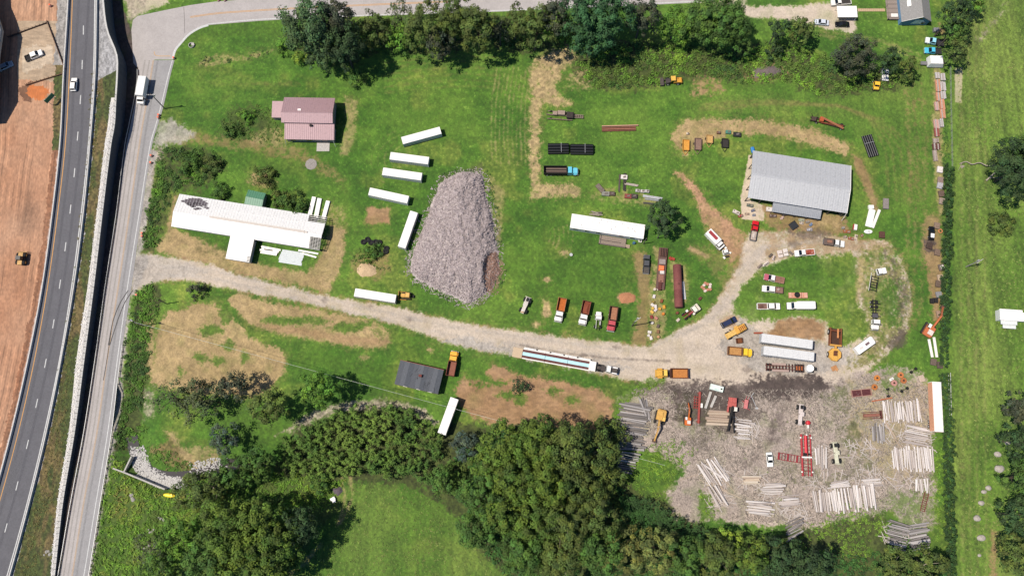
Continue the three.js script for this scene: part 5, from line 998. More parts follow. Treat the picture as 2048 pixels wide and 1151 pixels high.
// --- white shed on the right edge
{
const at = span(2046, 631, 2002, 628, 2.8), h = thing('white_shed', 'white metal shed with stepped awnings alone in the right meadow', 'shed', { ...at, y: 0 });
mesh('wall', bx(at.L, 2.6, 3.1, 0, 0, 0), paint(0xcfd2d4), h);
mesh('roof', [bx(at.L + 0.3, 0.12, 3.4, 0, 2.6, 0), bx(at.L * 0.5, 0.1, 2.6, at.L * 0.7, 2.4, 0.3)], paint(0xe8e8e8), h);
mesh('awning', [bx(at.L * 0.75, 0.06, 1.2, -0.4, 1.9, 2.2), bx(at.L * 0.6, 0.06, 1.1, 0, 1.3, 3.3)], paint(0xcdd4d6), h);
for (const x of [-2, 1.6]) mesh('post', bx(0.08, 1.3, 0.08, x, 0, 3.6), M.galv, h);
mesh('support', bx(at.L * 0.5, 2.3, 2.2, at.L * 0.7, 0.05, 0.3), paint(0xbfc4c6), h);
}
// ---------------------------------------------------------------- vehicles (local +x = front)
function wheels(o, xs, z, r, w = 0.26, dual = false, hub = 0xb8b8b6) {
for (const x of xs) for (const s of [-1, 1]) {
const g = [cylZ(r, w, x, r, s * z, 16)]; if (dual) g.push(cylZ(r, w, x, r, s * (z - w - 0.05), 16));
const t = mesh('wheel', g, M.rubber, o);
mesh('rim', cylZ(r * 0.56, 0.04, x, r, s * (z + w / 2 + 0.012), 12), paint(hub, 0.4), t);
}
}
function glazed(o, b, t, col, { front = true, back = true, sides = true, name = 'cab' } = {}) {  // cab with panes on its sloping faces
const c = mesh(name, hexa(b, t), paint(col, 0.35), o);
const P = (x, z, y) => V(x, y, z);
if (front) mesh('windshield', slabOn([P(b[1], b[3], b[4]), P(b[1], b[2], b[4]), P(t[1], t[2], t[4]), P(t[1], t[3], t[4])], 0.02, 0.1), M.glass, c);
if (back) mesh('rear_window', slabOn([P(b[0], b[2], b[4]), P(b[0], b[3], b[4]), P(t[0], t[3], t[4]), P(t[0], t[2], t[4])], 0.02, 0.14), M.glass, c);
if (sides) {
mesh('side_window', slabOn([P(b[0], b[3], b[4]), P(b[1], b[3], b[4]), P(t[1], t[3], t[4]), P(t[0], t[3], t[4])], 0.02, 0.14), M.glass, c);
mesh('side_window', slabOn([P(b[1], b[2], b[4]), P(b[0], b[2], b[4]), P(t[0], t[2], t[4]), P(t[1], t[2], t[4])], 0.02, 0.14), M.glass, c);
}
return c;
}
function headlights(o, x, y, z, w = 0.3) { for (const s of [-1, 1]) mesh('headlight', bx(0.05, 0.18, w, x, y, s * z), paint(0xe9e9e2, 0.2), o); }
function pickup(label, at, col, { bed = 0x2a2a2a, roof = null, cargo = null, flat = false, long = 0, hoodCol = null, group, bedWall = null, crew = false } = {}) {
const o = thing('pickup_truck', label, 'pickup truck', at, group), L = Math.max(4.9, Math.min(7.2, at.L)), f = L / 2, W = 1.95;
mesh('chassis', bx(L - 0.3, 0.22, W - 0.5, 0, 0.38, 0), M.dark, o);
const cabB = f - 1.5, cabF = cabB - (crew ? 2.3 : 1.75), bl = cabF - (-f) - 0.06;
mesh('hood', bx(1.5, 0.62, W, f - 0.8, 0.5, 0, 0, 0.16), paint(hoodCol || col, 0.35), o);
mesh('body', bx(cabB - cabF + 0.2, 0.66, W, (cabB + cabF) / 2, 0.45, 0, 0, 0.08), paint(col, 0.35), o);
glazed(o, [cabF, cabB + 0.25, -W / 2 + 0.06, W / 2 - 0.06, 1.08], [cabF + 0.2, cabB - 0.5, -W / 2 + 0.22, W / 2 - 0.22, 1.78], roof || col);
const mid = -f + bl / 2;
if (flat) {
mesh('flatbed', bx(bl, 0.12, W + 0.25, mid, 0.95, 0), timber(bed), o);
mesh('headboard', bx(0.1, 0.7, W + 0.1, cabF - 0.12, 1.05, 0), M.dark, o);
mesh('bed_rail', [bx(bl, 0.14, 0.08, mid, 1.07, (W + 0.25) / 2 - 0.04), bx(bl, 0.14, 0.08, mid, 1.07, -(W + 0.25) / 2 + 0.04)], M.dark, o);
} else {
mesh('bed_floor', bx(bl - 0.1, 0.06, W - 0.2, mid, 0.68, 0), rusty(bed), o);
const wm = paint(bedWall || col, 0.35);
mesh('bed_side', bx(bl, 0.62, 0.14, mid, 0.5, W / 2 - 0.07, 0, 0.05), wm, o); mesh('bed_side', bx(bl, 0.62, 0.14, mid, 0.5, -W / 2 + 0.07, 0, 0.05), wm, o);
mesh('tailgate', bx(0.09, 0.6, W - 0.28, -f + 0.06, 0.51, 0), wm, o); mesh('bed_front', bx(0.07, 0.6, W - 0.28, cabF - 0.1, 0.51, 0), wm, o);
}
if (cargo) for (const [c, l, h, w, x, z, a] of cargo) mesh('cargo', bx(l, h, w, mid + x, flat ? 1.08 : 0.75, z, a || 0.2, 0.04), rusty(c), o);
mesh('bumper', bx(0.16, 0.2, W - 0.1, f - 0.04, 0.45, 0, 0, 0.04), M.steel, o); mesh('bumper', bx(0.14, 0.2, W - 0.1, -f - 0.06, 0.45, 0, 0, 0.04), M.steel, o);
headlights(o, f - 0.04, 0.78, W / 2 - 0.28);
for (const s of [-1, 1]) mesh('mirror', bx(0.14, 0.2, 0.22, cabB - 0.1, 1.12, s * (W / 2 + 0.12)), M.dark, o);
wheels(o, [f - 1.0, -f + 1.1], W / 2 - 0.12, 0.38);
return o;
}
function car(label, at, col, { kind = 'car', name = 'car', tall = 1.45, group, panel = null } = {}) {
const o = thing(name, label, kind, at, group), L = Math.max(4.2, Math.min(5.2, at.L)), f = L / 2, W = 1.82, suv = tall > 1.55;
mesh('body', [bx(L, 0.55, W, 0, 0.3, 0, 0, 0.2), bx(L * 0.62, 0.26, W - 0.06, -0.1, 0.75, 0, 0, 0.1)], paint(col, 0.25), o);
glazed(o, [-f + (suv ? 0.15 : 0.75), f - 1.15, -W / 2 + 0.08, W / 2 - 0.08, 0.95], [-f + (suv ? 0.45 : 1.35), f - 1.95, -W / 2 + 0.24, W / 2 - 0.24, tall], col);
if (panel) mesh('patch_panel', bx(1.3, 0.03, 1.1, -f * 0.45, tall > 1.5 ? tall + 0.005 : tall + 0.005, 0), paint(panel), o);
mesh('bumper', bx(0.12, 0.22, W - 0.1, f, 0.34, 0, 0, 0.04), M.dark, o); mesh('bumper', bx(0.12, 0.22, W - 0.1, -f, 0.34, 0, 0, 0.04), M.dark, o);
headlights(o, f - 0.06, 0.6, W / 2 - 0.28); for (const s of [-1, 1]) mesh('mirror', bx(0.12, 0.12, 0.18, f - 1.5, 0.95, s * (W / 2 + 0.06)), paint(col, 0.25), o);
wheels(o, [f - 0.9, -f + 0.9], W / 2 - 0.1, 0.32, 0.2);
return o;
}
function cabOver(o, f, col, W, { hood = true, hoodLen = 1.6, sleeper = false } = {}) {  // conventional truck nose, returns x of the cab back
const cf = hood ? f - hoodLen : f;
if (hood) {
mesh('hood', hexa([cf, f, -W / 2 + 0.28, W / 2 - 0.28, 0.75], [cf, f - 0.15, -W / 2 + 0.4, W / 2 - 0.4, 1.75]), paint(col, 0.35), o);
for (const s of [-1, 1]) mesh('fender', bx(1.25, 0.55, 0.5, f - 0.85, 0.85, s * (W / 2 - 0.25), 0, 0.18), paint(col, 0.35), o);
mesh('grille', bx(0.05, 0.8, W - 1.0, f + 0.03, 0.8, 0), M.steel, o);
}
mesh('cab_body', bx(1.7, 1.1, W - 0.1, cf - 0.8, 0.8, 0, 0, 0.1), paint(col, 0.35), o);
glazed(o, [cf - 1.62, cf, -W / 2 + 0.08, W / 2 - 0.08, 1.86], [cf - 1.52, cf - 0.35, -W / 2 + 0.2, W / 2 - 0.2, 2.6], col);
mesh('bumper', bx(0.2, 0.3, W, f + 0.08, 0.5, 0, 0, 0.05), M.steel, o); headlights(o, f - 0.1, 1.05, W / 2 - 0.3);
for (const s of [-1, 1]) mesh('mirror', bx(0.1, 0.5, 0.24, cf - 0.2, 1.9, s * (W / 2 + 0.22)), M.dark, o);
mesh('exhaust', cylY(0.07, 1.6, cf - 1.75, 1.3, W / 2 - 0.25, 8), M.steel, o);
return cf - 1.7;
}
function dumpTruck(label, at, cab, bedOut, bedIn, { group, axles = 2, deep = 1.2, load = null, planks = 0, name = 'dump_truck', tarp = null } = {}) {
const o = thing(name, label, 'dump truck', at, group), L = at.L, f = L / 2, W = 2.45;
mesh('frame', [bx(L - 0.4, 0.28, 0.14, 0, 0.72, 0.42), bx(L - 0.4, 0.28, 0.14, 0, 0.72, -0.42)], M.dark, o);
const cb = cabOver(o, f, cab, W - 0.05, { hoodLen: Math.min(1.6, L * 0.18) }), b1 = cb - 0.12, b0 = -f - 0.1, bl = b1 - b0, m = (b0 + b1) / 2, y0 = 1.1;
mesh('bed_floor', bx(bl, 0.1, W, m, y0, 0), rusty(bedIn), o);
for (const s of [-1, 1]) {
const w = mesh('bed_side', [bx(bl, deep, 0.07, m, y0 + 0.1, s * (W / 2 - 0.035)), bx(bl, 0.1, 0.14, m, y0 + deep + 0.1, s * (W / 2 - 0.03))], rusty(bedOut), o);
for (let k = 0; k < 5; k++) mesh('rib', bx(0.1, deep, 0.08, b0 + 0.4 + k * (bl - 0.8) / 4, y0 + 0.1, s * (W / 2 + 0.04)), rusty(bedOut), w);
}
mesh('headboard', bx(0.08, deep + 0.25, W - 0.14, b1 - 0.04, y0 + 0.1, 0), rusty(bedOut), o);
mesh('tailgate', bx(0.08, deep, W - 0.14, b0 + 0.04, y0 + 0.1, 0), rusty(bedOut), o);
if (load) mesh('load', hexa([b0 + 0.25, b1 - 0.25, -W / 2 + 0.15, W / 2 - 0.15, y0 + 0.1], [b0 + bl * 0.3, b1 - bl * 0.25, -W / 5, W / 5, y0 + 0.5]), rusty(load), o);
for (let k = 0; k < planks; k++) mesh('plank', bx(bl - 0.3, 0.1, 0.34, m, y0 + 0.11, -W / 2 + 0.4 + k * (W - 0.8) / Math.max(1, planks - 1)), timber(0x7d6a5f), o);
const xs = [f - 0.85]; for (let k = 0; k < axles; k++) xs.push(-f + 1.0 + k * 1.3);
wheels(o, xs.slice(0, 1), W / 2 - 0.18, 0.5, 0.28); wheels(o, xs.slice(1), W / 2 - 0.16, 0.5, 0.26, true);
return o;
}
function container(label, at, { group, h = 2.6, W = 2.44, col = 0xe0e0de, side = 0xc9ccd0, wheelsOn = false, name = 'box_container', sideCol = null, front = false } = {}) {
const o = thing(name, label, wheelsOn ? 'trailer' : 'container', at, group), L = at.L, y0 = wheelsOn ? 1.15 : 0.12, hb = h - y0;
mesh('body', bx(L - 0.06, hb - 0.06, W - 0.06, 0, y0, 0), paint(side, 0.5), o);
mesh('roof', bx(L, 0.06, W, 0, h - 0.06, 0, 0, 0.02), paint(col, 0.45), o);
const n = Math.round(L / 0.62);
mesh('ribs', Array.from({ length: n - 1 }, (_, k) => [bx(0.1, hb - 0.2, 0.05, -L / 2 + (k + 1) * L / n, y0 + 0.06, W / 2 - 0.02), bx(0.1, hb - 0.2, 0.05, -L / 2 + (k + 1) * L / n, y0 + 0.06, -W / 2 + 0.02)]).flat(), paint(side, 0.5), o);
mesh('roof_bows', Array.from({ length: n - 1 }, (_, k) => bx(0.05, 0.012, W - 0.2, -L / 2 + (k + 1) * L / n, h - 0.002, 0)), paint(0xd2d3d4, 0.5), o);
if (sideCol) mesh('side_panel', bx(L * 0.96, hb - 0.3, 0.03, 0, y0 + 0.12, -W / 2 - 0.02), paint(sideCol), o);
for (const s of [-1, 1]) { const d = mesh('door', bx(0.05, hb - 0.24, W / 2 - 0.08, -L / 2 - 0.01, y0 + 0.1, s * W / 4), paint(side, 0.5), o); mesh('lock_bar', bx(0.05, hb - 0.3, 0.04, -L / 2 - 0.05, y0 + 0.12, s * W / 6), M.steel, d); }
for (const x of [-1, 1]) for (const z of [-1, 1]) mesh('corner_post', bx(0.14, hb, 0.14, x * (L / 2 - 0.05), y0, z * (W / 2 - 0.05)), paint(col, 0.5), o);
if (wheelsOn) {
mesh('frame_rail', [bx(L - 0.6, 0.2, 0.12, 0, 0.95, 0.5), bx(L - 0.6, 0.2, 0.12, 0, 0.95, -0.5)], M.dark, o);
wheels(o, [-L / 2 + 1.6, -L / 2 + 2.9], W / 2 - 0.15, 0.5, 0.25, true);
for (const s of [-1, 1]) mesh('landing_leg', bx(0.12, 0.95, 0.12, L / 2 - 2.6, 0, s * 0.7), M.dark, o);
} else mesh('skid', [bx(L - 0.4, 0.12, 0.14, 0, 0, 0.9), bx(L - 0.4, 0.12, 0.14, 0, 0, -0.9)], M.dark, o);
return o;
}
function stripWheels(o, xs, z, r, w) { wheels(o, xs, z, r, w, false, 0xc9a23c); }

// --- white boxes on the lawn
const boxG = 'white box containers on the lawn';
for (const [a, b, c, d, l] of [[881, 260, 804, 281, 'white box container, topmost and tilted up to the right'], [857, 321, 780, 311, 'white box container directly above a parallel one'], [843, 353, 765, 342, 'white box container directly below a parallel one'], [816, 399, 738, 382, 'white box container above the square dirt patch'], [828, 423, 803, 494, 'white box container standing lengthwise beside the wood chip pile'], [791, 597, 709, 584, 'white box container beside the gravel drive with a yellow bulldozer']]) container(l, span(a, b, c, d, 2.6), { group: boxG });
container('white trailer half hidden in the wood below the dark roofed building', span(909, 796, 883, 867, 3.9), { h: 3.9, wheelsOn: true, name: 'box_trailer' });
container('grey semi trailer, upper of the two parked side by side', span(1626, 689, 1524, 675, 4.0), { h: 4.0, wheelsOn: true, name: 'box_trailer', col: 0xc6c9cc, side: 0xb9bdc1, W: 2.6, group: 'semi trailers' });
container('grey semi trailer, lower of the two parked side by side', span(1629, 713, 1528, 700, 4.0), { h: 4.0, wheelsOn: true, name: 'box_trailer', col: 0xc6c9cc, side: 0xb9bdc1, W: 2.6, group: 'semi trailers' });
container('white roofed trailer with orange side by the right hedge', span(1874, 763, 1879, 863, 4.0), { h: 4.0, wheelsOn: true, name: 'box_trailer', sideCol: 0xd9a080, side: 0xd9b79e, W: 2.6 });
// --- dump trucks
const dumpG = 'parked dump trucks';
dumpTruck('white cabbed dump truck with bright orange bed', span(1116, 642, 1125, 597, 1.5), 0xe2e2e0, 0xb9825a, 0xb9692a, { group: dumpG, load: null });
dumpTruck('white cabbed dump truck with rust brown bed', span(1164.5, 648, 1174, 603, 1.5), 0xe2e2e0, 0x7d4a3a, 0x94533a, { group: dumpG, load: 0x8a4a34 });
dumpTruck('dull red dump truck with tan bed', span(1221.5, 661, 1228, 614, 1.5), 0xb04a52, 0x5d3a30, 0xa8795e, { group: dumpG });
dumpTruck('yellow cabbed dump truck with brown bed beside the dark roofed building', span(909.5, 702, 900, 751, 1.5), 0xe2a52c, 0x7a4a3a, 0x8d5c4c, {});
dumpTruck('yellow cabbed dump truck with tan bed on the gravel', span(1505, 705.5, 1456, 701, 1.5), 0xe6bd30, 0x8a6242, 0xbd9258, {});
dumpTruck('turquoise cabbed truck with high black sided bed of planks', span(1156, 341.5, 1088, 341, 1.6), 0x62b9d2, 0x191817, 0x3a302c, { deep: 1.5, planks: 3 });
// bare white cab and chassis between the dump trucks
{
const at = span(1198, 623, 1195, 659, 1.2), o = thing('cab_chassis', 'white truck cab on a bare black frame between the dump trucks', 'truck', at, null), f = at.L / 2;
mesh('frame', [bx(at.L, 0.25, 0.14, 0, 0.6, 0.4), bx(at.L, 0.25, 0.14, 0, 0.6, -0.4), bx(0.14, 0.2, 0.8, -f + 0.6, 0.62, 0), bx(0.14, 0.2, 0.8, -0.4, 0.62, 0)], M.dark, o);
mesh('hood', bx(1.2, 0.8, 1.7, f - 0.6, 0.8, 0, 0, 0.3), paint(0xe2e2e0), o); glazed(o, [f - 2.5, f - 1.1, -1, 1, 1.2], [f - 2.4, f - 1.5, -0.85, 0.85, 2.2], 0xdedede); mesh('cab_base', bx(1.5, 0.8, 2, f - 1.8, 0.7, 0, 0, 0.08), paint(0xe2e2e0), o);
mesh('fuel_tank', cylX(0.3, 1.2, -0.6, 0.75, 0.7, 12), M.steel, o); mesh('pipe', cylX(0.07, 3, -f + 1.8, 0.95, -0.5, 8), paint(0xd8d8d6), o); wheels(o, [f - 0.9, -f + 1], 0.95, 0.48, 0.28);
}
// --- pickups and cars
pickup('dark grey crew cab pickup on the side track', span(1294, 509, 1292, 546, 1.0), 0x4a4c50, { crew: true, bed: 0x55534f });
pickup('red pickup with service bed in front of the big barn', span(1512.5, 441, 1506, 480, 1.0), 0xc01824, { bed: 0xb9b0a8, bedWall: 0x4a4648, cargo: [[0xcfc9c2, 1.6, 0.3, 0.7, 0, 0, 0.1]] });
pickup('white flatbed pickup on the gravel loop', span(1690, 488, 1648, 482, 1.0), 0xe4e4e2, { flat: true, bed: 0x6a5a52, cargo: [[0x96705c, 1.5, 0.25, 0.9, 0.2, -0.1, 0.1]] });
pickup('white pickup loaded with rusty scrap beside the grass island', span(1590, 506.5, 1630, 503, 1.0), 0xe6e6e4, { bed: 0xa5604a, cargo: [[0xa04a3a, 0.9, 0.5, 0.8, 0.2, 0.2, 0.5], [0xb8766a, 0.7, 0.6, 0.6, -0.5, -0.2, 0.9], [0x8a3c30, 0.6, 0.4, 0.5, 0.8, -0.4, 0.3]] });
pickup('old pickup with dull red hood and white roof, highest on the grass island', span(1529, 552.5, 1569, 561, 1.0), 0xe2dcdc, { hoodCol: 0xb05a6c, bed: 0x8d6a5c, bedWall: 0xa98274 });
pickup('white pickup with rusty bed, second of the row on the grass island', span(1525, 576, 1567, 580.5, 1.0), 0xe6e6e4, { bed: 0x8d7068, bedWall: 0x6a5652, crew: true, cargo: [[0xb0a29c, 0.8, 0.3, 0.6, 0.2, 0.2, 0.6]] });
pickup('white pickup facing right, lowest on the grass island', span(1561, 612, 1515, 612, 1.0), 0xe8e8e6, { bed: 0x7d6258, crew: true, cargo: [[0x6a4a40, 1.0, 0.4, 0.8, -0.3, 0, 0]] });
pickup('sky blue and white pickup, upper of the pair beside the camper', span(1852, 79, 1890, 86.5, 1.0), 0x8fcbe2, { hoodCol: 0xdfe9ee, bed: 0x2c2b2e, flat: true });
pickup('turquoise pickup just above the white camper', span(1850, 100, 1884, 102, 1.0), 0x4fb4d6, { bed: 0x2a2a2c, bedWall: 0x3a3c40 });
pickup('white pickup parked on the tilted construction pad', span(83.5, 103, 49, 117, 1.0, 6.1), 0xe8e8e6, { bed: 0x1d1d1f, bedWall: 0x2a2a2c, crew: true });
car('grey car in the deep shadow at the left edge', span(25, 124, -9, 139, 0.9, 6.1), 0x9fb0c0, {});
car('white car driving on the highway', span(147.5, 155, 145, 181, 0.9, 6.25), 0xe8e8e6, { tall: 1.6, kind: 'car' });
car('navy blue utility vehicle beside the yellow grader', span(1473, 636.5, 1444, 651, 0.9), 0x27304f, { tall: 1.7, name: 'utility_vehicle', kind: 'car' });
car('black car with a white panel by the hedge', span(1865, 452, 1864, 479, 0.9), 0x1a1b1d, { panel: 0xdfe3e6 });
car('silver car on the gravel parking', span(1630, 42, 1659, 45, 0.9), 0xc4ccd8, {});
car('black car below the carport', span(1672, 47, 1700, 47.5, 0.9), 0x141416, {});
pickup('white pickup above the carport at the top edge', span(1663, 5, 1703, 2, 1.0), 0xe4e4e2, { bed: 0x3a3836 });
car('white car half seen beside the red ladder frame', span(1541.5, 931, 1539, 906, 0.9), 0xdfe2e0, {});
// white box truck on the lower road
{
const at = span(279, 207, 288, 156, 1.8), o = thing('box_truck', 'white box truck driving down the lower road', 'truck', at), f = at.L / 2;
mesh('box', bx(at.L - 2.2, 2.5, 2.5, -1.1, 0.95, 0, 0, 0.06), paint(0xd9dbdb), o); mesh('roof_ribs', Array.from({ length: 9 }, (_, k) => bx(0.06, 0.02, 2.4, -f + 0.5 + k * 0.75, 3.45, 0)), paint(0xc2c6c8), o);
mesh('cab', bx(1.7, 1.2, 2.2, f - 0.95, 0.6, 0, 0, 0.2), paint(0xe8e8e6), o); glazed(o, [f - 2, f - 0.7, -1.08, 1.08, 1.7], [f - 2, f - 1.2, -0.95, 0.95, 2.5], 0xe8e8e6, { back: false, name: 'cab_top' });
headlights(o, f - 0.08, 0.9, 0.85); mesh('frame', bx(at.L - 0.6, 0.25, 1, -0.2, 0.6, 0), M.dark, o); wheels(o, [f - 1.1, -f + 1.6], 1.05, 0.45, 0.28);
}
// long white van on the island
{
const at = span(1575, 611, 1630, 611, 1.3), o = thing('delivery_van', 'long white delivery van right of the lowest pickup', 'van', at), f = at.L / 2;
mesh('hood', bx(1.6, 0.8, 2.1, f - 0.8, 0.55, 0, 0, 0.18), paint(0xe6e6e4), o); mesh('box', bx(at.L - 2.6, 2.0, 2.4, -1.25, 0.7, 0, 0, 0.35), paint(0xe6e6e2), o);
glazed(o, [f - 2.9, f - 1.2, -1.05, 1.05, 1.3], [f - 2.8, f - 1.9, -0.95, 0.95, 2.15], 0xe6e6e4, { back: false }); mesh('lower', bx(1.6, 0.7, 2.1, f - 2.2, 0.6, 0), paint(0xe6e6e4), o);
headlights(o, f, 0.8, 0.8); mesh('bumper', bx(0.15, 0.22, 2.1, f + 0.03, 0.45, 0), M.dark, o); wheels(o, [f - 1, -f + 1.6], 1.0, 0.42, 0.28); for (const s of [-1, 1]) mesh('mirror', bx(0.2, 0.3, 0.2, f - 1.7, 1.3, s * 1.2), M.dark, o);
}
// white bus-like motor home
{
const at = span(1749, 677, 1714, 702, 2.4), o = thing('motor_home', 'white motor home with roof vents parked diagonally', 'motor home', at), f = at.L / 2;
mesh('body', [bx(at.L - 0.5, 2.1, 2.45, -0.25, 0.55, 0, 0, 0.12), bx(1.2, 1.6, 2.2, f - 0.55, 0.55, 0, 0, 0.35)], paint(0xe6e6e4), o);
mesh('windshield', slabOn([V(f + 0.06, 1.2, 0.9), V(f + 0.06, 1.2, -0.9), V(f - 0.05, 2.0, -0.9), V(f - 0.05, 2.0, 0.9)], 0.03, 0), M.glass, o);
for (const [x, w] of [[0.6, 1.4], [-1.4, 0.6], [-2, 0.5]]) mesh('roof_vent', [bx(w, 0.04, 0.7, x, 2.66, 0), bx(w - 0.2, 0.1, 0.5, x, 2.7, 0)], paint(w > 1 ? 0x6d5a60 : 0xcfcac8), o);
for (const s of [-1, 1]) for (const x of [-2, -0.2, 1.4]) mesh('side_window', bx(1.1, 0.6, 0.04, x, 1.5, s * 1.23), M.glass, o);
headlights(o, f + 0.05, 0.8, 0.8); wheels(o, [f - 1.3, -f + 1.8], 1.05, 0.42, 0.26);
}
// camper and trucks at the top right
{
const at = span(1859, 120, 1891, 121, 2.2), o = thing('camper', 'white camper with sloping end beside the olive tree', 'camper', at), f = at.L / 2;
mesh('body', hexa([-f, f, -1.6, 1.6, 0.5], [-f + 0.9, f - 0.2, -1.4, 1.4, 2.7]), paint(0xdadbdd), o); mesh('roof', bx(at.L - 1.3, 0.08, 2.7, 0.3, 2.7, 0, 0, 0.03), paint(0xe4e4e4), o);
mesh('awning', bx(2.4, 0.08, 1.2, f + 1.0, 0.9, -0.4), paint(0x6f6f72), o); mesh('awning_leg', [bx(0.08, 0.9, 0.08, f + 2, 0, -0.8), bx(0.08, 0.9, 0.08, f + 2, 0, 0)], M.dark, o);
for (const x of [-1, 1]) mesh('side_window', bx(1, 0.6, 0.04, x, 1.4, 1.54), M.glass, o); mesh('hitch', [bar(V(-f, 0.5, 0.6), V(-f - 1.1, 0.45, 0), 0.1), bar(V(-f, 0.5, -0.6), V(-f - 1.1, 0.45, 0), 0.1)], M.dark, o); wheels(o, [-0.4, 0.5], 1.4, 0.34, 0.2);
const a2 = span(1772, 137, 1772, 160, 1.4), w2 = thing('flat_nose_truck', 'white truck standing among bushes above the yellow one', 'truck', a2), f2 = a2.L / 2;
mesh('bed', bx(2.3, 0.25, 2, -f2 + 1.15, 0.9, 0), paint(0xe4e4e2), w2); mesh('cab_body', bx(1.6, 0.9, 2, f2 - 0.9, 0.6, 0, 0, 0.15), paint(0xe4e4e2), w2); glazed(w2, [f2 - 2, f2 - 0.3, -0.95, 0.95, 1.4], [f2 - 1.8, f2 - 0.8, -0.8, 0.8, 2.1], 0xe4e4e2); wheels(w2, [f2 - 0.9, -f2 + 0.8], 0.95, 0.4); mesh('bumper', bx(0.15, 0.2, 1.9, f2, 0.5, 0), M.dark, w2);
const a3 = span(1755, 158, 1754, 178, 1.4), w3 = thing('yellow_truck', 'small yellow truck at the edge of the weeds', 'truck', a3), f3 = a3.L / 2;
mesh('hood', bx(1.0, 0.8, 1.7, -f3 + 0.5, 0.6, 0, 0, 0.2), paint(0xe2b23a), w3); mesh('cab_body', bx(1.7, 0.9, 1.95, 0, 0.6, 0, 0, 0.12), paint(0xe6b840), w3); glazed(w3, [-0.9, 0.8, -0.95, 0.95, 1.4], [-0.5, 0.6, -0.8, 0.8, 2.0], 0xe6b840); mesh('bumper', bx(0.2, 0.2, 1.8, -f3 - 0.05, 0.5, 0), M.dark, w3); wheels(w3, [-f3 + 0.7, f3 - 0.6], 0.9, 0.4); mesh('frame', bx(a3.L, 0.2, 0.9, 0, 0.5, 0), M.dark, w3);
}
// box truck with red lettering panel and a loose white cab
{
const at = span(1447, 494, 1416, 462, 2.2), o = thing('service_truck', 'white service truck with dark red panel on its roof', 'truck', at), f = at.L / 2;
mesh('box', bx(at.L - 2.0, 1.9, 2.4, -1, 0.8, 0, 0, 0.08), paint(0xe4e4e2), o); mesh('roof_panel', bx(3.4, 0.06, 1.0, -1.3, 2.7, -0.2), rusty(0xa03c44), o); mesh('roof_box', bx(1.0, 0.3, 1.9, 0.9, 2.7, 0.1, 0, 0.05), paint(0xdcdcda), o);
mesh('cab', bx(1.9, 1.0, 2.2, f - 1, 0.6, 0, 0, 0.2), paint(0xe6e6e4), o); glazed(o, [f - 2, f - 0.5, -1.05, 1.05, 1.55], [f - 2, f - 1, -0.9, 0.9, 2.2], 0xe6e6e4, { back: false, name: 'cab_top' }); wheels(o, [f - 1, -f + 1.5], 1.0, 0.45); mesh('bumper', bx(0.15, 0.25, 2, f, 0.5, 0), M.dark, o);
const a = spot(1450, 505, at.turn - 0.5), c = thing('loose_cab', 'loose white truck cab dismantled beside the service truck', 'truck cab', a);
mesh('cab_body', bx(1.6, 1.0, 1.7, 0, 0.1, 0, 0, 0.15), paint(0xe4e4e2), c); glazed(c, [-0.7, 0.7, -0.75, 0.75, 1.05], [-0.55, 0.4, -0.6, 0.6, 1.6], 0xe4e4e2); mesh('fender', [bx(0.9, 0.4, 0.6, 1.5, 0.05, 0.7, 0.4, 0.1), bx(0.8, 0.3, 0.7, -1.4, 0.05, -0.6, 0.3, 0.1), bx(0.7, 0.35, 0.6, 0.4, 0.05, -1.5, 0.9, 0.1)], paint(0xdcdad4), c); mesh('bench', bx(0.5, 0.4, 1.3, 1.4, 0, -0.3), M.dark, c);
}
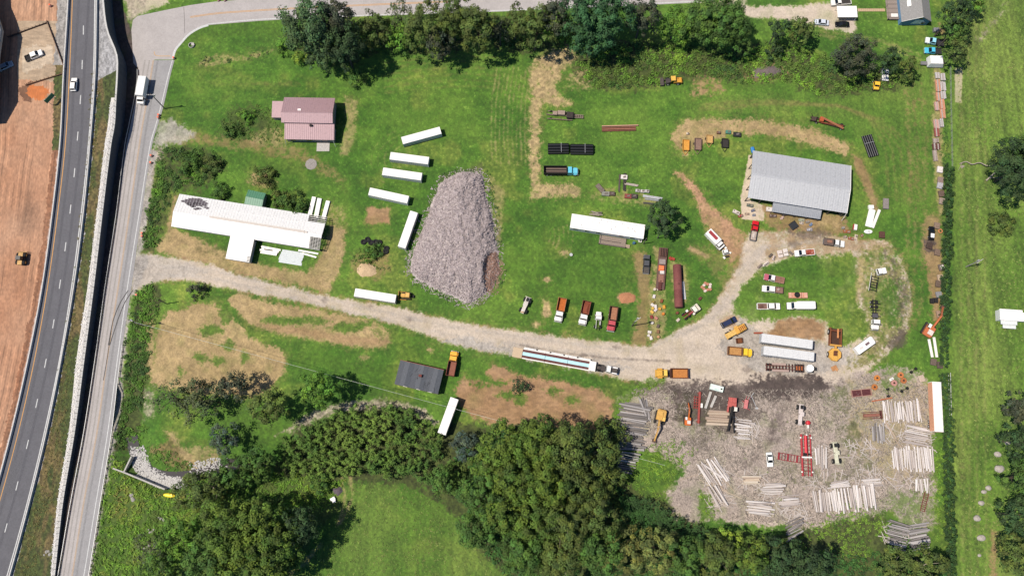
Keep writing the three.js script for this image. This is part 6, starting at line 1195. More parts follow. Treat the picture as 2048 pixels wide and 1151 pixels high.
// long lowboy trailer with tractor
{
const at = span(1181, 731, 1045, 706, 1.4), o = thing('flatbed_trailer', 'very long white edged trailer with brown deck and pale blue centre strip', 'trailer', at), L = at.L, f = L / 2, W = 3.2;
mesh('frame', [bx(L, 0.3, 0.2, 0, 0.75, 0.7), bx(L, 0.3, 0.2, 0, 0.75, -0.7)], M.dark, o);
for (let s = 0; s < 3; s++) {
const x0 = -f + s * L / 3 + 0.05, l = L / 3 - 0.1, xm = x0 + l / 2;
for (const z of [-1.03, -0.72, 0.72, 1.03]) mesh('deck_plank', bx(l, 0.1, 0.29, xm, 1.05, z), timber(z > 0.9 || z < -0.9 ? 0x6a3f3c : 0x744642), o);
mesh('centre_strip', bx(l, 0.07, 1.0, xm, 1.05, 0), paint(0xa9d2dc), o);
mesh('side_rail', bx(l, 0.22, 0.3, xm, 0.95, W / 2 - 0.2), paint(0xdcdad6), o); mesh('side_rail', bx(l, 0.22, 0.3, xm, 0.95, -W / 2 + 0.2), paint(0xdcdad6), o);
}
mesh('side_rack', Array.from({ length: 5 }, (_, k) => bx(L / 5 - 0.5, 0.08, 0.34, -f + (k + 0.5) * L / 5, 1.18, -W / 2 - 0.16)), paint(0xd4d6d6), o);
mesh('ramp', bx(2.9, 0.12, 3.0, -f - 1.5, 0.85, 0), timber(0xd0b899), o); mesh('ramp_leg', [bx(0.1, 0.85, 0.1, -f - 2.7, 0, 1.3), bx(0.1, 0.85, 0.1, -f - 2.7, 0, -1.3)], M.dark, o);
mesh('gooseneck', [bx(2.0, 0.25, 2.9, f + 0.6, 1.2, 0, 0, 0.04)], paint(0xe0dfdb), o);
wheels(o, [-f + 1.5, -f + 2.8, -f + 4.1], W / 2 - 0.35, 0.45, 0.25, true);
const ta = span(1236, 742, 1192, 733.5, 1.2), t = thing('road_tractor', 'white road tractor coupled to the very long trailer', 'truck', ta), g = ta.L / 2;
mesh('frame', [bx(ta.L, 0.25, 0.16, 0, 0.6, 0.42), bx(ta.L, 0.25, 0.16, 0, 0.6, -0.42)], M.dark, t); mesh('cab', bx(1.7, 1.1, 2.2, g - 2.7, 0.8, 0, 0, 0.12), paint(0xe4e4e2), t); glazed(t, [g - 3.5, g - 1.9, -1.05, 1.05, 1.85], [g - 3.4, g - 2.3, -0.9, 0.9, 2.5], 0xe6e6e4);
mesh('hood_side', [bx(1.7, 0.8, 0.4, g - 1, 0.7, 0.85, 0, 0.12), bx(1.7, 0.8, 0.4, g - 1, 0.7, -0.85, 0, 0.12)], paint(0xdedede), t); mesh('engine', [bx(1.5, 0.7, 1.0, g - 1, 0.7, 0), cylX(0.2, 1, g - 1, 1.45, 0.2, 8)], rusty(0x5a5654), t); mesh('radiator', bx(0.12, 0.9, 1.4, g, 0.6, 0), M.dark, t);
mesh('headlight', bx(0.3, 0.4, 0.4, g + 0.05, 0.6, 0.85), paint(0x3c6aa0), t); mesh('fifth_wheel', [cylY(0.5, 0.12, -g + 1.1, 0.9, 0, 16), bx(1.2, 0.3, 1.6, -g + 2.2, 0.85, 0)], rusty(0x4a4644), t); wheels(t, [g - 0.8], 1.0, 0.5, 0.28); wheels(t, [-g + 0.6, -g + 1.8], 0.95, 0.5, 0.26, true);
}
// log truck chassis with white octagon cab
{
const at = span(1633, 737.5, 1530, 733, 1.2), o = thing('logging_truck', 'bare brown truck frame with a white cab below the two semi trailers', 'truck', at), f = at.L / 2;
mesh('frame', [bx(at.L - 2.5, 0.3, 0.2, -1, 0.8, 0.45), bx(at.L - 2.5, 0.3, 0.2, -1, 0.8, -0.45)], rusty(0x6a4238), o);
mesh('deck_board', bx(5.0, 0.12, 0.6, -f + 4.6, 1.15, 0.95), timber(0xb59c90), o); mesh('deck_board', bx(4.2, 0.12, 0.6, -f + 4.2, 1.15, -0.95), timber(0xb59c90), o);
for (let k = 0; k < 9; k++) mesh('cross_member', bx(0.22, 0.25, 2.3, -f + 0.5 + k * 0.95, 0.98, 0), rusty(0x5a352e), o);
mesh('rust_tray', bx(2.2, 0.2, 1.2, f - 5.0, 1.1, 0), rusty(0xb5693a), o); for (let k = 0; k < 4; k++) mesh('bolster', bx(0.12, 0.9, 2.4, f - 6.3 + k * 0.75, 0.95, 0), rusty(0x54423c), o);
mesh('cab', new THREE.CylinderGeometry(1.15, 1.3, 1.7, 8).rotateY(Math.PI / 8).translate(f - 2.2, 1.7, 0), paint(0xe6e6e4), o); mesh('engine', bx(1.2, 0.9, 1.0, f - 0.7, 0.7, 0, 0, 0.1), M.dark, o); mesh('windshield', bx(0.04, 0.6, 1.1, f - 1.02, 1.75, 0), M.glass, o);
wheels(o, [f - 1.0], 0.95, 0.5); wheels(o, [-f + 1, -f + 2.2, f - 4.4], 0.95, 0.5, 0.26, true);
}
// chassis trucks on the right of the island
{
const at = span(1751, 659, 1750, 598, 1.2), o = thing('frame_truck', 'white cabbed truck with long bare black frame on the grass', 'truck', at), f = at.L / 2;
mesh('frame', [bx(at.L - 1.5, 0.28, 0.18, -0.7, 0.7, 0.42), bx(at.L - 1.5, 0.28, 0.18, -0.7, 0.7, -0.42)], M.dark, o); for (let k = 0; k < 7; k++) mesh('cross_member', bx(0.2, 0.2, k % 2 ? 2.9 : 1.8, -f + 0.4 + k * 0.95, 0.98, k % 2 ? -0.3 : 0), M.dark, o);
cabOver(o, f, 0xe4e4e2, 2.3, { hoodLen: 1.3 }); wheels(o, [f - 0.9], 0.98, 0.5); wheels(o, [-f + 0.9, -f + 2.2], 0.95, 0.5, 0.26, true); mesh('deck_box', bx(1.2, 0.5, 1.6, 0.4, 1.0, 0), rusty(0x55565e), o);
const a = span(1773, 540, 1754, 544, 1.2), c = thing('parked_cab', 'white truck cab without load above the black trailer frame', 'truck', a), g = a.L / 2;
mesh('hood', bx(1.3, 0.8, 1.9, g - 0.6, 0.6, 0, 0, 0.2), paint(0xe2e2e0), c); mesh('cab_body', bx(1.6, 1.0, 2.0, -g + 0.9, 0.6, 0, 0, 0.1), paint(0xe2e2e0), c); glazed(c, [-g + 0.1, g - 1.3, -0.95, 0.95, 1.55], [-g + 0.2, g - 1.7, -0.8, 0.8, 2.2], 0xe4e4e2); wheels(c, [g - 0.7, -g + 0.5], 0.9, 0.45);
const b = span(1751, 552, 1746, 582, 0.6), t = thing('trailer_frame', 'black trailer frame of bars below the white cab', 'trailer', b), l = b.L;
mesh('frame', [bx(l, 0.2, 0.14, 0, 0.55, 1), bx(l, 0.2, 0.14, 0, 0.55, -1)], M.dark, t); for (let k = 0; k < 6; k++) mesh('bar', bx(0.16, 0.14, 2.1, -l / 2 + 0.3 + k * (l - 0.6) / 5, 0.76, 0), M.dark, t); mesh('drawbar', bar(V(l / 2, 0.6, 0), V(l / 2 + 1.3, 0.5, 0), 0.14), M.dark, t); mesh('side_bar', bx(l + 1, 0.1, 0.1, 0.3, 0.8, -1.35), paint(0xdcdad6), t); wheels(t, [-0.8, 0.2], 1.0, 0.4, 0.24);
}
// rusty vehicle remains with a big tyre on the island
{
const at = span(1616, 590, 1578, 590, 0.6), o = thing('scrap_car', 'flattened rusty pink car remains with a big black tyre on top', 'scrap', at), f = at.L / 2;
mesh('floor', bx(at.L, 0.3, 1.7, 0, 0.25, 0, 0, 0.05), rusty(0xd09a82), o); for (const [x, w] of [[-f + 0.5, 0.8], [f - 0.6, 1.0], [f - 1.9, 0.9]]) mesh('panel', bx(w, 0.2, 1.6, x, 0.55, 0, 0.03, 0.04), rusty(0xd8ac98), o); mesh('sill', bx(0.15, 0.25, 1.7, 0.9, 0.55, 0), rusty(0x8f4c34), o);
wheels(o, [-f + 0.8, f - 0.8], 0.7, 0.28, 0.2);
const ty = thing('big_tyre', 'big black tyre lying on the rusty pink car remains', 'tyre', { ...spot(1595, 589, 0, 0.9), y: 0.62 }); mesh('tread', new THREE.TorusGeometry(0.62, 0.26, 8, 20).rotateX(Math.PI / 2).translate(0, 0.26, 0), M.rubber, ty); mesh('hub', cylY(0.4, 0.3, 0, 0.1, 0, 14), M.dark, ty);
}
// ---------------------------------------------------------------- yard machines
function tracks(o, L, z, w = 0.5, h = 0.75, x = 0) {
for (const s of [-1, 1]) {
const t = mesh('track', bx(L, h, w, x, 0, s * z, 0, h * 0.45), M.dark, o);
mesh('track_shoes', Array.from({ length: Math.round(L / 0.3) }, (_, k) => bx(0.12, 0.05, w + 0.04, x - L / 2 + 0.25 + k * (L - 0.4) / Math.round(L / 0.3), h - 0.01, s * z)), rusty(0x3a3632), t);
}
}
function excavator(label, body, boomEnd, col, { s = 1, base = 0, white = false, bucket = true, boomCol = null } = {}) {  // body: photo point of the house, boomEnd: photo point of the bucket
const a = G(boomEnd[0], boomEnd[1], 1 + base), c = G(body[0], body[1], 1.5 * s + base), dx = a.x - c.x, dz = a.z - c.z, reach = Math.hypot(dx, dz);
const o = thing('excavator', label, 'excavator', { x: c.x, z: c.z, y: base, turn: Math.atan2(-dz, dx) });
tracks(o, 3.4 * s, 1.15 * s, 0.5 * s, 0.75 * s);
mesh('turntable', cylY(0.7 * s, 0.25 * s, 0, 0.72 * s, 0, 16), M.dark, o);
mesh('house', [bx(2.6 * s, 1.0 * s, 2.3 * s, -0.5 * s, 0.95 * s, 0, 0, 0.15 * s), bx(0.7 * s, 0.8 * s, 2.2 * s, -1.7 * s, 1.0 * s, 0, 0, 0.3 * s)], rusty(col), o);
glazed(o, [-0.2 * s, 1.1 * s, -1.1 * s, -0.3 * s, 1.2 * s], [-0.1 * s, 0.9 * s, -1.05 * s, -0.35 * s, 2.5 * s], white ? 0xe4e4e0 : col);
mesh('engine_cover', bx(1.3 * s, 0.25 * s, 1.3 * s, -0.9 * s, 1.95 * s, 0.3 * s, 0, 0.06), rusty(white ? 0xe0ddd6 : col), o);
const k = V(reach * 0.55, 3.0 * s, 0.25 * s), bm = rusty(boomCol || col);
mesh('boom', [bar(V(0.4 * s, 1.5 * s, 0.25 * s), k, 0.4 * s, 0.5 * s)], bm, o); mesh('stick', bar(k, V(reach, 0.9, 0.25 * s), 0.32 * s, 0.38 * s), bm, o);
mesh('ram', [rod(V(0.6 * s, 1.0 * s, 0.25 * s), k.clone().lerp(V(0.4 * s, 1.5 * s, 0.25 * s), 0.4), 0.07 * s), rod(k.clone().add(V(-0.9 * s, 0.1, 0)), k.clone().lerp(V(reach, 0.9, 0.25 * s), 0.3).add(V(0, 0.3, 0)), 0.06 * s)], M.steel, o);
if (bucket) mesh('bucket', hexa([reach - 0.4 * s, reach + 0.3 * s, -0.2 * s, 0.75 * s, 0.02], [reach - 0.2 * s, reach + 0.5 * s, -0.25 * s, 0.8 * s, 0.85 * s]), rusty(0x5a4a40), o);
return o;
}
excavator('yellow excavator with long boom beside the grey pole stack', [1322, 834], [1311, 881], 0xd8b060, { s: 1.15 });
excavator('small orange excavator with raised arm in the log yard', [1376, 839], [1376, 806], 0xd8742c, { s: 0.8, white: true });
excavator('orange excavator with long arm beside the right hedge', [1861, 658], [1885, 613], 0xc67448, { s: 1.2, white: true });
// articulated hauler
{
const at = span(1311, 746, 1376, 747, 1.4), o = thing('articulated_hauler', 'yellow articulated hauler with dark framed orange bed', 'dump truck', at), f = at.L / 2;
mesh('nose', hexa([f - 2.0, f, -1.15, 1.15, 0.8], [f - 2.0, f - 0.3, -0.9, 0.9, 1.9]), rusty(0xe0b24a), o); mesh('cab_body', bx(1.6, 1.0, 2.2, f - 2.8, 0.9, 0, 0, 0.1), rusty(0xe0b24a), o); glazed(o, [f - 3.5, f - 2.0, -1.0, 1.0, 1.85], [f - 3.3, f - 2.3, -0.85, 0.85, 2.7], 0xe2bc58); mesh('fender', [bx(1.5, 0.3, 0.5, f - 1.3, 1.35, 1.25, 0, 0.1), bx(1.5, 0.3, 0.5, f - 1.3, 1.35, -1.25, 0, 0.1)], rusty(0xd9ac48), o);
mesh('hitch', bx(1.2, 0.5, 0.8, f - 4.1, 0.8, 0), M.dark, o);
const b0 = -f, b1 = f - 4.4, m = (b0 + b1) / 2, l = b1 - b0;
mesh('bed_floor', slabOn([V(b0, 1.7, 1.2), V(b1, 1.2, 1.2), V(b1, 1.2, -1.2), V(b0, 1.7, -1.2)], 0.1, 0), rusty(0xbe8040), o); for (const s of [-1, 1]) mesh('bed_side', hexa([b0 + 0.2, b1, s * 1.3 - 0.08, s * 1.3 + 0.08, 1.2], [b0, b1, s * 1.4 - 0.1, s * 1.4 + 0.1, 2.4]), rusty(0x6a3a26), o); mesh('headboard', bx(0.2, 1.5, 2.6, b1, 1.2, 0), rusty(0x5a3424), o); mesh('tail_lip', bx(0.25, 0.3, 2.7, b0 + 0.1, 1.75, 0), rusty(0x5a3424), o);
wheels(o, [f - 1.3, b0 + 1.6], 1.1, 0.75, 0.5);
}
// scraper: bowl and tractor
{
const at = span(1669, 722, 1671, 656, 1.2), o = thing('scraper', 'yellow scraper with rust brown bowl', 'scraper', at), f = at.L / 2, b0 = -f, b1 = 0.35, W = 3.4, m = (b0 + b1) / 2, l = b1 - b0;
mesh('bowl_floor', bx(l, 0.15, W - 0.3, m, 0.5, 0), rusty(0x4a3226), o); mesh('bowl_side', bx(l, 1.6, 0.25, m, 0.5, W / 2 - 0.12), rusty(0x8a5634), o); mesh('bowl_side', bx(l, 1.6, 0.25, m, 0.5, -W / 2 + 0.12), rusty(0x8a5634), o); mesh('ejector', bx(0.3, 1.5, W - 0.5, b0 + 0.9, 0.65, 0), rusty(0x7a4428), o); mesh('bowl_beam', bx(0.5, 0.6, W + 0.1, b1, 1.7, 0, 0, 0.08), rusty(0xd8a850), o); mesh('loose_rail', bar(V(b0 + 0.3, 2.2, -0.5), V(m + 0.4, 2.2, -0.5), 0.5, 0.15), rusty(0xd2935c), o);
mesh('gooseneck', bar(V(b1, 2.0, 0), V(b1 + 1.9, 1.7, 0), 0.6, 0.5), rusty(0xd8a850), o);
mesh('tractor_body', new THREE.CylinderGeometry(1.9, 2.05, 0.9, 8).rotateY(Math.PI / 8).translate(f - 2.0, 1.45, 0), rusty(0xe0b356), o); mesh('cockpit', [bx(1.3, 0.3, 1.1, f - 2.2, 1.9, 0), bx(0.3, 0.8, 0.9, f - 2.8, 1.9, 0), cylY(0.22, 0.3, f - 1.8, 2.1, 0.1, 10)], rusty(0x6a3f28), o); mesh('engine_hood', bx(1.5, 0.7, 1.3, f - 0.7, 1.5, 0, 0, 0.1), rusty(0xe0b356), o);
wheels(o, [f - 1.9, b0 + 1.2], 1.65, 0.85, 0.6);
}
// grader-like machine, skip, loader, bulldozer, roller
{
const at = span(1453, 673, 1491, 652, 1.2), o = thing('motor_grader', 'yellow grader with slatted brown cab roof beside the navy vehicle', 'grader', at), f = at.L / 2;
mesh('nose', hexa([0.2, f, -0.9, 0.9, 0.7], [0.2, f - 0.4, -0.75, 0.75, 1.7]), rusty(0xe2be6c), o); mesh('body', bx(f + 0.2, 1.1, 2.0, -f / 2 + 0.1, 0.7, 0, 0, 0.12), rusty(0xdeb050), o); mesh('cab_roof', bx(2.4, 0.1, 1.6, -f + 1.6, 2.3, 0), rusty(0xdcae52), o); for (let k = 0; k < 4; k++) mesh('roof_slat', bx(0.28, 0.08, 1.3, -f + 0.75 + k * 0.55, 2.4, 0), rusty(0x9a5a26), o); for (const x of [-f + 0.6, -f + 2.6]) for (const z of [-0.7, 0.7]) mesh('cab_post', bx(0.1, 0.6, 0.1, x, 1.75, z), M.dark, o); mesh('side_box', bx(1.2, 0.5, 0.5, -0.6, 1.0, 1.25, 0, 0.05), rusty(0xe0b660), o); mesh('blade', bx(0.15, 0.6, 3.2, 0.6, 0.05, 0, 0.4), rusty(0x6a5a4a), o); wheels(o, [f - 0.9, -f + 0.8, -f + 2], 0.95, 0.6, 0.4);
const k = thing('steel_skip', 'small rust brown steel skip beside the yellow grader', 'skip', { ...spot(1479, 681, 0.1, 0.5) }); mesh('floor', bx(1.7, 0.08, 1.5, 0, 0.05, 0), rusty(0x7a4a28), k); for (const s of [-1, 1]) { mesh('side', bx(1.8, 0.9, 0.1, 0, 0.05, s * 0.75), rusty(0x6a4026), k); mesh('end', bx(0.1, 0.9, 1.4, s * 0.85, 0.05, 0), rusty(0x6a4026), k); }
const r = thing('rusty_beam', 'short rust red beam lying left of the upper semi trailer', 'beam', spot(1516, 666, 0)); mesh('flange', bx(2.6, 0.1, 0.5, 0, 0.5, 0), rusty(0x9a4a30), r); mesh('web', bx(2.6, 0.5, 0.12, 0, 0, 0), rusty(0x8a4028), r);
}
function wheelLoader(label, at, col) {
const o = thing('wheel_loader', label, 'loader', at), f = at.L / 2;
mesh('bucket', [hexa([f - 0.9, f - 0.1, -1.3, 1.3, 0.08], [f - 0.95, f + 0.2, -1.3, 1.3, 0.95])], rusty(0x55504c), o); mesh('lift_arm', [bar(V(f - 0.8, 0.5, 0.6), V(0.3, 1.5, 0.6), 0.2, 0.3), bar(V(f - 0.8, 0.5, -0.6), V(0.3, 1.5, -0.6), 0.2, 0.3)], rusty(0x4a4644), o); mesh('front_frame', bx(1.6, 0.7, 1.2, 0.9, 0.6, 0), rusty(0x4a4644), o);
mesh('rear_body', bx(2.6, 0.9, 1.7, -f + 1.4, 0.7, 0, 0, 0.15), rusty(col), o); glazed(o, [-1.0, 0.3, -0.7, 0.7, 1.5], [-0.9, 0.15, -0.65, 0.65, 2.8], col); mesh('cab_roof', bx(1.5, 0.1, 1.6, -0.35, 2.8, 0, 0, 0.03), rusty(0xe6c058), o); mesh('counterweight', bx(0.4, 0.7, 1.8, -f + 0.1, 0.6, 0, 0, 0.1), rusty(0xcfa23e), o); mesh('exhaust', cylY(0.07, 0.9, -f + 1.4, 1.6, 0.4, 8), M.dark, o); wheels(o, [1.1, -f + 1.2], 0.95, 0.62, 0.45);
return o;
}
wheelLoader('yellow wheel loader with dark bucket at the edge of the brambles', span(1322, 162, 1364, 160, 1.2), 0xdda63e);
{
const at = span(796, 590, 826, 592, 0.9), o = thing('bulldozer', 'yellow bulldozer at the end of the white container by the drive', 'bulldozer', at), f = at.L / 2;
tracks(o, 3.0, 0.9, 0.45, 0.8, -0.2); mesh('body', bx(2.6, 0.7, 1.2, -0.1, 0.6, 0, 0, 0.1), rusty(0xd9ab52), o); mesh('engine_hood', bx(1.3, 0.6, 1.0, 0.7, 1.1, 0, 0, 0.12), rusty(0xe0b866), o); mesh('canopy', bx(1.2, 0.1, 1.3, -0.7, 2.3, 0, 0, 0.03), rusty(0xe8c070), o); for (const x of [-1.2, -0.2]) for (const z of [-0.55, 0.55]) mesh('canopy_post', bx(0.08, 1.2, 0.08, x, 1.15, z), M.dark, o); mesh('seat', bx(0.5, 0.6, 0.6, -0.8, 1.25, 0), M.dark, o); mesh('blade', bx(0.18, 0.95, 2.9, f - 0.1, 0.05, 0, 0, 0.05), rusty(0xb08a4c), o); mesh('push_arm', [bar(V(f - 0.2, 0.4, 1.2), V(-0.3, 0.5, 1.2), 0.14, 0.2), bar(V(f - 0.2, 0.4, -1.2), V(-0.3, 0.5, -1.2), 0.14, 0.2)], rusty(0xc89a44), o); mesh('ripper', bx(0.7, 0.4, 0.9, -f + 0.1, 0.3, 0), M.dark, o);
const up = upH(515), a2 = span(43, 503, 39, 530, 1.0, up + 0.1), r = thing('soil_compactor', 'yellow compactor with dark cab working on the red clay', 'compactor', a2), g = a2.L / 2;
mesh('blade', bx(0.2, 0.9, 3.2, g, 0.1, 0, 0, 0.05), rusty(0xcfae7c), r); mesh('front_body', bx(1.3, 0.8, 1.4, g - 1, 0.7, 0, 0, 0.1), rusty(0xd0ae74), r); glazed(r, [-0.8, 0.5, -0.8, 0.8, 1.4], [-0.7, 0.4, -0.7, 0.7, 2.7], 0x2c2a28); mesh('cab_base', bx(1.5, 0.7, 1.7, -0.1, 0.7, 0), M.dark, r); mesh('rear_body', bx(1.3, 0.8, 1.4, -g + 0.7, 0.7, 0, 0, 0.1), rusty(0xd8b478), r); wheels(r, [g - 1, -g + 0.9], 0.95, 0.7, 0.8, false, 0xc09a54);
}
// rough terrain tractor crane chassis on the lawn
function articTractor(label, at, col, extra = 0) {
const o = thing('articulated_tractor', label, 'tractor', at), f = at.L / 2;
mesh('rear_frame', bx(f, 0.7, 1.1, -f / 2, 0.6, 0, 0, 0.1), rusty(col), o); mesh('front_frame', bx(f - 0.3, 0.8, 1.2, f / 2, 0.7, 0, 0, 0.12), rusty(col), o); mesh('engine', bx(1.1, 0.4, 0.7, f - 0.9, 1.5, 0, 0, 0.05), M.dark, o); mesh('roll_cage', [bar(V(-0.4, 1.2, 0.6), V(-0.4, 2.3, 0.6), 0.09), bar(V(-0.4, 1.2, -0.6), V(-0.4, 2.3, -0.6), 0.09), bx(1.2, 0.07, 1.3, 0.1, 2.3, 0)], rusty(col), o); mesh('arch', [bar(V(-f + 0.3, 1.2, 0.5), V(-f + 0.1, 2.2, 0.3), 0.14), bar(V(-f + 0.3, 1.2, -0.5), V(-f + 0.1, 2.2, -0.3), 0.14), bx(0.2, 0.2, 0.9, -f + 0.1, 2.2, 0)], rusty(extra || col), o); mesh('push_blade', bx(0.15, 0.7, 1.9, f, 0.15, 0), rusty(col), o); wheels(o, [f - 1.0, -f + 0.9], 0.95, 0.68, 0.5, false, 0x8f8c86);
return o;
}
articTractor('white articulated tractor with big tyres standing left of the dump trucks', span(1057, 594, 1044, 626, 1.0), 0xd8d8d2, 0xc89a4a);
articTractor('pale green white skidder with big tyres in the log yard', span(1669, 884, 1675, 928, 1.0), 0xd5dcc6);
articTractor('white and grey tractor above the red sawmill frame', span(1603, 808, 1600, 850, 1.0), 0xdad6d4);
{
const o = thing('red_drum', 'bright red drum with white cone beside the white tractor', 'drum', spot(1616.5, 845, 0, 0.6)); mesh('drum', [cylY(0.62, 0.9, 0, 0, 0, 16), new THREE.SphereGeometry(0.62, 14, 8).scale(1, 0.35, 1).translate(0, 0.9, 0)], paint(0xc0222e), o); mesh('chute', hexa([-0.25, 0.25, 0.5, 1.7, 0.0], [-0.2, 0.2, 0.5, 1.5, 0.6]), paint(0xe4e2de), o);
}
// red sawmill frame and the ladder-like infeed
{
const at = span(1611.5, 868, 1615, 952, 0.9), o = thing('sawmill_frame', 'long red steel sawmill frame with red drum', 'sawmill', at), L = at.L, f = L / 2, red = rusty(0xb8444a), W = 2.6;
mesh('rail', bx(L, 0.35, 0.28, 0, 0.7, W / 2), red, o); mesh('rail', bx(L, 0.35, 0.45, 0, 0.7, -W / 2), red, o); mesh('rail', bx(L, 0.2, 0.14, 0, 0.75, 0.35), red, o); mesh('drum', cylX(0.42, L * 0.42, f * 0.52, 1.1, -0.1, 14), paint(0xc62a36), o);
for (let k = 0; k < 12; k++) mesh('cross_member', bx(0.14, 0.16, W, -f + 0.4 + k * (L - 0.8) / 11, 0.6, 0), rusty(0x8a3438), o);
for (const x of [-f + 0.2, -f * 0.45, 0.3, f * 0.5, f - 0.4]) for (const z of [-1, 1]) mesh('leg', bx(0.2, 0.7, 0.2, x, 0, z * W / 2), red, o);
mesh('carriage', bx(0.4, 0.5, W + 0.3, -0.6, 1.05, 0), paint(0xe2e2de), o); mesh('motor', [bx(0.9, 0.5, 0.7, 0.2, 1.0, -0.5), bx(0.5, 0.6, 0.5, 0.2, 1.0, 0.7)], M.dark, o); for (const [x, z] of [[f - 0.2, 0.2], [f - 1, 1.5], [f - 1, -1.6], [-f + 1.2, -1.6], [-f + 1.2, 1.5]]) mesh('lamp_box', bx(0.4, 0.3, 0.4, x, 1.05, z), paint(0xe4e4e0), o);
const b = span(1603, 919, 1556, 911, 0.6), q = thing('ladder_frame', 'dark red ladder shaped infeed frame beside the sawmill', 'frame', b), l = b.L;
for (const z of [-1, 1]) mesh('rail', bx(l, 0.16, 0.14, 0, 0.5, z * 0.95), rusty(0x96343c), q); for (let k = 0; k < 8; k++) mesh('rung', bx(k % 3 === 0 ? 0.5 : 0.12, 0.14, 2.1, -l / 2 + 0.3 + k * (l - 0.6) / 7, 0.42, 0), rusty(0x962f3a), q); for (const x of [-1, 1]) for (const z of [-1, 1]) mesh('leg', bx(0.14, 0.5, 0.14, x * (l / 2 - 0.2), 0, z * 0.95), rusty(0x802c34), q);
}
// red crane loader with black boom
{
const at = span(1461, 862, 1466, 796, 1.2), o = thing('knuckle_crane', 'dull red crane loader with long black boom', 'crane', at), f = at.L / 2, red = rusty(0xbf6660);
mesh('carrier', bx(2.8, 0.9, 2.4, -f + 1.2, 0.6, 0, 0, 0.12), red, o); mesh('engine_cover', bx(1.4, 0.6, 1.2, -f + 0.6, 1.5, -0.4, 0, 0.1), red, o); mesh('arm', bar(V(-f + 1.0, 1.4, 1.1), V(-f + 4.2, 1.0, 1.2), 0.5, 0.4), red, o); glazed(o, [-f + 2.6, -f + 4, -1.3, -0.3, 1.0], [-f + 2.6, -f + 3.8, -1.25, -0.35, 2.4], 0xd8d4cc); mesh('cab_base', bx(1.5, 0.5, 1.1, -f + 3.3, 0.55, -0.8), M.dark, o); wheels(o, [-f + 0.6, -f + 2], 1.15, 0.5, 0.35);
mesh('boom', bar(V(-f + 2.4, 2.3, 0.15), V(f + 0.2, 1.6, 0.9), 0.42, 0.45), M.dark, o); mesh('boom', bar(V(-f + 3.4, 1.9, 0.0), V(f + 0.4, 0.9, -1.2), 0.26, 0.3), M.dark, o); mesh('boom_prop', bx(0.2, 1.6, 0.2, f, 0, 0.86), M.dark, o); mesh('cable_coil', new THREE.TorusGeometry(0.6, 0.06, 6, 16).rotateX(Math.PI / 2).translate(1.0, 0.08, -1.4), M.galv, o);
const p = thing('pink_machine', 'faded pink tilted machine frame right of the red crane', 'machine', { ...spot(1492, 808, 1.35, 0.6) }); mesh('body', bx(2.7, 0.7, 1.1, 0, 0.4, 0, 0, 0.08), rusty(0xd08484), p); mesh('arm', [bar(V(1.2, 0.6, 0.3), V(2.3, 0.9, 0.9), 0.12), bar(V(1.2, 0.6, -0.3), V(2.4, 1.2, -0.2), 0.12), bar(V(-1, 0.6, 0.5), V(-1.4, 0.3, 1.5), 0.12), bar(V(0.3, 0.6, -0.5), V(0.8, 0.8, -1.2), 0.14)], rusty(0xc87878), p); mesh('foot', [bx(0.2, 0.4, 1, -1, 0, 0), bx(0.2, 0.4, 1, 1, 0, 0)], M.dark, p);
const t = thing('steel_tripod', 'grey steel stand lying right of the pink machine', 'stand', spot(1507, 805)); mesh('leg', bar(V(-0.5, 0.1, -2), V(0.9, 0.12, 1.6), 0.14), M.galv, t); mesh('leg', bar(V(-0.5, 0.1, -2), V(0.3, 0.2, -2.9), 0.12), M.galv, t); mesh('leg', bar(V(-0.5, 0.2, -2), V(-1.2, 0.1, -0.9), 0.12), M.galv, t); mesh('foot', bx(0.8, 0.1, 0.5, 0.9, 0, 1.6), M.galv, t);
const d = thing('drill_mast', 'dark red steel mast with side frame in the log yard', 'mast', span(1397, 846, 1400, 783, 0.5)); const l = span(1397, 846, 1400, 783, 0.5).L;
mesh('beam', bx(l, 0.5, 0.55, 0, 0.2, 0), rusty(0xa85048), d); mesh('skid', [bx(0.4, 0.2, 1.2, -l / 2 + 0.5, 0, 0), bx(0.4, 0.2, 1.2, l / 2 - 0.5, 0, 0)], rusty(0x7a3a34), d); mesh('side_frame', [bx(3.6, 0.15, 0.15, -1.4, 0.5, 1.5), bx(3.6, 0.15, 0.15, -1.4, 0.5, 0.8), ...[0, 1, 2, 3, 4].map(k => bx(0.18, 0.4, 1.4, -3 + k * 0.8, 0.2, 1.0))], rusty(0x9a443e), d); mesh('control_box', bx(1.3, 0.6, 0.6, -0.6, 0.3, -0.7, 0, 0.05), paint(0xdcdad4), d);
}
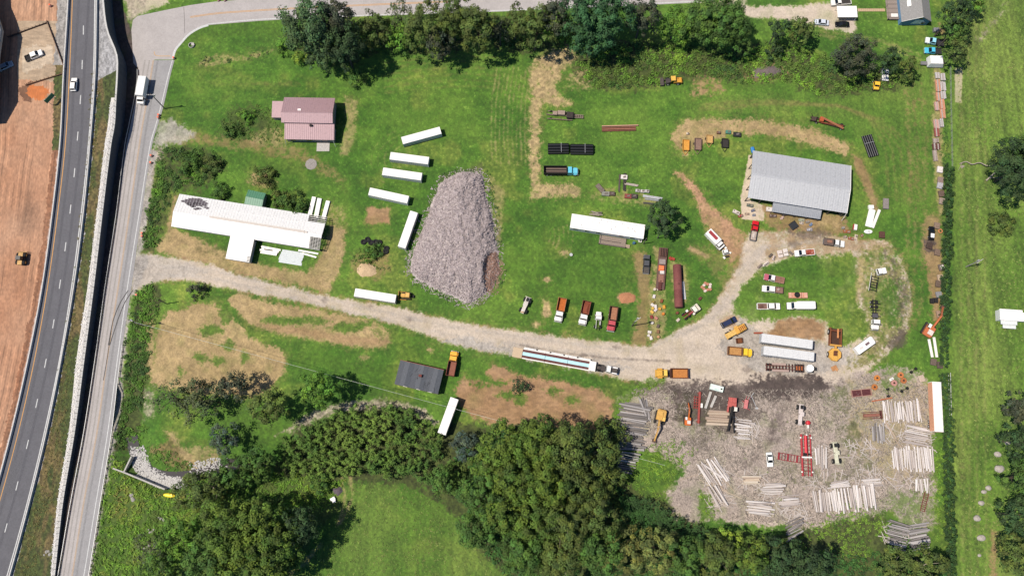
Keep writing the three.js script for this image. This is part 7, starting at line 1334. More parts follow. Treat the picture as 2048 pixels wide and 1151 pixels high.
// right of the barn and along the loop: cut truck, drill rig
{
const at = span(1398, 612, 1367, 634, 1.1), o = thing('cut_truck', 'pale green and red cut up truck beside the rusty tank', 'truck', at), f = at.L / 2;
mesh('cab', bx(2.4, 1.2, 2.2, f - 1.3, 0.6, 0, 0, 0.2), rusty(0xdfe0cf), o); glazed(o, [f - 2.5, f - 0.9, -1, 1, 1.75], [f - 2.4, f - 1.3, -0.85, 0.85, 2.3], 0xdedfcf); mesh('frame', [bx(at.L - 0.4, 0.25, 0.18, -0.2, 0.6, 0.42), bx(at.L - 0.4, 0.25, 0.18, -0.2, 0.6, -0.42)], rusty(0x8a3a38), o); mesh('drum', cylX(0.35, 1.7, -0.3, 1.1, 0.3, 12), rusty(0xa04a4e), o); mesh('box', [bx(0.7, 0.5, 0.7, -0.9, 0.85, -0.9, 0, 0.06), bx(0.6, 0.5, 0.6, 0.3, 0.85, 1.0, 0, 0.06)], paint(0xdeddd6), o); wheels(o, [f - 1.2], 0.95, 0.48); wheels(o, [-f + 0.6, -f + 1.8], 0.95, 0.48, 0.26, true);
const b = span(1690, 254, 1621, 236, 0.8), d = thing('pole_drill', 'rusty orange drill rig with boom lying on the grass', 'drill rig', b), l = b.L;
mesh('frame', [bx(l, 0.3, 0.2, 0, 0.5, 0.5), bx(l, 0.3, 0.2, 0, 0.5, -0.5)], rusty(0x4a342c), d); mesh('boom', bar(V(l / 2 - 0.4, 1.0, 0.6), V(-l / 2 + 3.4, 1.9, -0.7), 0.4, 0.45), rusty(0xb87a58), d); mesh('boom', bar(V(l / 2 - 0.6, 0.9, -0.2), V(-l / 2 + 3.6, 1.1, 0.6), 0.35, 0.3), rusty(0x8a4830), d); mesh('turret', bx(1.2, 1.2, 1.5, -l / 2 + 3.4, 0.8, -0.2, 0, 0.1), rusty(0xb85c34), d); mesh('winch', [cylZ(0.35, 1.4, -l / 2 + 1.6, 1.1, 0, 12), bx(1.6, 0.4, 1.4, -l / 2 + 1.2, 0.7, 0)], rusty(0x4a3c36), d); mesh('outrigger', [bar(V(-l / 2 + 0.4, 0.9, 0.6), V(-l / 2 - 0.2, 1.6, 1.3), 0.12), bar(V(-l / 2 + 0.4, 0.9, -0.6), V(-l / 2, 1.6, -1.4), 0.12)], M.dark, d); wheels(d, [l / 2 - 1, -l / 2 + 2.2], 0.85, 0.45);
}
// rusty implement and beams on the upper lawn
{
const at = span(1167, 233, 1093, 228, 0.7), o = thing('rusty_planter', 'rusty brown farm implement with beam frame on the upper lawn', 'implement', at), f = at.L / 2;
mesh('frame', [bx(8, 0.2, 0.2, -1.6, 0.5, 1.4), bx(at.L, 0.2, 0.25, 0, 0.55, 0), bx(7, 0.2, 0.2, -2.0, 0.5, -1.2)], rusty(0x8a7a70), o); mesh('hopper', [bx(2.3, 0.7, 1.4, -1.2, 0.75, -0.6, 0, 0.08), bx(1.4, 0.5, 1.2, -3.2, 0.75, -0.4, 0, 0.08)], rusty(0xa39488), o); mesh('engine', [bx(2.2, 0.9, 2.0, 1.6, 0.6, 0, 0, 0.1), cylZ(0.5, 1.5, 2.3, 1.2, 0, 12)], rusty(0x3a3430), o); mesh('drawbar', [bx(3.2, 0.2, 0.16, f - 1.6, 0.55, 0.5), bx(3.2, 0.2, 0.16, f - 1.6, 0.55, -0.5), ...Array.from({ length: 5 }, (_, k) => bx(0.12, 0.12, 1.1, f - 3 + k * 0.7, 0.7, 0))], rusty(0x9a8e84), o); for (let k = 0; k < 7; k++) mesh('tine', bx(0.1, 0.5, 0.5, -5 + k * 1.0, 0.05, 1.3), M.dark, o); wheels(o, [-4.4, 1.2], 1.2, 0.42, 0.25);
const b = span(1277, 256, 1204, 258, 0.4), s = thing('steel_beams', 'stack of long rusty steel beams on the upper lawn', 'beams', b), l = b.L;
for (let k = 0; k < 4; k++) mesh('beam', bx(l - (k ? 0.8 : 0), 0.32, 0.34, k ? -0.4 : 0, 0.12 + (k === 0 ? 0.22 : 0), -0.95 + k * 0.52), rusty([0xc09a84, 0x8a5a48, 0xa2705c, 0x7a4c3e][k]), s); mesh('bearer', [bx(0.2, 0.12, 2.2, -3, 0, -0.1), bx(0.2, 0.34, 0.5, 3, 0, -0.95), bx(0.2, 0.12, 2.2, 3, 0, 0)], timber(0x5a4a3e), s);
}
// ---------------------------------------------------------------- the great wood chip pile and smaller heaps
function heapMesh(name, label, pts, top, slope, mat, { rough = 0.35, step = 0.7, ridge = 0, category = 'pile', dig = null } = {}) {
const P = polyW(pts); let x0 = 1e9, x1 = -1e9, z0 = 1e9, z1 = -1e9;
for (const [x, z] of P) { x0 = Math.min(x0, x); x1 = Math.max(x1, x); z0 = Math.min(z0, z); z1 = Math.max(z1, z); }
const nx = Math.ceil((x1 - x0) / step), nz = Math.ceil((z1 - z0) / step), pos = [], idx = [], H = [];
const hAt = (x, z) => { const sd = sdPoly(P, x, z) + (fbm(x / 2.4, z / 2.4) - 0.5) * 1.2; let h = top * (1 - Math.exp(-Math.max(0, sd) * slope / top * 1.3)); h += Math.min(1, Math.max(0, sd) / 2) * ((fbm(x / 1.9 + 3, z / (1.9 + ridge)) - 0.5) * rough * 3.4 + (noise(x / 0.8, z / 0.9) - 0.5) * rough * 1.3); if (dig) h = dig(x, z, h); return sd <= 0 ? -0.12 : Math.max(-0.05, h); };
for (let j = 0; j <= nz; j++) for (let i = 0; i <= nx; i++) { const x = x0 + i * step, z = z0 + j * step, h = hAt(x, z); H.push(h); pos.push(x, h, z); }
for (let j = 0; j < nz; j++) for (let i = 0; i < nx; i++) { const a = j * (nx + 1) + i, b = a + 1, c = a + nx + 1, d = c + 1; if (Math.max(H[a], H[b], H[c], H[d]) > -0.1) idx.push(a, c, b, b, c, d); }
const g = new THREE.BufferGeometry(); g.setAttribute('position', new THREE.Float32BufferAttribute(pos, 3)); g.setIndex(idx); g.computeVertexNormals();
const m = mesh(name, g, mat); tag(m, label, category); m.userData.hAt = undefined;
return hAt;
}
const chipTex = dataTex(512, 512, (i, j) => { const x = i * 0.06, z = j * 0.06, w = noise(x / 2, z / 2) * 6.3, u = x * Math.cos(w) + z * Math.sin(w), v = -x * Math.sin(w) + z * Math.cos(w), c = noise(u / 0.16, v / 0.9), d = noise(x / 0.2, z / 0.2), f = 0.78 + 0.34 * c + 0.18 * d; return [196 * f * KALB, 184 * f * KALB, 178 * f * KALB]; });
chipTex.repeat.set(1 / 31, 1 / 31);
const chipBump = bumpTex.clone(); chipBump.repeat.set(0.05, 0.05); chipBump.needsUpdate = true;
const chipMat = new THREE.MeshStandardMaterial({ map: chipTex, roughness: 0.95, bumpMap: chipBump, bumpScale: 0.25 });
{
const out = [[903, 352], [922, 343], [962, 348], [972, 395], [984, 440], [994, 500], [1000, 545], [984, 580], [960, 595], [938, 606], [905, 592], [870, 576], [834, 558], [820, 542], [826, 505], [846, 455], [866, 405], [880, 368]];
const cut0 = G(985, 520), cut1 = G(975, 590);
const hAt = heapMesh('wood_chip_pile', 'huge grey pile of shredded wood chips in the middle of the lawn', out, 6.0, 0.85, chipMat, { rough: 0.42, ridge: 2.5, dig: (x, z, h) => { const t = sm(4.2, 3.2, Math.hypot((x - G(990, 552).x) * 1.0, (z - G(990, 552).z) * 0.45)); return h * (1 - 0.42 * t); } });
const P = polyW(out), n = 15000, g = new THREE.BoxGeometry(1, 0.1, 0.12), im = new THREE.InstancedMesh(g, new THREE.MeshStandardMaterial({ color: 0xffffff, roughness: 0.95, map: roughTex }), n), m4 = new THREE.Matrix4(), q = new THREE.Quaternion(), e = new THREE.Euler(), c = new THREE.Color();
for (let i = 0; i < n;) { const x = R(G(805, 500).x, G(1015, 500).x), z = R(G(900, 330).z, G(900, 620).z); const sd = sdPoly(P, x, z); if (sd < -2.2 || (sd < 0.4 && rnd() > 0.22 + sd * 0.09)) continue; const y = Math.max(0.01, hAt(x, z)); m4.compose(V(x, y + 0.04, z), q.setFromEuler(e.set(R(-0.4, 0.4), R(0, 6.28), R(-0.4, 0.4))), V(R(0.3, 1.3), 1, R(0.7, 1.6))); im.setMatrixAt(i, m4); const v = R(0.9, 1.9), red = Math.hypot(x - G(988, 548).x, (z - G(988, 548).z) * 0.5) < 3.4 ? 1 : 0; c.setRGB(lin(red ? 164 : 186) * v, lin(red ? 130 : 172) * v, lin(red ? 114 : 170) * v); im.setColorAt(i, c); i++; }
im.name = 'loose_bark'; im.userData = { kind: 'stuff', label: 'loose bark strips covering the great chip pile', category: 'bark' }; im.castShadow = im.receiveShadow = true; scene.add(im);
}
heapMesh('sand_pile', 'small pale sand heap below the black tyres', [[714, 535], [722, 526], [738, 525], [752, 532], [754, 545], [742, 554], [724, 553], [714, 545]], 1.3, 0.6, stone(0xd9bb92), { rough: 0.15, step: 0.4 });
heapMesh('brush_heap', 'grey brush heap in the brambles at the upper right', [[1500, 140], [1520, 131], [1555, 131], [1568, 143], [1545, 152], [1510, 155]], 1.6, 0.5, stone(0x7a6c68), { rough: 0.35, step: 0.5 });
heapMesh('clay_heap', 'small reddish clay heap beside the side track', [[1238, 592], [1255, 584], [1272, 590], [1270, 604], [1244, 605]], 0.6, 0.4, stone(0xc0855e), { rough: 0.2, step: 0.4 });
heapMesh('rotten_bale', 'dark grey brush bale left of the meadow track', [[662, 976], [672, 970], [684, 974], [686, 984], [676, 990], [664, 986]], 1.3, 0.9, stone(0x6d6066), { rough: 0.3, step: 0.35 });
// ---------------------------------------------------------------- logs and poles, each one a thing
const logGeos = [0, 1, 2, 3].map(k => { const g = new THREE.CylinderGeometry(0.86 - 0.05 * k, 1, 1, 8, 2), p = g.attributes.position; for (let i = 0; i < p.count; i++) { const y = p.getY(i), b = (0.25 - y * y) * 0.5 * (k - 1.5); p.setX(i, p.getX(i) + b); } g.rotateZ(-Math.PI / 2); g.computeVertexNormals(); return boxUV(plain(g)); });
const logTones = { pale: [0xdcd3cc, 0xcdc2ba, 0xe6ded8, 0xb8aca4], grey: [0xaaa4a0, 0x8d8682, 0xc0bab6, 0x7a7470], tan: [0xd2bea6, 0xc2ad96, 0xdccdb8, 0xb6a08c] };
let logCount = 0;
function pile(name, label, group, x0, y0, x1, y1, n, lenPx, degr, { tone = 'pale', r = 0.21, jit = 1, layers = 1.45, category = 'pole' } = {}) {
// logs are laid side by side from photo point (x0,y0) to (x1,y1); each runs at `degr` in plan
const a = G(x0, y0), b = G(x1, y1), Ln = lenPx / 6.75, th = degr * Math.PI / 180;
for (let k = 0; k < n; k++) {
const up = rnd() < layers - 1, t = (k + 0.5) / n + R(-0.2, 0.2) / n, rr = r * 1.3 * R(0.6, 1.25), L = Ln * R(0.72, 1.1);
const m = new THREE.Mesh(logGeos[k % 4], timber(logTones[tone][Math.floor(R(0, 4))])); m.name = numbered(name); m.castShadow = m.receiveShadow = true;
m.position.set(lerp(a.x, b.x, t) + R(-0.4, 0.4) * jit * Math.cos(th), rr * 0.98 + (up ? rr * 1.7 : 0), lerp(a.z, b.z, t) + R(-0.4, 0.4) * jit * -Math.sin(th));
m.rotation.y = th + R(-0.05, 0.05) * jit + (rnd() < 0.06 ? R(-0.25, 0.25) * jit : 0); if (rnd() < 0.5) m.rotation.y += Math.PI;
m.scale.set(L, rr, rr); tag(m, label, category, group); scene.add(m); logCount++;
}
}
pile('utility_pole_log', 'grey pole in the wide stack between wood and yellow excavator', 'poles of the western stack', 1272, 806, 1258, 900, 30, 60, -9, { tone: 'grey', r: 0.24, layers: 1.4 });
pile('utility_pole_log', 'steeply lying grey pole at the top of the western stack', 'steep poles of the western stack', 1282, 815, 1298, 820, 6, 46, 100, { tone: 'grey' });
pile('utility_pole_log', 'dark grey pole at the lower end of the western stack', 'low poles of the western stack', 1262, 905, 1246, 945, 10, 36, -10, { tone: 'grey', r: 0.22 });
pile('squared_log', 'thick pale log in the stack under the black crane boom', 'thick pale logs under the crane boom', 1436, 820, 1436, 850, 6, 46, -2, { tone: 'tan', r: 0.36, layers: 1, jit: 0.5 });
pile('slab_board', 'pale slab lying right of the black crane boom', 'slabs right of the crane boom', 1490, 838, 1482, 880, 9, 30, -3, { tone: 'pale', r: 0.2, jit: 1.6 });
pile('log', 'grey log in the small heap right of the red sawmill', 'logs right of the sawmill', 1630, 912, 1652, 915, 8, 40, 88, { tone: 'pale' });
pile('log', 'weathered log in the row below the rusty pink drums', 'upper right log row', 1766, 822, 1842, 822, 24, 44, 92, { tone: 'pale', r: 0.21, layers: 1.3 });
pile('log', 'grey log in the short row below the rust brown frame', 'short log row', 1744, 866, 1768, 866, 9, 36, 90, { tone: 'grey' });
pile('log', 'long pale log in the heap left of the orange sided trailer', 'heap by the orange trailer', 1836, 852, 1830, 890, 11, 52, -10, { tone: 'pale', jit: 1.3, layers: 1.4 });
pile('log', 'brown grey log in the wide row beside the hedge', 'wide log row by the hedge', 1785, 917, 1866, 917, 27, 46, 91, { tone: 'pale', r: 0.22, layers: 1.35 });
pile('log', 'white grey log in the longest row near the bottom weeds', 'longest log row', 1626, 1005, 1752, 990, 36, 46, 94, { tone: 'pale', r: 0.23, layers: 1.3 });
pile('log', 'log lying flat above the left part of the longest row', 'flat logs above the longest row, left', 1678, 961, 1678, 974, 6, 42, 6, {});
pile('log', 'log lying flat above the right part of the longest row', 'flat logs above the longest row, right', 1742, 957, 1742, 972, 6, 40, 4, {});
pile('log', 'slanting log in the tumbled heap left of the white car', 'tumbled slanting logs', 1405, 950, 1448, 935, 13, 52, -58, { tone: 'pale', jit: 1.6, layers: 1.3 });
pile('log', 'slanting log in the lower tumbled heap beside green weeds', 'lower tumbled logs', 1425, 990, 1446, 985, 8, 44, -62, { tone: 'pale', jit: 1.5 });
pile('log', 'short log in the small square stack left of the white car', 'small square stack', 1502, 951, 1502, 968, 6, 36, 0, { tone: 'tan', jit: 0.5 });
pile('log', 'log in the stack above the brush heap, right of the square stack', 'stack right of the square one', 1546, 966, 1546, 988, 8, 42, 2, { tone: 'pale' });
pile('log', 'log in the low stack with pale ends, left of the bottom row', 'low stack left', 1522, 1002, 1518, 1030, 9, 52, -6, { tone: 'pale', jit: 1.2 });
pile('log', 'log in the stack touching the longest row at its left', 'stack touching the longest row', 1578, 990, 1580, 1012, 8, 38, 6, { tone: 'pale' });
pile('log', 'leaning log of the heap in the bottom weeds', 'heap in the bottom weeds', 1586, 1040, 1590, 1074, 11, 36, 28, { tone: 'grey', jit: 1.3 });
pile('log', 'dark grey pole in the lower right stack, left half', 'lower right stack, left half', 1800, 1044, 1792, 1098, 17, 44, -14, { tone: 'grey', layers: 1.4 });
pile('log', 'dark grey pole in the lower right stack, right half', 'lower right stack, right half', 1836, 1046, 1840, 1098, 17, 42, 10, { tone: 'grey', layers: 1.4 });
pile('log', 'log in the small row above the dark red ladder', 'small row above the ladder', 1830, 970, 1858, 970, 8, 28, 92, { tone: 'pale' });
pile('branch_pole', 'thin pole lying loose in the log yard', 'loose thin poles', 1385, 945, 1480, 990, 7, 44, -35, { tone: 'tan', r: 0.1, jit: 6 });
pile('branch_pole', 'thin pale pole crossing between log rows', 'thin crossing poles', 1772, 832, 1790, 880, 5, 46, -58, { tone: 'tan', r: 0.11, jit: 3 });
// bark litter and chips in the yard, real bits
{
const P = polyW([[1262, 780], [1330, 770], [1500, 778], [1640, 778], [1760, 740], [1860, 775], [1866, 1050], [1780, 1020], [1620, 1050], [1440, 1035], [1350, 1020], [1340, 985], [1375, 945], [1310, 900]]), n = 13000, im = new THREE.InstancedMesh(new THREE.BoxGeometry(1, 0.06, 0.1), new THREE.MeshStandardMaterial({ color: 0xffffff, roughness: 0.95, map: roughTex }), n), m4 = new THREE.Matrix4(), q = new THREE.Quaternion(), e = new THREE.Euler(), c = new THREE.Color();
let x0 = 1e9, x1 = -1e9, z0 = 1e9, z1 = -1e9; for (const [x, z] of P) { x0 = Math.min(x0, x); x1 = Math.max(x1, x); z0 = Math.min(z0, z); z1 = Math.max(z1, z); }
for (let i = 0; i < n;) { const x = R(x0, x1), z = R(z0, z1); if (!inP(P, x, z) || fbm(x / 7, z / 7) < R(0.36, 0.62)) continue; m4.compose(V(x, 0.04, z), q.setFromEuler(e.set(R(-0.2, 0.2), R(0, 6.28), R(-0.2, 0.2))), V(R(0.25, 1.5), 1, R(0.6, 1.8))); im.setMatrixAt(i, m4); const v = R(0.35, 1.5); c.setRGB(lin(186) * v, lin(172) * v, lin(158) * v); im.setColorAt(i, c); i++; }
im.name = 'bark_litter'; im.userData = { kind: 'stuff', label: 'bark and splinters littering the log yard', category: 'bark' }; im.castShadow = im.receiveShadow = true; scene.add(im);
}
{
const hot = [[1268, 850, 30], [1430, 955, 30], [1440, 1000, 26], [1500, 860, 22], [1510, 960, 26], [1548, 1000, 34], [1590, 1030, 24], [1650, 960, 40], [1700, 985, 60], [1740, 950, 30], [1800, 860, 40], [1830, 890, 36], [1820, 950, 40], [1800, 1065, 34], [1640, 905, 22], [1720, 900, 30]], n = 520, im = new THREE.InstancedMesh(logGeos[1], timber(0xcabfb6), n), m4 = new THREE.Matrix4(), q = new THREE.Quaternion(), e = new THREE.Euler();
for (let i = 0; i < n; i++) { const h = hot[i % hot.length], p = G(h[0] + R(-1, 1) * h[2], h[1] + R(-0.6, 0.6) * h[2]), r = R(0.06, 0.15); m4.compose(V(p.x, r, p.z), q.setFromEuler(e.set(0, R(0, 6.28), 0)), V(R(1.2, 4.2), r, r)); im.setMatrixAt(i, m4); }
im.name = 'broken_slabs'; im.userData = { kind: 'stuff', label: 'broken slabs and splintered sticks strewn between the log stacks', category: 'wood waste' }; im.castShadow = im.receiveShadow = true; scene.add(im);
}
// ---------------------------------------------------------------- pipes, tanks, frames
function pipes(label, name, a, b, rows, r, mat, group, strap = true) {
const o = thing(name, label, 'pipes', a, group), L = a.L;
for (let l = 0; l < rows.length; l++) for (let k = 0; k < rows[l]; k++) mesh('pipe', new THREE.LatheGeometry([[r * 0.86, -L / 2], [r, -L / 2], [r, L / 2], [r * 0.86, L / 2], [r * 0.86, -L / 2]].map(p => new THREE.Vector2(...p)), 14).rotateZ(-Math.PI / 2).translate(0, r + l * r * 1.74, (k - (rows[l] - 1) / 2) * r * 2.02), mat, o);
if (strap) mesh('strap', bx(0.08, 0.05, rows[0] * r * 2 - r, L * 0.14, r * 2 + (rows.length - 1) * r * 1.74, 0), M.galv, o);
return o;
}
const blackPipe = new THREE.MeshStandardMaterial({ color: 0x17181a, roughness: 0.4, map: grimeTex });
pipes('left bundle of thick black plastic pipes on the upper lawn', 'pipe_bundle', span(1137, 296, 1096, 296.5, 0.8), 0, [4, 3], 0.45, blackPipe, 'black pipe bundles');
pipes('right bundle of thick black plastic pipes on the upper lawn', 'pipe_bundle', span(1186, 298, 1141, 297.5, 0.8), 0, [4, 3], 0.45, blackPipe, 'black pipe bundles');
pipes('black pipe bundle standing lengthwise right of the barn', 'pipe_bundle', span(1734, 270, 1749, 312, 0.6), 0, [5], 0.34, blackPipe, null);
{
const at = span(1354.5, 530, 1358, 614, 1.3), o = thing('rusty_tank', 'long rust red cylindrical tank lying beside the junk row', 'tank', at), L = at.L, n = 5;
for (let k = 0; k < n; k++) mesh('shell_ring', cylX(1.28 - (k % 2) * 0.015, L / n - 0.01, -L / 2 + (k + 0.5) * L / n, 1.3, 0, 24), rusty([0x7e4a46, 0x774441, 0x84504b][k % 3]), o);
for (const s of [-1, 1]) mesh('dished_end', new THREE.SphereGeometry(1.27, 20, 10).scale(0.2, 1, 1).translate(s * L / 2, 1.3, 0), rusty(0x6a3e3a), o); mesh('saddle', [bx(0.4, 0.4, 2.2, -L / 3, 0, 0), bx(0.4, 0.4, 2.2, L / 3, 0, 0)], M.dark, o); mesh('manhole', cylY(0.3, 0.2, 0.5, 2.5, 0, 12), rusty(0x6a3e3a), o);
const b = span(1366, 562, 1370, 598, 0.4), p = thing('grey_channel', 'grey steel channel lying right of the rusty tank', 'steel', b); mesh('web', bx(b.L, 0.12, 0.7, 0, 0.02, 0), M.galv, p); mesh('flange', [bx(b.L, 0.35, 0.08, 0, 0.02, 0.36), bx(b.L, 0.35, 0.08, 0, 0.02, -0.36)], M.galv, p);
const c = span(1363.5, 535, 1365.5, 558, 0.4), d = thing('dark_channel', 'dark narrow steel section above the grey channel', 'steel', c); mesh('web', bx(c.L, 0.3, 0.4, 0, 0, 0), M.dark, d); mesh('cap', bx(c.L, 0.06, 0.6, 0, 0.3, 0), M.dark, d);
}
// trailer with rusty load in the junk row
{
const at = span(1327, 495, 1320, 578, 0.8), o = thing('junk_trailer', 'long flat trailer with rusty coils and orange tarpaulin', 'trailer', at), L = at.L, f = L / 2;
mesh('deck', bx(L, 0.14, 2.4, 0, 0.7, 0), timber(0x6a5048), o); mesh('rail', [bx(L, 0.2, 0.12, 0, 0.72, 1.25), bx(L, 0.2, 0.12, 0, 0.72, -1.25)], rusty(0x7a5a50), o); wheels(o, [-f + 2, -f + 3.2], 1.05, 0.4, 0.25);
for (let k = 0; k < 4; k++) for (let j = 0; j < 5; j++) mesh('scrap', cylX(0.14, 2.6, f - 1.6, 1.0 + (j % 2) * 0.2, -0.8 + k * 0.5 + j * 0.05, 7), rusty([0x4a342e, 0x6a4a3e, 0x54403a][(k + j) % 3]), o);
mesh('bin', bx(1.6, 0.7, 1.9, f - 4.6, 0.84, 0, 0.05, 0.06), rusty(0x9c9490), o); mesh('tarpaulin', hexa([f - 7.4, f - 5.6, -0.9, 0.9, 0.84], [f - 7.1, f - 5.9, -0.5, 0.6, 1.5]), paint(0xe07848, 0.8), o); mesh('gear', [bx(2.4, 0.35, 1.6, -f + 3.3, 0.84, 0, 0.04), ...[0, 1, 2, 3].map(k => bx(0.12, 0.5, 1.8, -f + 2.2 + k * 0.65, 0.84, 0))], rusty(0x9a7264), o); mesh('chest', bx(1.0, 0.5, 1.3, -f + 5.2, 0.84, 0.2, 0.1, 0.05), paint(0xc9c4c0), o);
const b = span(1322, 560, 1319, 580, 0.7), d = thing('brown_boiler', 'dark brown boiler box below the junk trailer', 'boiler', b); mesh('shell', bx(b.L, 1.1, 1.1, 0, 0.1, 0, 0, 0.3), rusty(0x5e342e), d); mesh('foot', [bx(0.2, 0.14, 1, -b.L / 3, 0, 0), bx(0.2, 0.14, 1, b.L / 3, 0, 0)], M.dark, d);
}
function frame(name, label, category, at, W, h, col, bars, gap = null) { const o = thing(name, label, category, at), L = at.L; for (const s of [-1, 1]) mesh('rail', bx(L, h, 0.16, 0, 0, s * W / 2), rusty(col), o); for (let k = 0; k < bars; k++) mesh('bar', bx(0.16, h * 0.8, W, -L / 2 + 0.1 + k * (L - 0.2) / (bars - 1), 0.02, 0), rusty(gap || col), o); return o; }
{
const o = frame('steel_rack', 'dark red steel rack with pale edges right of the oily soil', 'rack', span(1744, 783, 1704, 787, 0.4), 1.9, 0.5, 0xb0887e, 3); mesh('tray', bx(5.4, 0.1, 1.7, 0, 0.06, 0), rusty(0x5a2c30), o);
const t = thing('rust_trough', 'rust brown trough frame left of the upper right log row', 'trough', span(1762, 829, 1725, 831, 0.5)); mesh('side', [bx(5.2, 0.6, 0.2, 0, 0, 0.9), bx(5.2, 0.6, 0.2, 0, 0, -0.9)], rusty(0x6a3c34), t); mesh('liner', cylX(0.55, 4.6, 0, 0.35, 0, 14), rusty(0x9a6a5a), t); mesh('end', bx(0.3, 1.0, 2.4, 2.8, 0, 0), rusty(0x64342e), t);
frame('rust_ladder', 'dark red ladder frame standing lengthwise in the lower right', 'frame', span(1855, 985, 1846, 1022, 0.3), 1.2, 0.25, 0x7a4440, 10);
const b = thing('orange_beam', 'long thin orange beam above the upper right log row', 'beam', span(1785, 795, 1744, 802, 0.3)); mesh('flange', bx(6.2, 0.12, 0.36, 0, 0.3, 0), rusty(0xb06a48), b); mesh('web', bx(6.2, 0.3, 0.1, 0, 0, 0), rusty(0x9a5a3e), b);
for (const [a, c, d, e, l] of [[1823, 744, 1832, 737, 'black wheeled axle near the right grass'], [1776, 778, 1777, 792, 'black wheeled axle left of the pink drum cluster'], [1804, 782, 1815, 776, 'black wheeled axle below the orange drums'], [1751, 0, 0, 0, '']]) if (l) { const s = span(a, c, d, e, 0.4), x = thing('wheel_axle', l, 'axle', s, 'loose axles'), w = Math.max(1.2, s.L); mesh('axle', cylX(0.09, w, 0, 0.45, 0, 8), M.dark, x); for (const k of [-1, 1]) mesh('wheel', cylX(0.45, 0.55, k * w / 2, 0.45, 0, 14), M.rubber, x); }
for (const [x, y, c, l] of [[1753, 756, 0xc8843c, 'orange reel, upper of two in the right yard'], [1748, 774, 0xb8763a, 'orange reel, lower of two in the right yard'], [1800, 750, 0xc8804a, 'orange drum at the top of the pink drum cluster'], [1806, 761, 0xb07040, 'brown orange drum in the pink drum cluster'], [1787, 766, 0xc09088, 'dusty pink drum in the drum cluster']]) { const o = thing('steel_drum', l, 'drum', spot(x, y), 'drums in the right yard'); mesh('shell', cylY(0.75, 0.7, 0, 0, 0, 16), rusty(c), o); mesh('hub', cylY(0.3, 0.16, 0, 0.7, 0, 12), rusty(0x4a342a), o); mesh('flange', cylY(0.9, 0.06, 0, 0.66, 0, 18), rusty(c), o); }
const w = thing('white_canister', 'white canister lying left of the pink drum', 'canister', spot(1783, 758)); mesh('shell', bx(1.4, 0.5, 0.8, 0, 0, 0, 0.5, 0.2), paint(0xdcdad8), w); mesh('cap', cylY(0.14, 0.14, 0, 0.48, 0, 10), M.dark, w);
}
for (const [a, b, c, d, l] of [[1858, 678, 1865, 714, 'left of two white rails below the orange excavator'], [1868, 674, 1874, 714, 'right of two white rails below the orange excavator']]) { const s = span(a, b, c, d, 0.3), o = thing('white_girder', l, 'girder', s, 'white girders'); mesh('flange', bx(s.L, 0.08, 0.8, 0, 0.4, 0), paint(0xe0dcda), o); mesh('web', bx(s.L, 0.4, 0.2, 0, 0, 0), paint(0xc9bcb8), o); }
// pale box, beams in the log yard
{
const s = span(1447, 779, 1421, 772, 1.2), o = thing('pale_tank', 'pale green white tank box with black hatch in the log yard', 'tank', s); mesh('shell', bx(s.L, 1.3, 1.7, 0, 0.15, 0, 0, 0.1), paint(0xcfdcd6), o); mesh('hatch', bx(0.5, 0.06, 0.4, s.L / 2 - 0.6, 1.45, 0), M.dark, o); mesh('rim', bx(1.3, 0.05, 0.3, 0, 1.45, 0.5), paint(0xa9c4c2), o); mesh('skid', [bx(s.L, 0.15, 0.2, 0, 0, 0.6), bx(s.L, 0.15, 0.2, 0, 0, -0.6)], M.dark, o);
for (const [a, b, c, d, l] of [[1422, 783, 1411, 816, 'left of two thick white beams below the pale tank'], [1432, 791, 1422, 814, 'right of two thick white beams below the pale tank']]) { const q = span(a, b, c, d, 0.4), m = thing('concrete_beam', l, 'beam', q, 'thick white beams'); mesh('flange', bx(q.L, 0.12, 0.75, 0, 0.45, 0, 0, 0.02), M.concrete, m); mesh('web', bx(q.L, 0.46, 0.4, 0, 0, 0), M.concrete, m); }
}
// ---------------------------------------------------------------- smaller things
const ordinal = i => ['first', 'second', 'third', 'fourth', 'fifth', 'sixth', 'seventh', 'eighth', 'ninth', 'tenth', 'eleventh', 'twelfth', 'thirteenth', 'fourteenth', 'fifteenth', 'sixteenth', 'seventeenth', 'eighteenth', 'nineteenth', 'twentieth', 'twenty first', 'twenty second'][i];
const toneName = c => { const r = c >> 16, g = (c >> 8) & 255, b = c & 255; return r > 200 && b > 180 ? 'white' : r > 190 && b < 110 ? 'yellow' : r > 130 && g < 95 ? 'red' : 'brown'; };
function item(name, label, cat, px, py, parts, { turn = 0, group, y = 0, h = 0 } = {}) {   // parts: [name, geometry, material]
const o = thing(name, label, cat, { ...spot(px, py, turn, h, y), y }, group);
for (const [n, g, m] of parts) mesh(n, g, m, o);
return o;
}
const tyreG = new THREE.TorusGeometry(0.62, 0.27, 8, 18).rotateX(Math.PI / 2).translate(0, 0.27, 0), tyreIn = cylY(0.4, 0.12, 0, 0.08, 0, 14);
for (const [x, y, l] of [[735, 479, 'black tyre at the top of the tyre heap'], [742, 485, 'black tyre second in the tyre heap'], [751, 484, 'black tyre right of the heap top'], [759, 485, 'black tyre farthest up right of the heap'], [727, 484, 'black tyre at the left of the heap'], [748, 501, 'black tyre in the shrub of the heap'], [757, 504, 'black tyre right of the shrub in the heap'], [773, 497, 'upper of two tyres apart from the heap'], [772, 503, 'lower of two tyres apart from the heap']]) item('tyre', l, 'tyre', x, y, [['tread', tyreG.clone(), M.rubber], ['web', tyreIn.clone(), M.dark]], { group: 'tyres by the sand heap' });
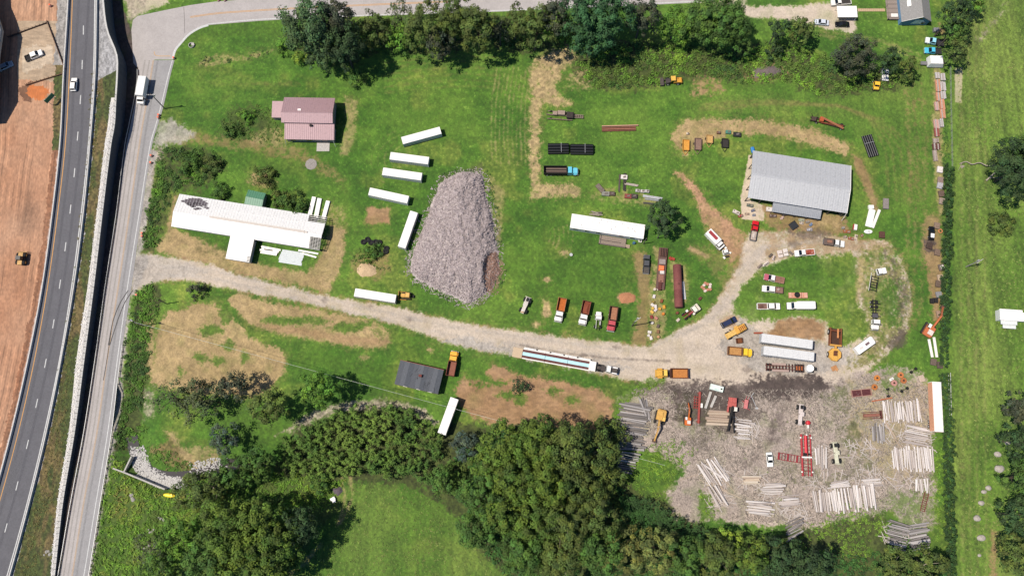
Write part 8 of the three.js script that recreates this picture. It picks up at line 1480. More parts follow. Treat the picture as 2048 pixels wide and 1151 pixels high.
for (const [x, y, l] of [[1858, 602, 'black engine block stack above the orange excavator'], [1866, 601, 'black scrap block beside the engine block stack']]) item('scrap_block', l, 'scrap', x + 5, y, [['block', bx(1.5, 0.9, 1.1, 0, 0, 0, 0, 0.1), M.dark], ['pipe', cylX(0.2, 1.7, 0, 1.0, 0.2, 8), M.dark]], { turn: 1.5 });
// roadside barrels, box, manhole
for (const [x, y, l] of [[348, 117, 'orange traffic barrel at the inside of the bend'], [318, 231, 'orange and white barrel below the road pole'], [317, 236, 'orange barrel fallen below the road pole'], [303, 312, 'orange barrel beside the rubble verge'], [302, 326, 'grey red barrel below the rubble verge barrel'], [285, 467, 'upper of two orange barrels before the drive'], [285, 473, 'lower of two orange barrels before the drive'], [274, 590, 'orange and white barrel just past the drive'], [101, 12, 'red and white barrel on the works edge'], [437, 1, 'orange barrel, left one at the top edge of the lawn'], [450, 1, 'orange barrel, right one at the top edge of the lawn']])
item('traffic_barrel', l, 'barrel', x, y, [['drum', [cylY(0.34, 0.95, 0, 0.08, 0, 14, 0.28)], paint(0xe0643a)], ['band', [cylY(0.345, 0.15, 0, 0.3, 0, 14, 0.335), cylY(0.32, 0.15, 0, 0.66, 0, 14, 0.31)], paint(0xe4e0da)], ['base', cylY(0.46, 0.08, 0, 0, 0, 14), M.rubber]], { group: 'traffic barrels', y: x < 110 ? 6.42 : 0 });
item('well_ring', 'concrete well ring with open lid in the grass by the bend', 'well', 383, 91, [['ring', new THREE.LatheGeometry([[0.75, 0], [0.95, 0], [0.95, 0.5], [0.75, 0.5], [0.75, 0]].map(a => new THREE.Vector2(...a)), 18), M.concrete], ['lid', bx(0.9, 0.1, 0.9, 0.5, 0.5, -0.2, 0.4), M.concrete]]);
// utility poles
function pole(label, bx_, by_, h, arm, turn, mat = timber(0x6e655c), g) {
const o = thing('utility_pole', label, 'pole', { ...spot(bx_, by_, turn) }, g);
mesh('shaft', rod(V(0, -0.1, 0), V(0, h, 0), 0.17, 10, 0.12), mat, o);
if (arm) { const c = mesh('crossarm', bx(arm, 0.16, 0.14, 0, h - 0.6, 0.2), timber(0xb9b2aa), o); for (const k of [-1, -0.5, 0.5, 1]) mesh('insulator', cylY(0.08, 0.22, k * (arm / 2 - 0.12), h - 0.44, 0.2, 8), paint(0xd6d6d2), c); mesh('brace', [bar(V(0.7, h - 0.6, 0.14), V(0, h - 1.3, 0.1), 0.05), bar(V(-0.7, h - 0.6, 0.14), V(0, h - 1.3, 0.1), 0.05)], M.galv, o); mesh('transformer', cylY(0.28, 0.9, 0.36, h - 2, -0.1, 12), M.galv, o); }
return o;
}
pole('tall road pole with pale crossarm beside the box truck', 329, 217, 11, 2.6, 0); pole('tall road pole with pale crossarm over the lower road hedge', 286, 651, 10.5, 2.6, -0.15); pole('wooden pole beside the side track and junk row', 1264, 651, 12, 2.2, 0.6); pole('wooden pole beside the camper and dark tree', 1886, 80, 9, 0, 0); pole('pale leaning pole alone in the right meadow', 1933, 533, 8, 2.4, 0.6, timber(0xa9a49c)); pole('pole in the roadside thicket casting a shadow at the drive', 333, 607, 7, 0, 0); pole('short service pole at the end of the mobile home', 1287, 487, 6, 0, 0); pole('short pole under the spreading dark tree', 1315, 476, 6, 0, 0);
{ const w = thing('power_line', 'thin pale power line sagging across the lower lawn', 'power line'), a = G(268, 644, 9.9), b = G(1330, 930, 9), c = []; for (let i = 0; i <= 30; i++) { const t = i / 30; c.push(V(lerp(a.x, b.x, t), lerp(a.y, b.y, t) - 5 * t * (1 - t), lerp(a.z, b.z, t))); } mesh('wire', new THREE.TubeGeometry(new THREE.CatmullRomCurve3(c), 80, 0.035, 4), paint(0xc9cfc6), w); }
// highway sign
{ const up = 6.2, o = thing('highway_sign', 'green highway sign on posts beside the barrier', 'sign', { ...spot(98, 196, 0.9, 3, up), y: up }); mesh('board', bx(3.4, 2.0, 0.1, 0, 2.0, 0), paint(0x1f6a4c), o); mesh('border', [bx(3.3, 0.06, 0.02, 0, 3.86, 0.06), bx(3.3, 0.06, 0.02, 0, 2.08, 0.06)], paint(0xd8e4dc), o); for (const s of [-1, 1]) mesh('post', bx(0.14, 2.1, 0.14, s * 1.1, 0, -0.02), M.galv, o); }
// timber edges of the tilted pad and posts of the silt fence
for (const [a, b, c, d, l, m] of [[14, 74, 94, 45, 'dark timber edge along the top of the pad', timber(0x54433a)], [93, 42, 129, 138, 'timber edge along the right of the pad', timber(0x8a6f5c)], [50, 170, 128, 146, 'timber edge along the bottom of the pad', timber(0x8a6a50)]]) { const s = span(a, b, c, d, 0.3, 6.3), o = thing('timber_edge', l, 'timber', { ...s, y: 6.3 }, 'pad edges'), n = Math.round(s.L / 1.2); for (let k = 0; k < n; k++) mesh('board', bx(s.L / n - 0.04, 0.7, 0.16, -s.L / 2 + (k + 0.5) * s.L / n, -0.1, 0), m, o); for (let k = 0; k <= n; k++) mesh('stake', bx(0.12, 1.0, 0.12, -s.L / 2 + k * s.L / n, -0.15, 0.16), timber(0x4a3c34), o); }
// white panels and sheets by the long shed
for (const [a, b, c, d, w, l] of [[628, 393, 619, 430, 1.3, 'left of three white panels behind the long shed'], [639, 396, 631, 437, 1.4, 'middle of three white panels behind the long shed'], [656, 401, 646, 438, 1.3, 'right of three white panels behind the long shed']]) { const s = span(a, b, c, d, 0.5), o = thing('insulated_sheet', l, 'panel', s, 'white panels behind the shed'); mesh('skin', bx(s.L, 0.5, w, 0, 0.1, 0, 0, 0.12), paint(0xe6e6e4), o); mesh('bearer', [bx(0.15, 0.12, w, -s.L / 3, 0, 0), bx(0.15, 0.12, w, s.L / 3, 0, 0)], timber(0x6a5c50), o); }
{ const s = span(558, 505, 518, 497, 0.4), o = thing('white_sheeting', 'white torn sheeting stacked in front of the long shed', 'sheeting', s); for (let k = 0; k < 4; k++) mesh('sheet', bx(s.L * R(0.8, 1), 0.08, 0.6, R(-0.3, 0.3), 0.04 + k * 0.12, -0.9 + k * 0.6, R(-0.05, 0.05)), paint(0xe6e6e4), o); mesh('rubbish', bx(2.6, 0.4, 0.3, -0.4, 0.05, -0.2, 0.06), M.dark, o);
const t = span(604, 518, 560, 511, 0.4), q = thing('grey_sheets', 'pale blue grey roofing sheets laid out on the straw', 'sheets', t); for (let k = 0; k < 5; k++) mesh('sheet', bx(t.L + R(-0.4, 0.4), 0.07, 0.86, R(-0.25, 0.25), 0.06 + (k % 2) * 0.05, -1.7 + k * 0.82, 0), paint(0xb9c2c6), q); mesh('bearer', [bx(0.2, 0.06, 4, -2, 0, 0), bx(0.2, 0.06, 4, 2, 0, 0)], timber(0x6a5c50), q);
for (const [a, b, c, d, l] of [[636, 507, 596, 500, 'upper white gutter strip at the corner of the long shed'], [632, 514, 604, 506, 'lower white gutter strip at the corner of the long shed']]) { const u = span(a, b, c, d, 0.3), m = thing('gutter_strip', l, 'gutter', u, 'gutter strips'); mesh('trough', bx(u.L, 0.1, 0.5, 0, 0.05, 0), paint(0xe2e2e0), m); mesh('lip', [bx(u.L, 0.25, 0.06, 0, 0.05, 0.25), bx(u.L, 0.25, 0.06, 0, 0.05, -0.25)], paint(0xd8d8d6), m); } }
// stacks along the right hand fence
const stackTone = { o: 0xd09a7c, w: 0xc4c6c8, p: 0xcaa59c, r: 0x9a5c54, g: 0xa39890, d: 0x64403a };
[[1875.5, 151, 8, 12, 'w', 'pale grey'], [1886, 154, 8, 14, 'w', 'silver'], [1876, 171, 8, 24, 'o', 'orange rust'], [1887, 172, 10, 18, 'w', 'white grey'], [1877, 193, 8, 18, 'o', 'light orange'], [1887, 190, 9, 16, 'w', 'dull silver'], [1874, 212, 8, 17, 'p', 'striped pink grey'], [1885, 208, 9, 20, 'o', 'peach'], [1886, 227, 9, 19, 'o', 'bright orange'], [1874, 248, 11, 18, 'p', 'pink red'], [1884, 246, 6, 16, 'w', 'narrow silver'], [1874, 265, 9, 16, 'r', 'dull red'], [1872, 281, 10, 9, 'g', 'grey'], [1873, 293, 14, 12, 'd', 'dark brown'], [1871, 311, 8, 22, 'g', 'low grey brown']].forEach(([x, y, w, h, t, l], i) => {
const k = 1 / 6.0, W = w * k, H = h * k * 1.06, o = item('steel_stack', l + ' stack of steel sheets in fence row, number ' + ['one', 'two', 'three', 'four', 'five', 'six', 'seven', 'eight', 'nine', 'ten', 'eleven', 'twelve', 'thirteen', 'fourteen', 'fifteen'][i] + ' from the camper', 'steel stack', x, y, [['bearer', [bx(W, 0.15, 0.15, 0, 0, -H / 3), bx(W, 0.15, 0.15, 0, 0, H / 3)], timber(0x54483e)]], { group: 'steel stacks along the fence', h: 0.4 });
const n = Math.max(3, Math.round(W / 0.4)); for (let q = 0; q < n; q++) mesh('sheet', bx(W / n - 0.05, 0.45 + R(-0.12, 0.2), H * R(0.9, 1), -W / 2 + (q + 0.5) * W / n, 0.15, R(-0.1, 0.1), R(-0.03, 0.03)), rusty(q % 3 === 1 ? 0xb4b0ac : stackTone[t]), o);
});
[[1879, 340, 0xe2e2e2, 'white tank on the straw strip above two pallets'], [1880, 361, 0x8f8078, 'brown pallet heap on the straw strip'], [1879, 372, 0xb0b4bc, 'pale grey sheet pallet on the straw strip'], [1882, 388, 0x6a5a50, 'small dark crate, first of the fence crates'], [1883, 403, 0x9a8e84, 'grey crate, second of the fence crates'], [1882, 535, 0x6e665e, 'grey hopper with white cap by the hedge'], [1877, 590, 0x8a8f94, 'grey scrap box above the engine blocks'], [1873, 452, 0x8a7a6a, 'tan crate beside the black car'], [1858, 492, 0x4a3c34, 'dark burnt heap below the black car'], [1874, 505, 0x7a6a5c, 'brown bundle on the bare strip by the hedge'], [1880, 556, 0xb8a890, 'pale bundle on the bare strip by the hedge'], [1876, 568, 0x6a5c50, 'dark board heap above the grey scrap box'], [1878, 628, 0xa08a78, 'tan board heap at the excavator arm tip'], [1866, 724, 0x6e6258, 'grey brush bundle below the white rails'], [1879, 730, 0x5e544c, 'dark brush bundle below the white rails'], [1842, 757, 0xc4b8a8, 'pale rubble box near the trailer'], [1771, 408, 0x8d8a88, 'grey crushed car hulk right of the barn'], [1763, 470, 0x5c3e34, 'small rust brown box below the white panels']].forEach(([x, y, c, l]) => item('fence_crate', l, 'crate', x, y, [['box', bx(1.7, 0.7, x === 1771 ? 3.4 : 2.0, 0, 0.1, 0, 0, 0.12), rusty(c)], ['lid', bx(1.0, 0.12, 1.0, 0.1, 0.8, 0, 0.4), rusty(x === 1882 && y > 500 ? 0xf0f0ee : c)], ['skid', [bx(0.2, 0.1, 1.6, -0.6, 0, 0), bx(0.2, 0.1, 1.6, 0.6, 0, 0)], M.dark]], { turn: R(-0.3, 0.3) }));
// fence rails at right, pallets
{ const f = thing('wire_fence', 'wire fence with posts along the stacked steel', 'fence'), a = G(1899, 135), b = G(1903, 335); for (let k = 0; k <= 14; k++) { const p = a.clone().lerp(b, k / 14); mesh('post', bx(0.1, 1.3, 0.1, p.x, 0, p.z), timber(0x7a7068), f); } for (const y of [0.5, 0.9, 1.2]) mesh('wire', bar(V(a.x, y, a.z), V(b.x, y, b.z), 0.03), M.galv, f);
for (const [x, l] of [[1898, 'left'], [1902, 'right']]) { const s = span(x, 745, x + 2, 830, 0.2), o = thing('fence_rail', l + ' of two long grey rails lying along the hedge', 'rail', s, 'rails along the hedge'); mesh('tube', cylX(0.09, s.L, 0, 0.12, 0, 8), M.galv, o); mesh('clamp', [bx(0.2, 0.1, 0.3, -s.L / 3, 0, 0), bx(0.2, 0.1, 0.3, s.L / 3, 0, 0)], M.dark, o); } }
item('cable_ring', 'orange ring beside the black car', 'ring', 1881, 462, [['ring', new THREE.TorusGeometry(0.55, 0.2, 8, 16).rotateX(Math.PI / 2).translate(0, 0.2, 0), rusty(0xc88a5a)], ['hub', cylY(0.2, 0.1, 0, 0, 0, 8), M.dark]]);
// white roof panels, boat and boxes right of the barn
{ const s = span(1742, 454, 1752, 420, 0.6), o = thing('white_roof_panels', 'pair of large white panels right of the barn', 'panels', s); mesh('panel', bx(s.L, 0.4, 2.0, 0, 0.1, 0.8, 0.05, 0.06), paint(0xe6e6e4), o); mesh('panel', bx(s.L + 0.6, 0.35, 0.9, -0.4, 0.1, -0.9, -0.08, 0.06), paint(0xdedcd8), o); mesh('bearer', [bx(0.2, 0.1, 3, -1.5, 0, 0), bx(0.2, 0.1, 3, 1.5, 0, 0)], timber(0x6a5c50), o);
item('white_box', 'white square box above the white panels', 'box', 1741, 415, [['body', bx(1.6, 0.9, 1.2, 0, 0.05, 0, 0, 0.08), paint(0xe4e4e2)], ['foot', bx(1.2, 0.06, 0.9), M.dark]]);
item('small_boat', 'small white boat below the white panels', 'boat', 1735, 464, [['hull', new THREE.SphereGeometry(1, 16, 8, 0, 6.3, Math.PI / 2, Math.PI / 2).scale(1.3, 0.7, 0.65).translate(0, 0.72, 0), paint(0xd8dcdc)], ['deck', new THREE.CylinderGeometry(1, 1, 0.06, 18).scale(1.3, 1, 0.65).translate(0, 0.74, 0), paint(0xe6e8e6)], ['seat', bx(0.3, 0.16, 0.9, 0.2, 0.76, 0), paint(0x9aa0a0)]]);
item('red_white_chest', 'white chest with red rim below the barn corner', 'chest', 1710, 455, [['body', bx(1.0, 0.8, 1.8, 0, 0, 0, 0, 0.06), paint(0xe0dcd8)], ['rim', bx(0.2, 0.84, 1.8, -0.6, 0, 0), rusty(0xa8463c)]], { turn: -0.2 });
item('blue_tarp', 'blue tarpaulin bundle at the upper left corner of the barn', 'tarpaulin', 1505, 301, [['bundle', bx(1.1, 1.0, 2.0, 0, 0, 0, 0.2, 0.3), paint(0x2f78b8)], ['knot', bx(0.5, 0.4, 0.6, 0.2, 0.9, 0.5, 0.4, 0.15), paint(0x2a68a4)]]); }
// clutter in front of the barn
[[1472, 425, 0xd8d4ce, 2.2, 0.8, 'white machine with black wheel left of the barn slab', -0.5], [1481, 432, 0xa04844, 1.4, 0.6, 'red machine part below the white machine', 0.2], [1500, 411, 0x5a6a60, 2.0, 0.4, 'dark green frame on the barn slab', -0.2], [1506, 421, 0x53658a, 1.2, 0.5, 'blue grey bin on the barn slab', 0.3], [1508, 430, 0x6d86a6, 1.0, 0.3, 'pale blue crate on the barn slab', 0], [1494, 428, 0xb9a792, 1.4, 0.3, 'tan board heap on the barn slab', 0.1], [1547, 420, 0xe4e4e2, 4.6, 0.7, 'long white cabinet row before the lean-to', -0.1], [1579, 424, 0xdcd8d2, 3.0, 0.6, 'second white cabinet before the lean-to', -0.15], [1595, 421, 0x6a4038, 1.6, 0.9, 'rust brown chair heap before the lean-to', 0.5], [1604, 425, 0x7a4038, 1.4, 0.7, 'dark red box before the lean-to', -0.2], [1546, 432, 0x5c4a44, 2.2, 0.4, 'dark rusty grates before the white cabinet', 0], [1570, 429, 0x4a4642, 1.8, 0.6, 'dark engine beside the grates', 0.2], [1564, 436, 0xe0c8c0, 1.2, 0.4, 'pale pink crate below the engine', 0.4], [1603, 440, 0x9fae94, 1.8, 0.3, 'pale green pallet by the black square cover', -0.1], [1603, 446, 0xd8d4c8, 1.2, 0.3, 'white pallet below the pale green one', -0.3], [1615, 444, 0x8a8a84, 1.2, 0.5, 'grey parts heap left of the blue crate', 0.2], [1622, 449, 0x4f86c0, 1.1, 0.4, 'blue crate right of the parts heap', 0.5], [1619, 459, 0xb4bcc8, 1.6, 0.4, 'grey blue engine below the blue crate', 0], [1620, 433, 0xb0aa58, 1.2, 0.3, 'yellowish weeds box at the lean-to end', 0.5], [1686, 456, 0x9aa4a0, 0.9, 0.6, 'grey drum right of the tan patch', 0], [1694, 463, 0x9a5c3a, 2.2, 0.3, 'rust orange bars right of the tan patch', -0.1], [1690, 474, 0xb8ac9c, 1.0, 0.5, 'tan parts box behind the flatbed pickup', 0], [1702, 477, 0x96583e, 1.8, 0.4, 'rust brown axle behind the flatbed pickup', -0.2], [1724, 471, 0x96684a, 1.0, 0.4, 'brown board left of the boat', 0.9], [1712, 475, 0xc9c0b0, 2.0, 0.15, 'pale narrow board left of the boat', 1.3]].forEach(([x, y, c, l, h, lab, t]) => item('yard_clutter', lab, 'clutter', x, y, [['body', bx(l, h, Math.min(1.3, 0.5 + l * 0.22), 0, 0.02, 0, 0, 0.05), rusty(c)], ['fitting', [bx(l * 0.3, 0.25, 0.4, l * 0.2, h, 0.1, 0.3), bx(0.25, 0.3, 0.5, -l * 0.35, h * 0.8, -0.1, 0.2)], rusty(c > 0xb00000 ? 0x8a8078 : 0x9a948c)]], { turn: t, group: 'clutter before the barn' }));
item('black_cover', 'black square tank cover in front of the barn', 'cover', 1587, 451, [['box', bx(2.3, 0.6, 2.3, 0, 0, 0, 0, 0.08), paint(0x1d2024)], ['lid', bx(1.6, 0.05, 1.6, 0, 0.6, 0), paint(0x25282c)]], { turn: 0.6 });
// parts strewn along the loop at the grass island
[[1560, 508, 0xdcd6d0, 1.5, 'white pickup cap, left piece beside the loop', 0.2], [1571, 505, 0xe2e0dc, 1.4, 'white pickup cap, right piece beside the loop', 0.15], [1547, 516, 0xcfc6c0, 1.6, 'white fender with rust on the loop edge', 1.2], [1531, 528, 0xe0dcd6, 2.2, 'pale long panel on the loop edge', 0.6], [1520, 532, 0x8a8078, 1.8, 'grey frame part on the loop edge', 0.7], [1541, 511, 0x5c5650, 1.4, 'dark axle on the loop edge', 0.8], [1582, 506, 0x8a8278, 1.4, 'bent grey rails before the scrap pickup', -0.7]].forEach(([x, y, c, l, lab, t], i) => item('body_part', lab, 'scrap', x, y, [['panel', bx(l, 0.6, i < 2 ? 2.3 : 0.7, 0, 0, 0, 0, 0.1), rusty(c)], ['edge', bx(l * 0.8, 0.1, 0.2, 0, 0.6, 0.1), rusty(0x6a625c)]], { turn: t, group: 'parts along the loop' }));
// junk row beside the side track
[[1309, 579, 0xd8d2c4], [1316, 577, 0xe2dcd0], [1308, 593, 0xdedede], [1306, 604, 0x9a8a4a], [1305, 610, 0xe0e0dc], [1311, 613, 0xe4e4e4], [1305, 617, 0xd8bc58], [1311, 620, 0xd8d4d4], [1304, 624, 0xe0c060], [1319, 618, 0xd8a840], [1323, 602, 0x8a5030], [1328, 614, 0xd9a63c], [1326, 628, 0xd88c3c], [1303, 634, 0x8a3a38], [1312, 636, 0xc08a7c], [1304, 646, 0xdadad6], [1316, 652, 0x6a6058], [1299, 664, 0xe2e2de], [1297, 671, 0xdcdcd8], [1316, 663, 0x8a6a4c], [1302, 676, 0xe6e6e2], [1316, 674, 0xc8a078], [1341, 517, 0xa83c30], [1346, 518, 0xb04a3a], [1354, 626, 0x7a4a34], [1356, 640, 0xcfc8bc], [1400, 597, 0x6a3a34]].forEach(([x, y, c], i) => item('junk_' + ['drum', 'box', 'case'][i % 3], toneName(c) + ' junk ' + ['drum', 'box', 'case'][i % 3] + (i < 22 ? ' beside the side track, ' : ' near the rusty tank, ') + ordinal(i < 22 ? i : i - 22) + ' down the row', 'junk', x, y, i % 3 === 0 ? [['shell', cylY(0.42, 0.85, 0, 0, 0, 12), rusty(c)], ['lid', cylY(0.36, 0.05, 0, 0.85, 0, 12), rusty(c)]] : [['body', bx(1.1, 0.6, 0.8, 0, 0, 0, 0, 0.06), rusty(c)], ['lid', bx(0.8, 0.1, 0.6, 0, 0.6, 0), rusty(c)]], { turn: R(0, 3), group: 'junk row' }));
for (let k = 0; k < 10; k++) { const a = k / 10 * 6.28, r = k % 2 ? 9 : 6.5; item('small_reel', 'small rusty cable reel in the ring on the lawn', 'reel', 1413 + Math.cos(a) * r, 574 + Math.sin(a) * r * 0.9, [['core', cylY(0.24, 0.5, 0, 0, 0, 10), rusty(0x7a4638)], ['flange', [cylY(0.42, 0.06, 0, 0, 0, 12), cylY(0.42, 0.06, 0, 0.5, 0, 12)], rusty(k % 3 ? 0xc08a70 : 0xe0d8d0)]], { group: 'cable reels in a ring' }); }
// hoppers by the straw crescent
[[1371, 292, 0xd8a246, 'yellow', 3.4], [1395, 290, 0x8a7468, 'grey brown', 3.8], [1418, 280, 0xc8a86c, 'tan', 2.6], [1449, 288, 0x32302e, 'black', 2.8]].forEach(([x, y, c, n, l]) => item('tow_hopper', n + ' hopper trailer standing in the straw crescent', 'hopper', x, y, [['floor', bx(l, 0.15, 2, 0, 0.5, 0), rusty(c)], ['side', [bx(l, 0.7, 0.1, 0, 0.5, 1), bx(l, 0.7, 0.1, 0, 0.5, -1), bx(0.1, 0.7, 2, l / 2, 0.5, 0), bx(0.1, 0.7, 2, -l / 2, 0.5, 0)], rusty(c)], ['drawbar', [bar(V(-l / 2, 0.5, 0.8), V(-l / 2 - 1.3, 0.4, 0), 0.12), bar(V(-l / 2, 0.5, -0.8), V(-l / 2 - 1.3, 0.4, 0), 0.12)], rusty(c)], ['wheel', [cylZ(0.35, 0.22, 0.3, 0.35, 1.15, 12), cylZ(0.35, 0.22, 0.3, 0.35, -1.15, 12)], M.rubber]], { turn: 1.5, group: 'tow hoppers' }));
[[1474, 270, 0x26282a, 2.4, 'black mower deck right of the hoppers'], [1456, 265, 0x4a8a7a, 1.6, 'teal and white crates behind the black hopper'], [1375, 268, 0xe4dcc8, 0.8, 'small cream box above the yellow hopper'], [1437, 266, 0x7a5a48, 1.2, 'brown crate between the tan and black hoppers'], [1200, 377, 0x7a7268, 3.0, 'grey brown scrap frame left of the scrap corner'], [1211, 388, 0x8a9088, 2.4, 'grey crumpled sheet below the scrap frame'], [1224, 388, 0x5a4c48, 1.8, 'dark brown machine beside the crumpled sheet'], [1248, 355, 0xe2e2e0, 2.0, 'white box on the dark rails of the scrap corner'], [1256, 393, 0x8a4a44, 2.2, 'dull red machine in the scrap corner'], [1268, 393, 0x4a4440, 2.0, 'dark machine right of the dull red one'], [1275, 382, 0xc2c4c4, 1.3, 'left of three white grey units in the scrap corner'], [1285, 383, 0xcaccca, 1.3, 'middle of three white grey units in the scrap corner'], [1294, 383, 0xc2c6c6, 1.3, 'right of three white grey units in the scrap corner']].forEach(([x, y, c, l, lab], i) => item('scrap_unit', lab, 'scrap', x, y, [['body', bx(l, 0.7, Math.min(1.4, l * 0.7), 0, 0.05, 0, 0, 0.08), rusty(c)], ['top', bx(l * 0.4, 0.2, 0.5, 0.1, 0.75, 0, 0.3), rusty(0x7a746e)], ['foot', bx(l * 0.7, 0.06, 0.5), M.dark]], { turn: i === 4 ? -0.9 : -0.1 }));
for (const [a, b, c, d, w, col, l] of [[1240, 348, 1238, 384, 0.5, 0x5a544e, 'long dark rail left of the scrap corner'], [1250, 346, 1249, 382, 0.9, 0x3a3835, 'dark slatted rails under the white box'], [1247, 366, 1277, 371, 0.7, 0xb4aea6, 'grey plank bundle across the scrap corner'], [1286, 391, 1325, 397, 0.8, 0xb8c0c6, 'pale metal channel below the white grey units'], [1290, 397, 1322, 401, 0.5, 0x9aa2a8, 'grey metal channel below the pale one'], [1287, 405, 1308, 407, 0.5, 0x4a4a4a, 'dark board in the tree shade']]) { const s = span(a, b, c, d, 0.3), o = thing('metal_length', l, 'metal', s, 'lengths in the scrap corner'); mesh('piece', bx(s.L, 0.18, w * 0.5, 0, 0.1, w * 0.26), rusty(col), o); mesh('piece', bx(s.L * 0.95, 0.2, w * 0.45, 0.1, 0.1, -w * 0.26), rusty(col), o); mesh('bearer', [bx(0.15, 0.1, w, -s.L / 3, 0, 0), bx(0.15, 0.1, w, s.L / 3, 0, 0)], timber(0x54483e), o); }
// meadow boulders, dead limbs, creek works
[[2015, 884, 1.2], [1995, 908, 1.2], [1998, 937, 1.5], [1977, 975, 1.1], [1968, 983, 0.9], [1962, 1005, 1], [1954, 1036, 1.2], [1962, 1075, 1.4], [1959, 1110, 0.6]].forEach(([x, y, r], i) => { const g = new THREE.IcosahedronGeometry(r * 0.7, 2), p = g.attributes.position; for (let k = 0; k < p.count; k++) { const f = 0.8 + 0.4 * noise(p.getX(k) * 1.4 + i * 9, p.getY(k) * 1.4 + p.getZ(k)); p.setXYZ(k, p.getX(k) * f * 1.2, p.getY(k) * f * 0.7, p.getZ(k) * f); } g.computeVertexNormals(); const m = mesh('boulder', g.translate(0, r * 0.25, 0), stone(0xb9b0a4)); const q = G(x, y); m.position.set(q.x, 0, q.z); tag(m, 'pale boulder in the right meadow, number ' + ['one', 'two', 'three', 'four', 'five', 'six', 'seven', 'eight', 'nine'][i] + ' from the top of the line', 'boulder', 'meadow boulders'); });
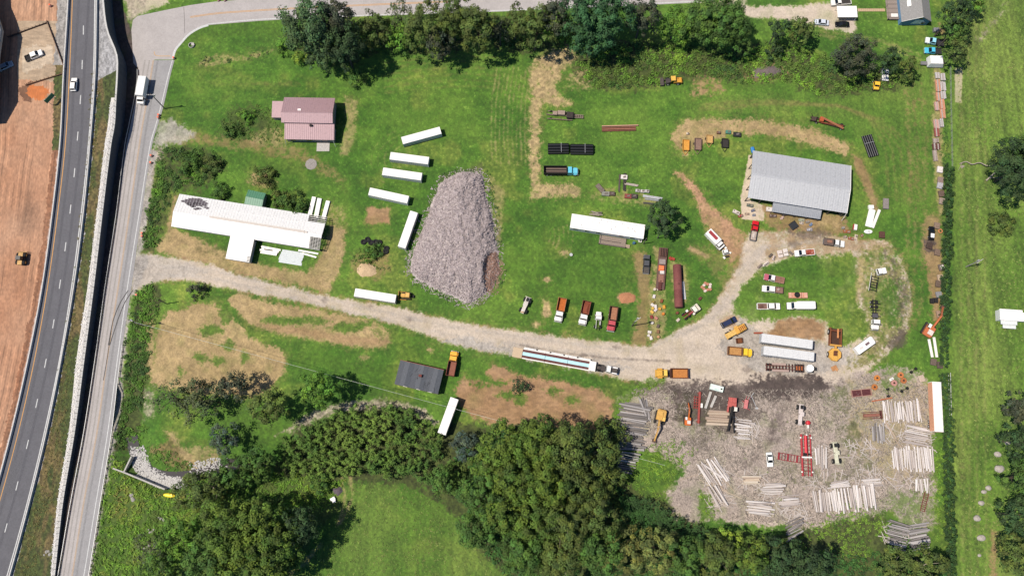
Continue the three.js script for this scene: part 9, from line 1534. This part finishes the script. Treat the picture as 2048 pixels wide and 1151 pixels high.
{ const o = thing('dead_branch', 'long bleached dead branch stretching from the dark meadow tree', 'branch'), c = [[1920, 327], [1933, 323], [1945, 328], [1960, 325], [1975, 331], [1990, 330]].map(([x, y], i) => G(x, y, 0.3 + i * 0.25)); mesh('limb', new THREE.TubeGeometry(new THREE.CatmullRomCurve3(c), 30, 0.16, 7), paleBark, o); mesh('twig', [rod(G(1924, 327, 0.2), G(1918, 340, 0.1), 0.12, 6, 0.05)], paleBark, o);
const t = thing('fallen_limb', 'bleached forked limb fallen below the dark meadow tree', 'branch'); mesh('limb', rod(G(1973, 361, 0.3), G(2010, 328, 3), 0.28, 8, 0.14), paleBark, t); mesh('twig', [rod(G(1978, 356, 0.4), G(2012, 353, 1.2), 0.16, 6, 0.06), rod(G(2000, 355, 0.7), G(2005, 372, 0.5), 0.1, 6, 0.04)], paleBark, t);
item('stump', 'small white stump below the long dead branch', 'stump', 1925, 333, [['wood', cylY(0.5, 0.5, 0, 0, 0, 9, 0.3), paleBark], ['root', bx(1.2, 0.2, 0.3, 0.2, 0, 0.2, 0.7), paleBark]]);
const wm = M.concrete, w = thing('culvert_wing_wall', 'pale concrete wing walls where the creek leaves under the road', 'wall'); for (const [a, b] of [[[263, 913], [248, 944]], [[248, 944], [330, 978]], [[248, 944], [226, 936]]]) { const p = G(...a), q = G(...b); mesh('wall', bar(V(p.x, -0.5, p.z), V(q.x, -0.5, q.z), 0.4, 2.0), wm, w); }
const cw = new THREE.CatmullRomCurve3([[262, 872], [267, 897], [284, 934], [320, 952], [370, 953], [410, 944], [450, 930], [500, 925]].map(([x, y]) => G(x, y, -1.3))), pts = cw.getPoints(60); const wg = run(pts.map(p => V(p.x, -1.5, p.z)), 3.4, 0.02); struct('creek_water', boxUV(wg), new THREE.MeshStandardMaterial({ color: 0x33291d, roughness: 0.07, map: grimeTex }));
const n = 2600, im = new THREE.InstancedMesh(new THREE.DodecahedronGeometry(0.26, 0), stone(0xd9d5cf), n), m4 = new THREE.Matrix4(), qn = new THREE.Quaternion(), e = new THREE.Euler(), path = polyW([[268, 900], [282, 938], [318, 962], [358, 966]]), path2 = polyW([[385, 935], [440, 925]]);
for (let i = 0; i < n; i++) { const P = i % 9 ? path : path2, k = Math.floor(R(0, P.length - 1)), t = rnd(), x = lerp(P[k][0], P[k + 1][0], t) + R(-2, 2), z = lerp(P[k][1], P[k + 1][1], t) + R(-1.6, 1.8), s = R(0.5, 1.4); m4.compose(V(x, gh(x, z) + 0.08, z), qn.setFromEuler(e.set(R(0, 6), R(0, 6), R(0, 6))), V(s, s * 0.7, s)); im.setMatrixAt(i, m4); }
im.name = 'creek_rocks'; im.userData = { kind: 'stuff', label: 'white grey rocks lining the creek bend', category: 'rocks' }; im.castShadow = im.receiveShadow = true; scene.add(im);
item('yellow_kayak', 'bright yellow float lying on the bank below the creek rocks', 'float', 339, 990, [['hull', new THREE.SphereGeometry(1, 14, 8).scale(1.8, 0.4, 0.6).rotateY(-0.1).translate(0, 0.4, 0), paint(0xe8d22c)], ['fin', bx(0.6, 0.5, 0.9, 0.8, 0.4, 0, 0.5, 0.1), paint(0xe0c828)]]);
item('white_cooler', 'white cooler beside the meadow track', 'cooler', 666, 997, [['body', bx(1.4, 0.8, 0.9, 0, 0, 0, 0.5, 0.1), paint(0xe4e6e8)], ['lid', bx(0.9, 0.1, 1.2, 0.4, 0.8, 0.4, 0.2, 0.04), paint(0xe8e8e8)]]);
[[265, 995, 2.2], [322, 1038, 1.4], [302, 1060, 1.5], [295, 1092, 1.8], [97, 1105, 1.6]].forEach(([x, y, r], i) => { const m = mesh('bank_rock', [0, 1, 2, 3, 4].map(k => new THREE.DodecahedronGeometry(r * R(0.16, 0.3), 0).scale(1.2, 0.6, 1).rotateY(R(0, 3)).translate(R(-0.6, 0.6) * r, 0.1 + (x < 110 ? 0.9 : 0), R(-0.4, 0.4) * r)), stone(0xa9a49a)), q = G(x, y); m.position.set(q.x, 0, q.z); tag(m, ['broad grey rock', 'upper grey rock', 'second grey rock', 'lowest grey rock', 'grey rubble'][i] + (i < 4 ? ' on the slope below the lower road' : ' on the highway verge near the bottom'), 'rock', 'rocks on the slope'); });
item('grey_bin', 'grey bin beside the worn patch above the blue pickup', 'bin', 1871, 62, [['body', bx(1.8, 1.0, 1.3, 0, 0, 0, 0, 0.08), paint(0x6c6c72)], ['lid', bx(1.8, 0.08, 1.35, 0, 1.0, 0), paint(0x7a7a80)]]);
item('brown_rack', 'narrow brown rack beside the dark tree above the pickups', 'rack', 1891, 52, [['frame', [bx(0.8, 1, 0.1, 0, 0, 1), bx(0.8, 1, 0.1, 0, 0, -1)], timber(0x5a4438)], ['shelf', [bx(0.8, 0.06, 2, 0, 0.4, 0), bx(0.8, 0.06, 2, 0, 0.9, 0)], timber(0x5a4438)]]);
item('white_tank', 'white tank under the dark tree above the pickups', 'tank', 1897, 57, [['shell', cylX(0.45, 1.4, 0, 0.5, 0, 14), paint(0xe6e6e6)], ['foot', bx(0.9, 0.14, 0.6), M.dark]]);
item('lawn_ornament', 'small silver basin standing on the lawn', 'basin', 1142, 510, [['bowl', cylY(0.3, 0.25, 0, 0.45, 0, 14, 0.5), M.galv], ['stem', cylY(0.14, 0.5, 0, 0, 0, 10), M.galv]]);
item('orange_scrap', 'crumpled orange scrap below the scraper', 'scrap', 1669, 736, [['sheet', bx(1.8, 0.25, 1.4, 0, 0, 0, 0.4, 0.1), rusty(0xb98a5c)], ['sheet', bx(1.0, 0.2, 0.8, 0.6, 0.2, 0.4, 1, 0.08), rusty(0xc89a6a)]]);
item('flat_stone', 'pale round stone slab below the mauve roofed house', 'stone', 622, 328, [['slab', cylY(1.9, 0.12, 0, 0, 0, 9, 1.8), stone(0xa39c94)], ['crack', bx(1.8, 0.02, 0.05, 0, 0.12, 0, 0.7), stone(0x6e6862)]]);
}
renderer.render(scene, camera);
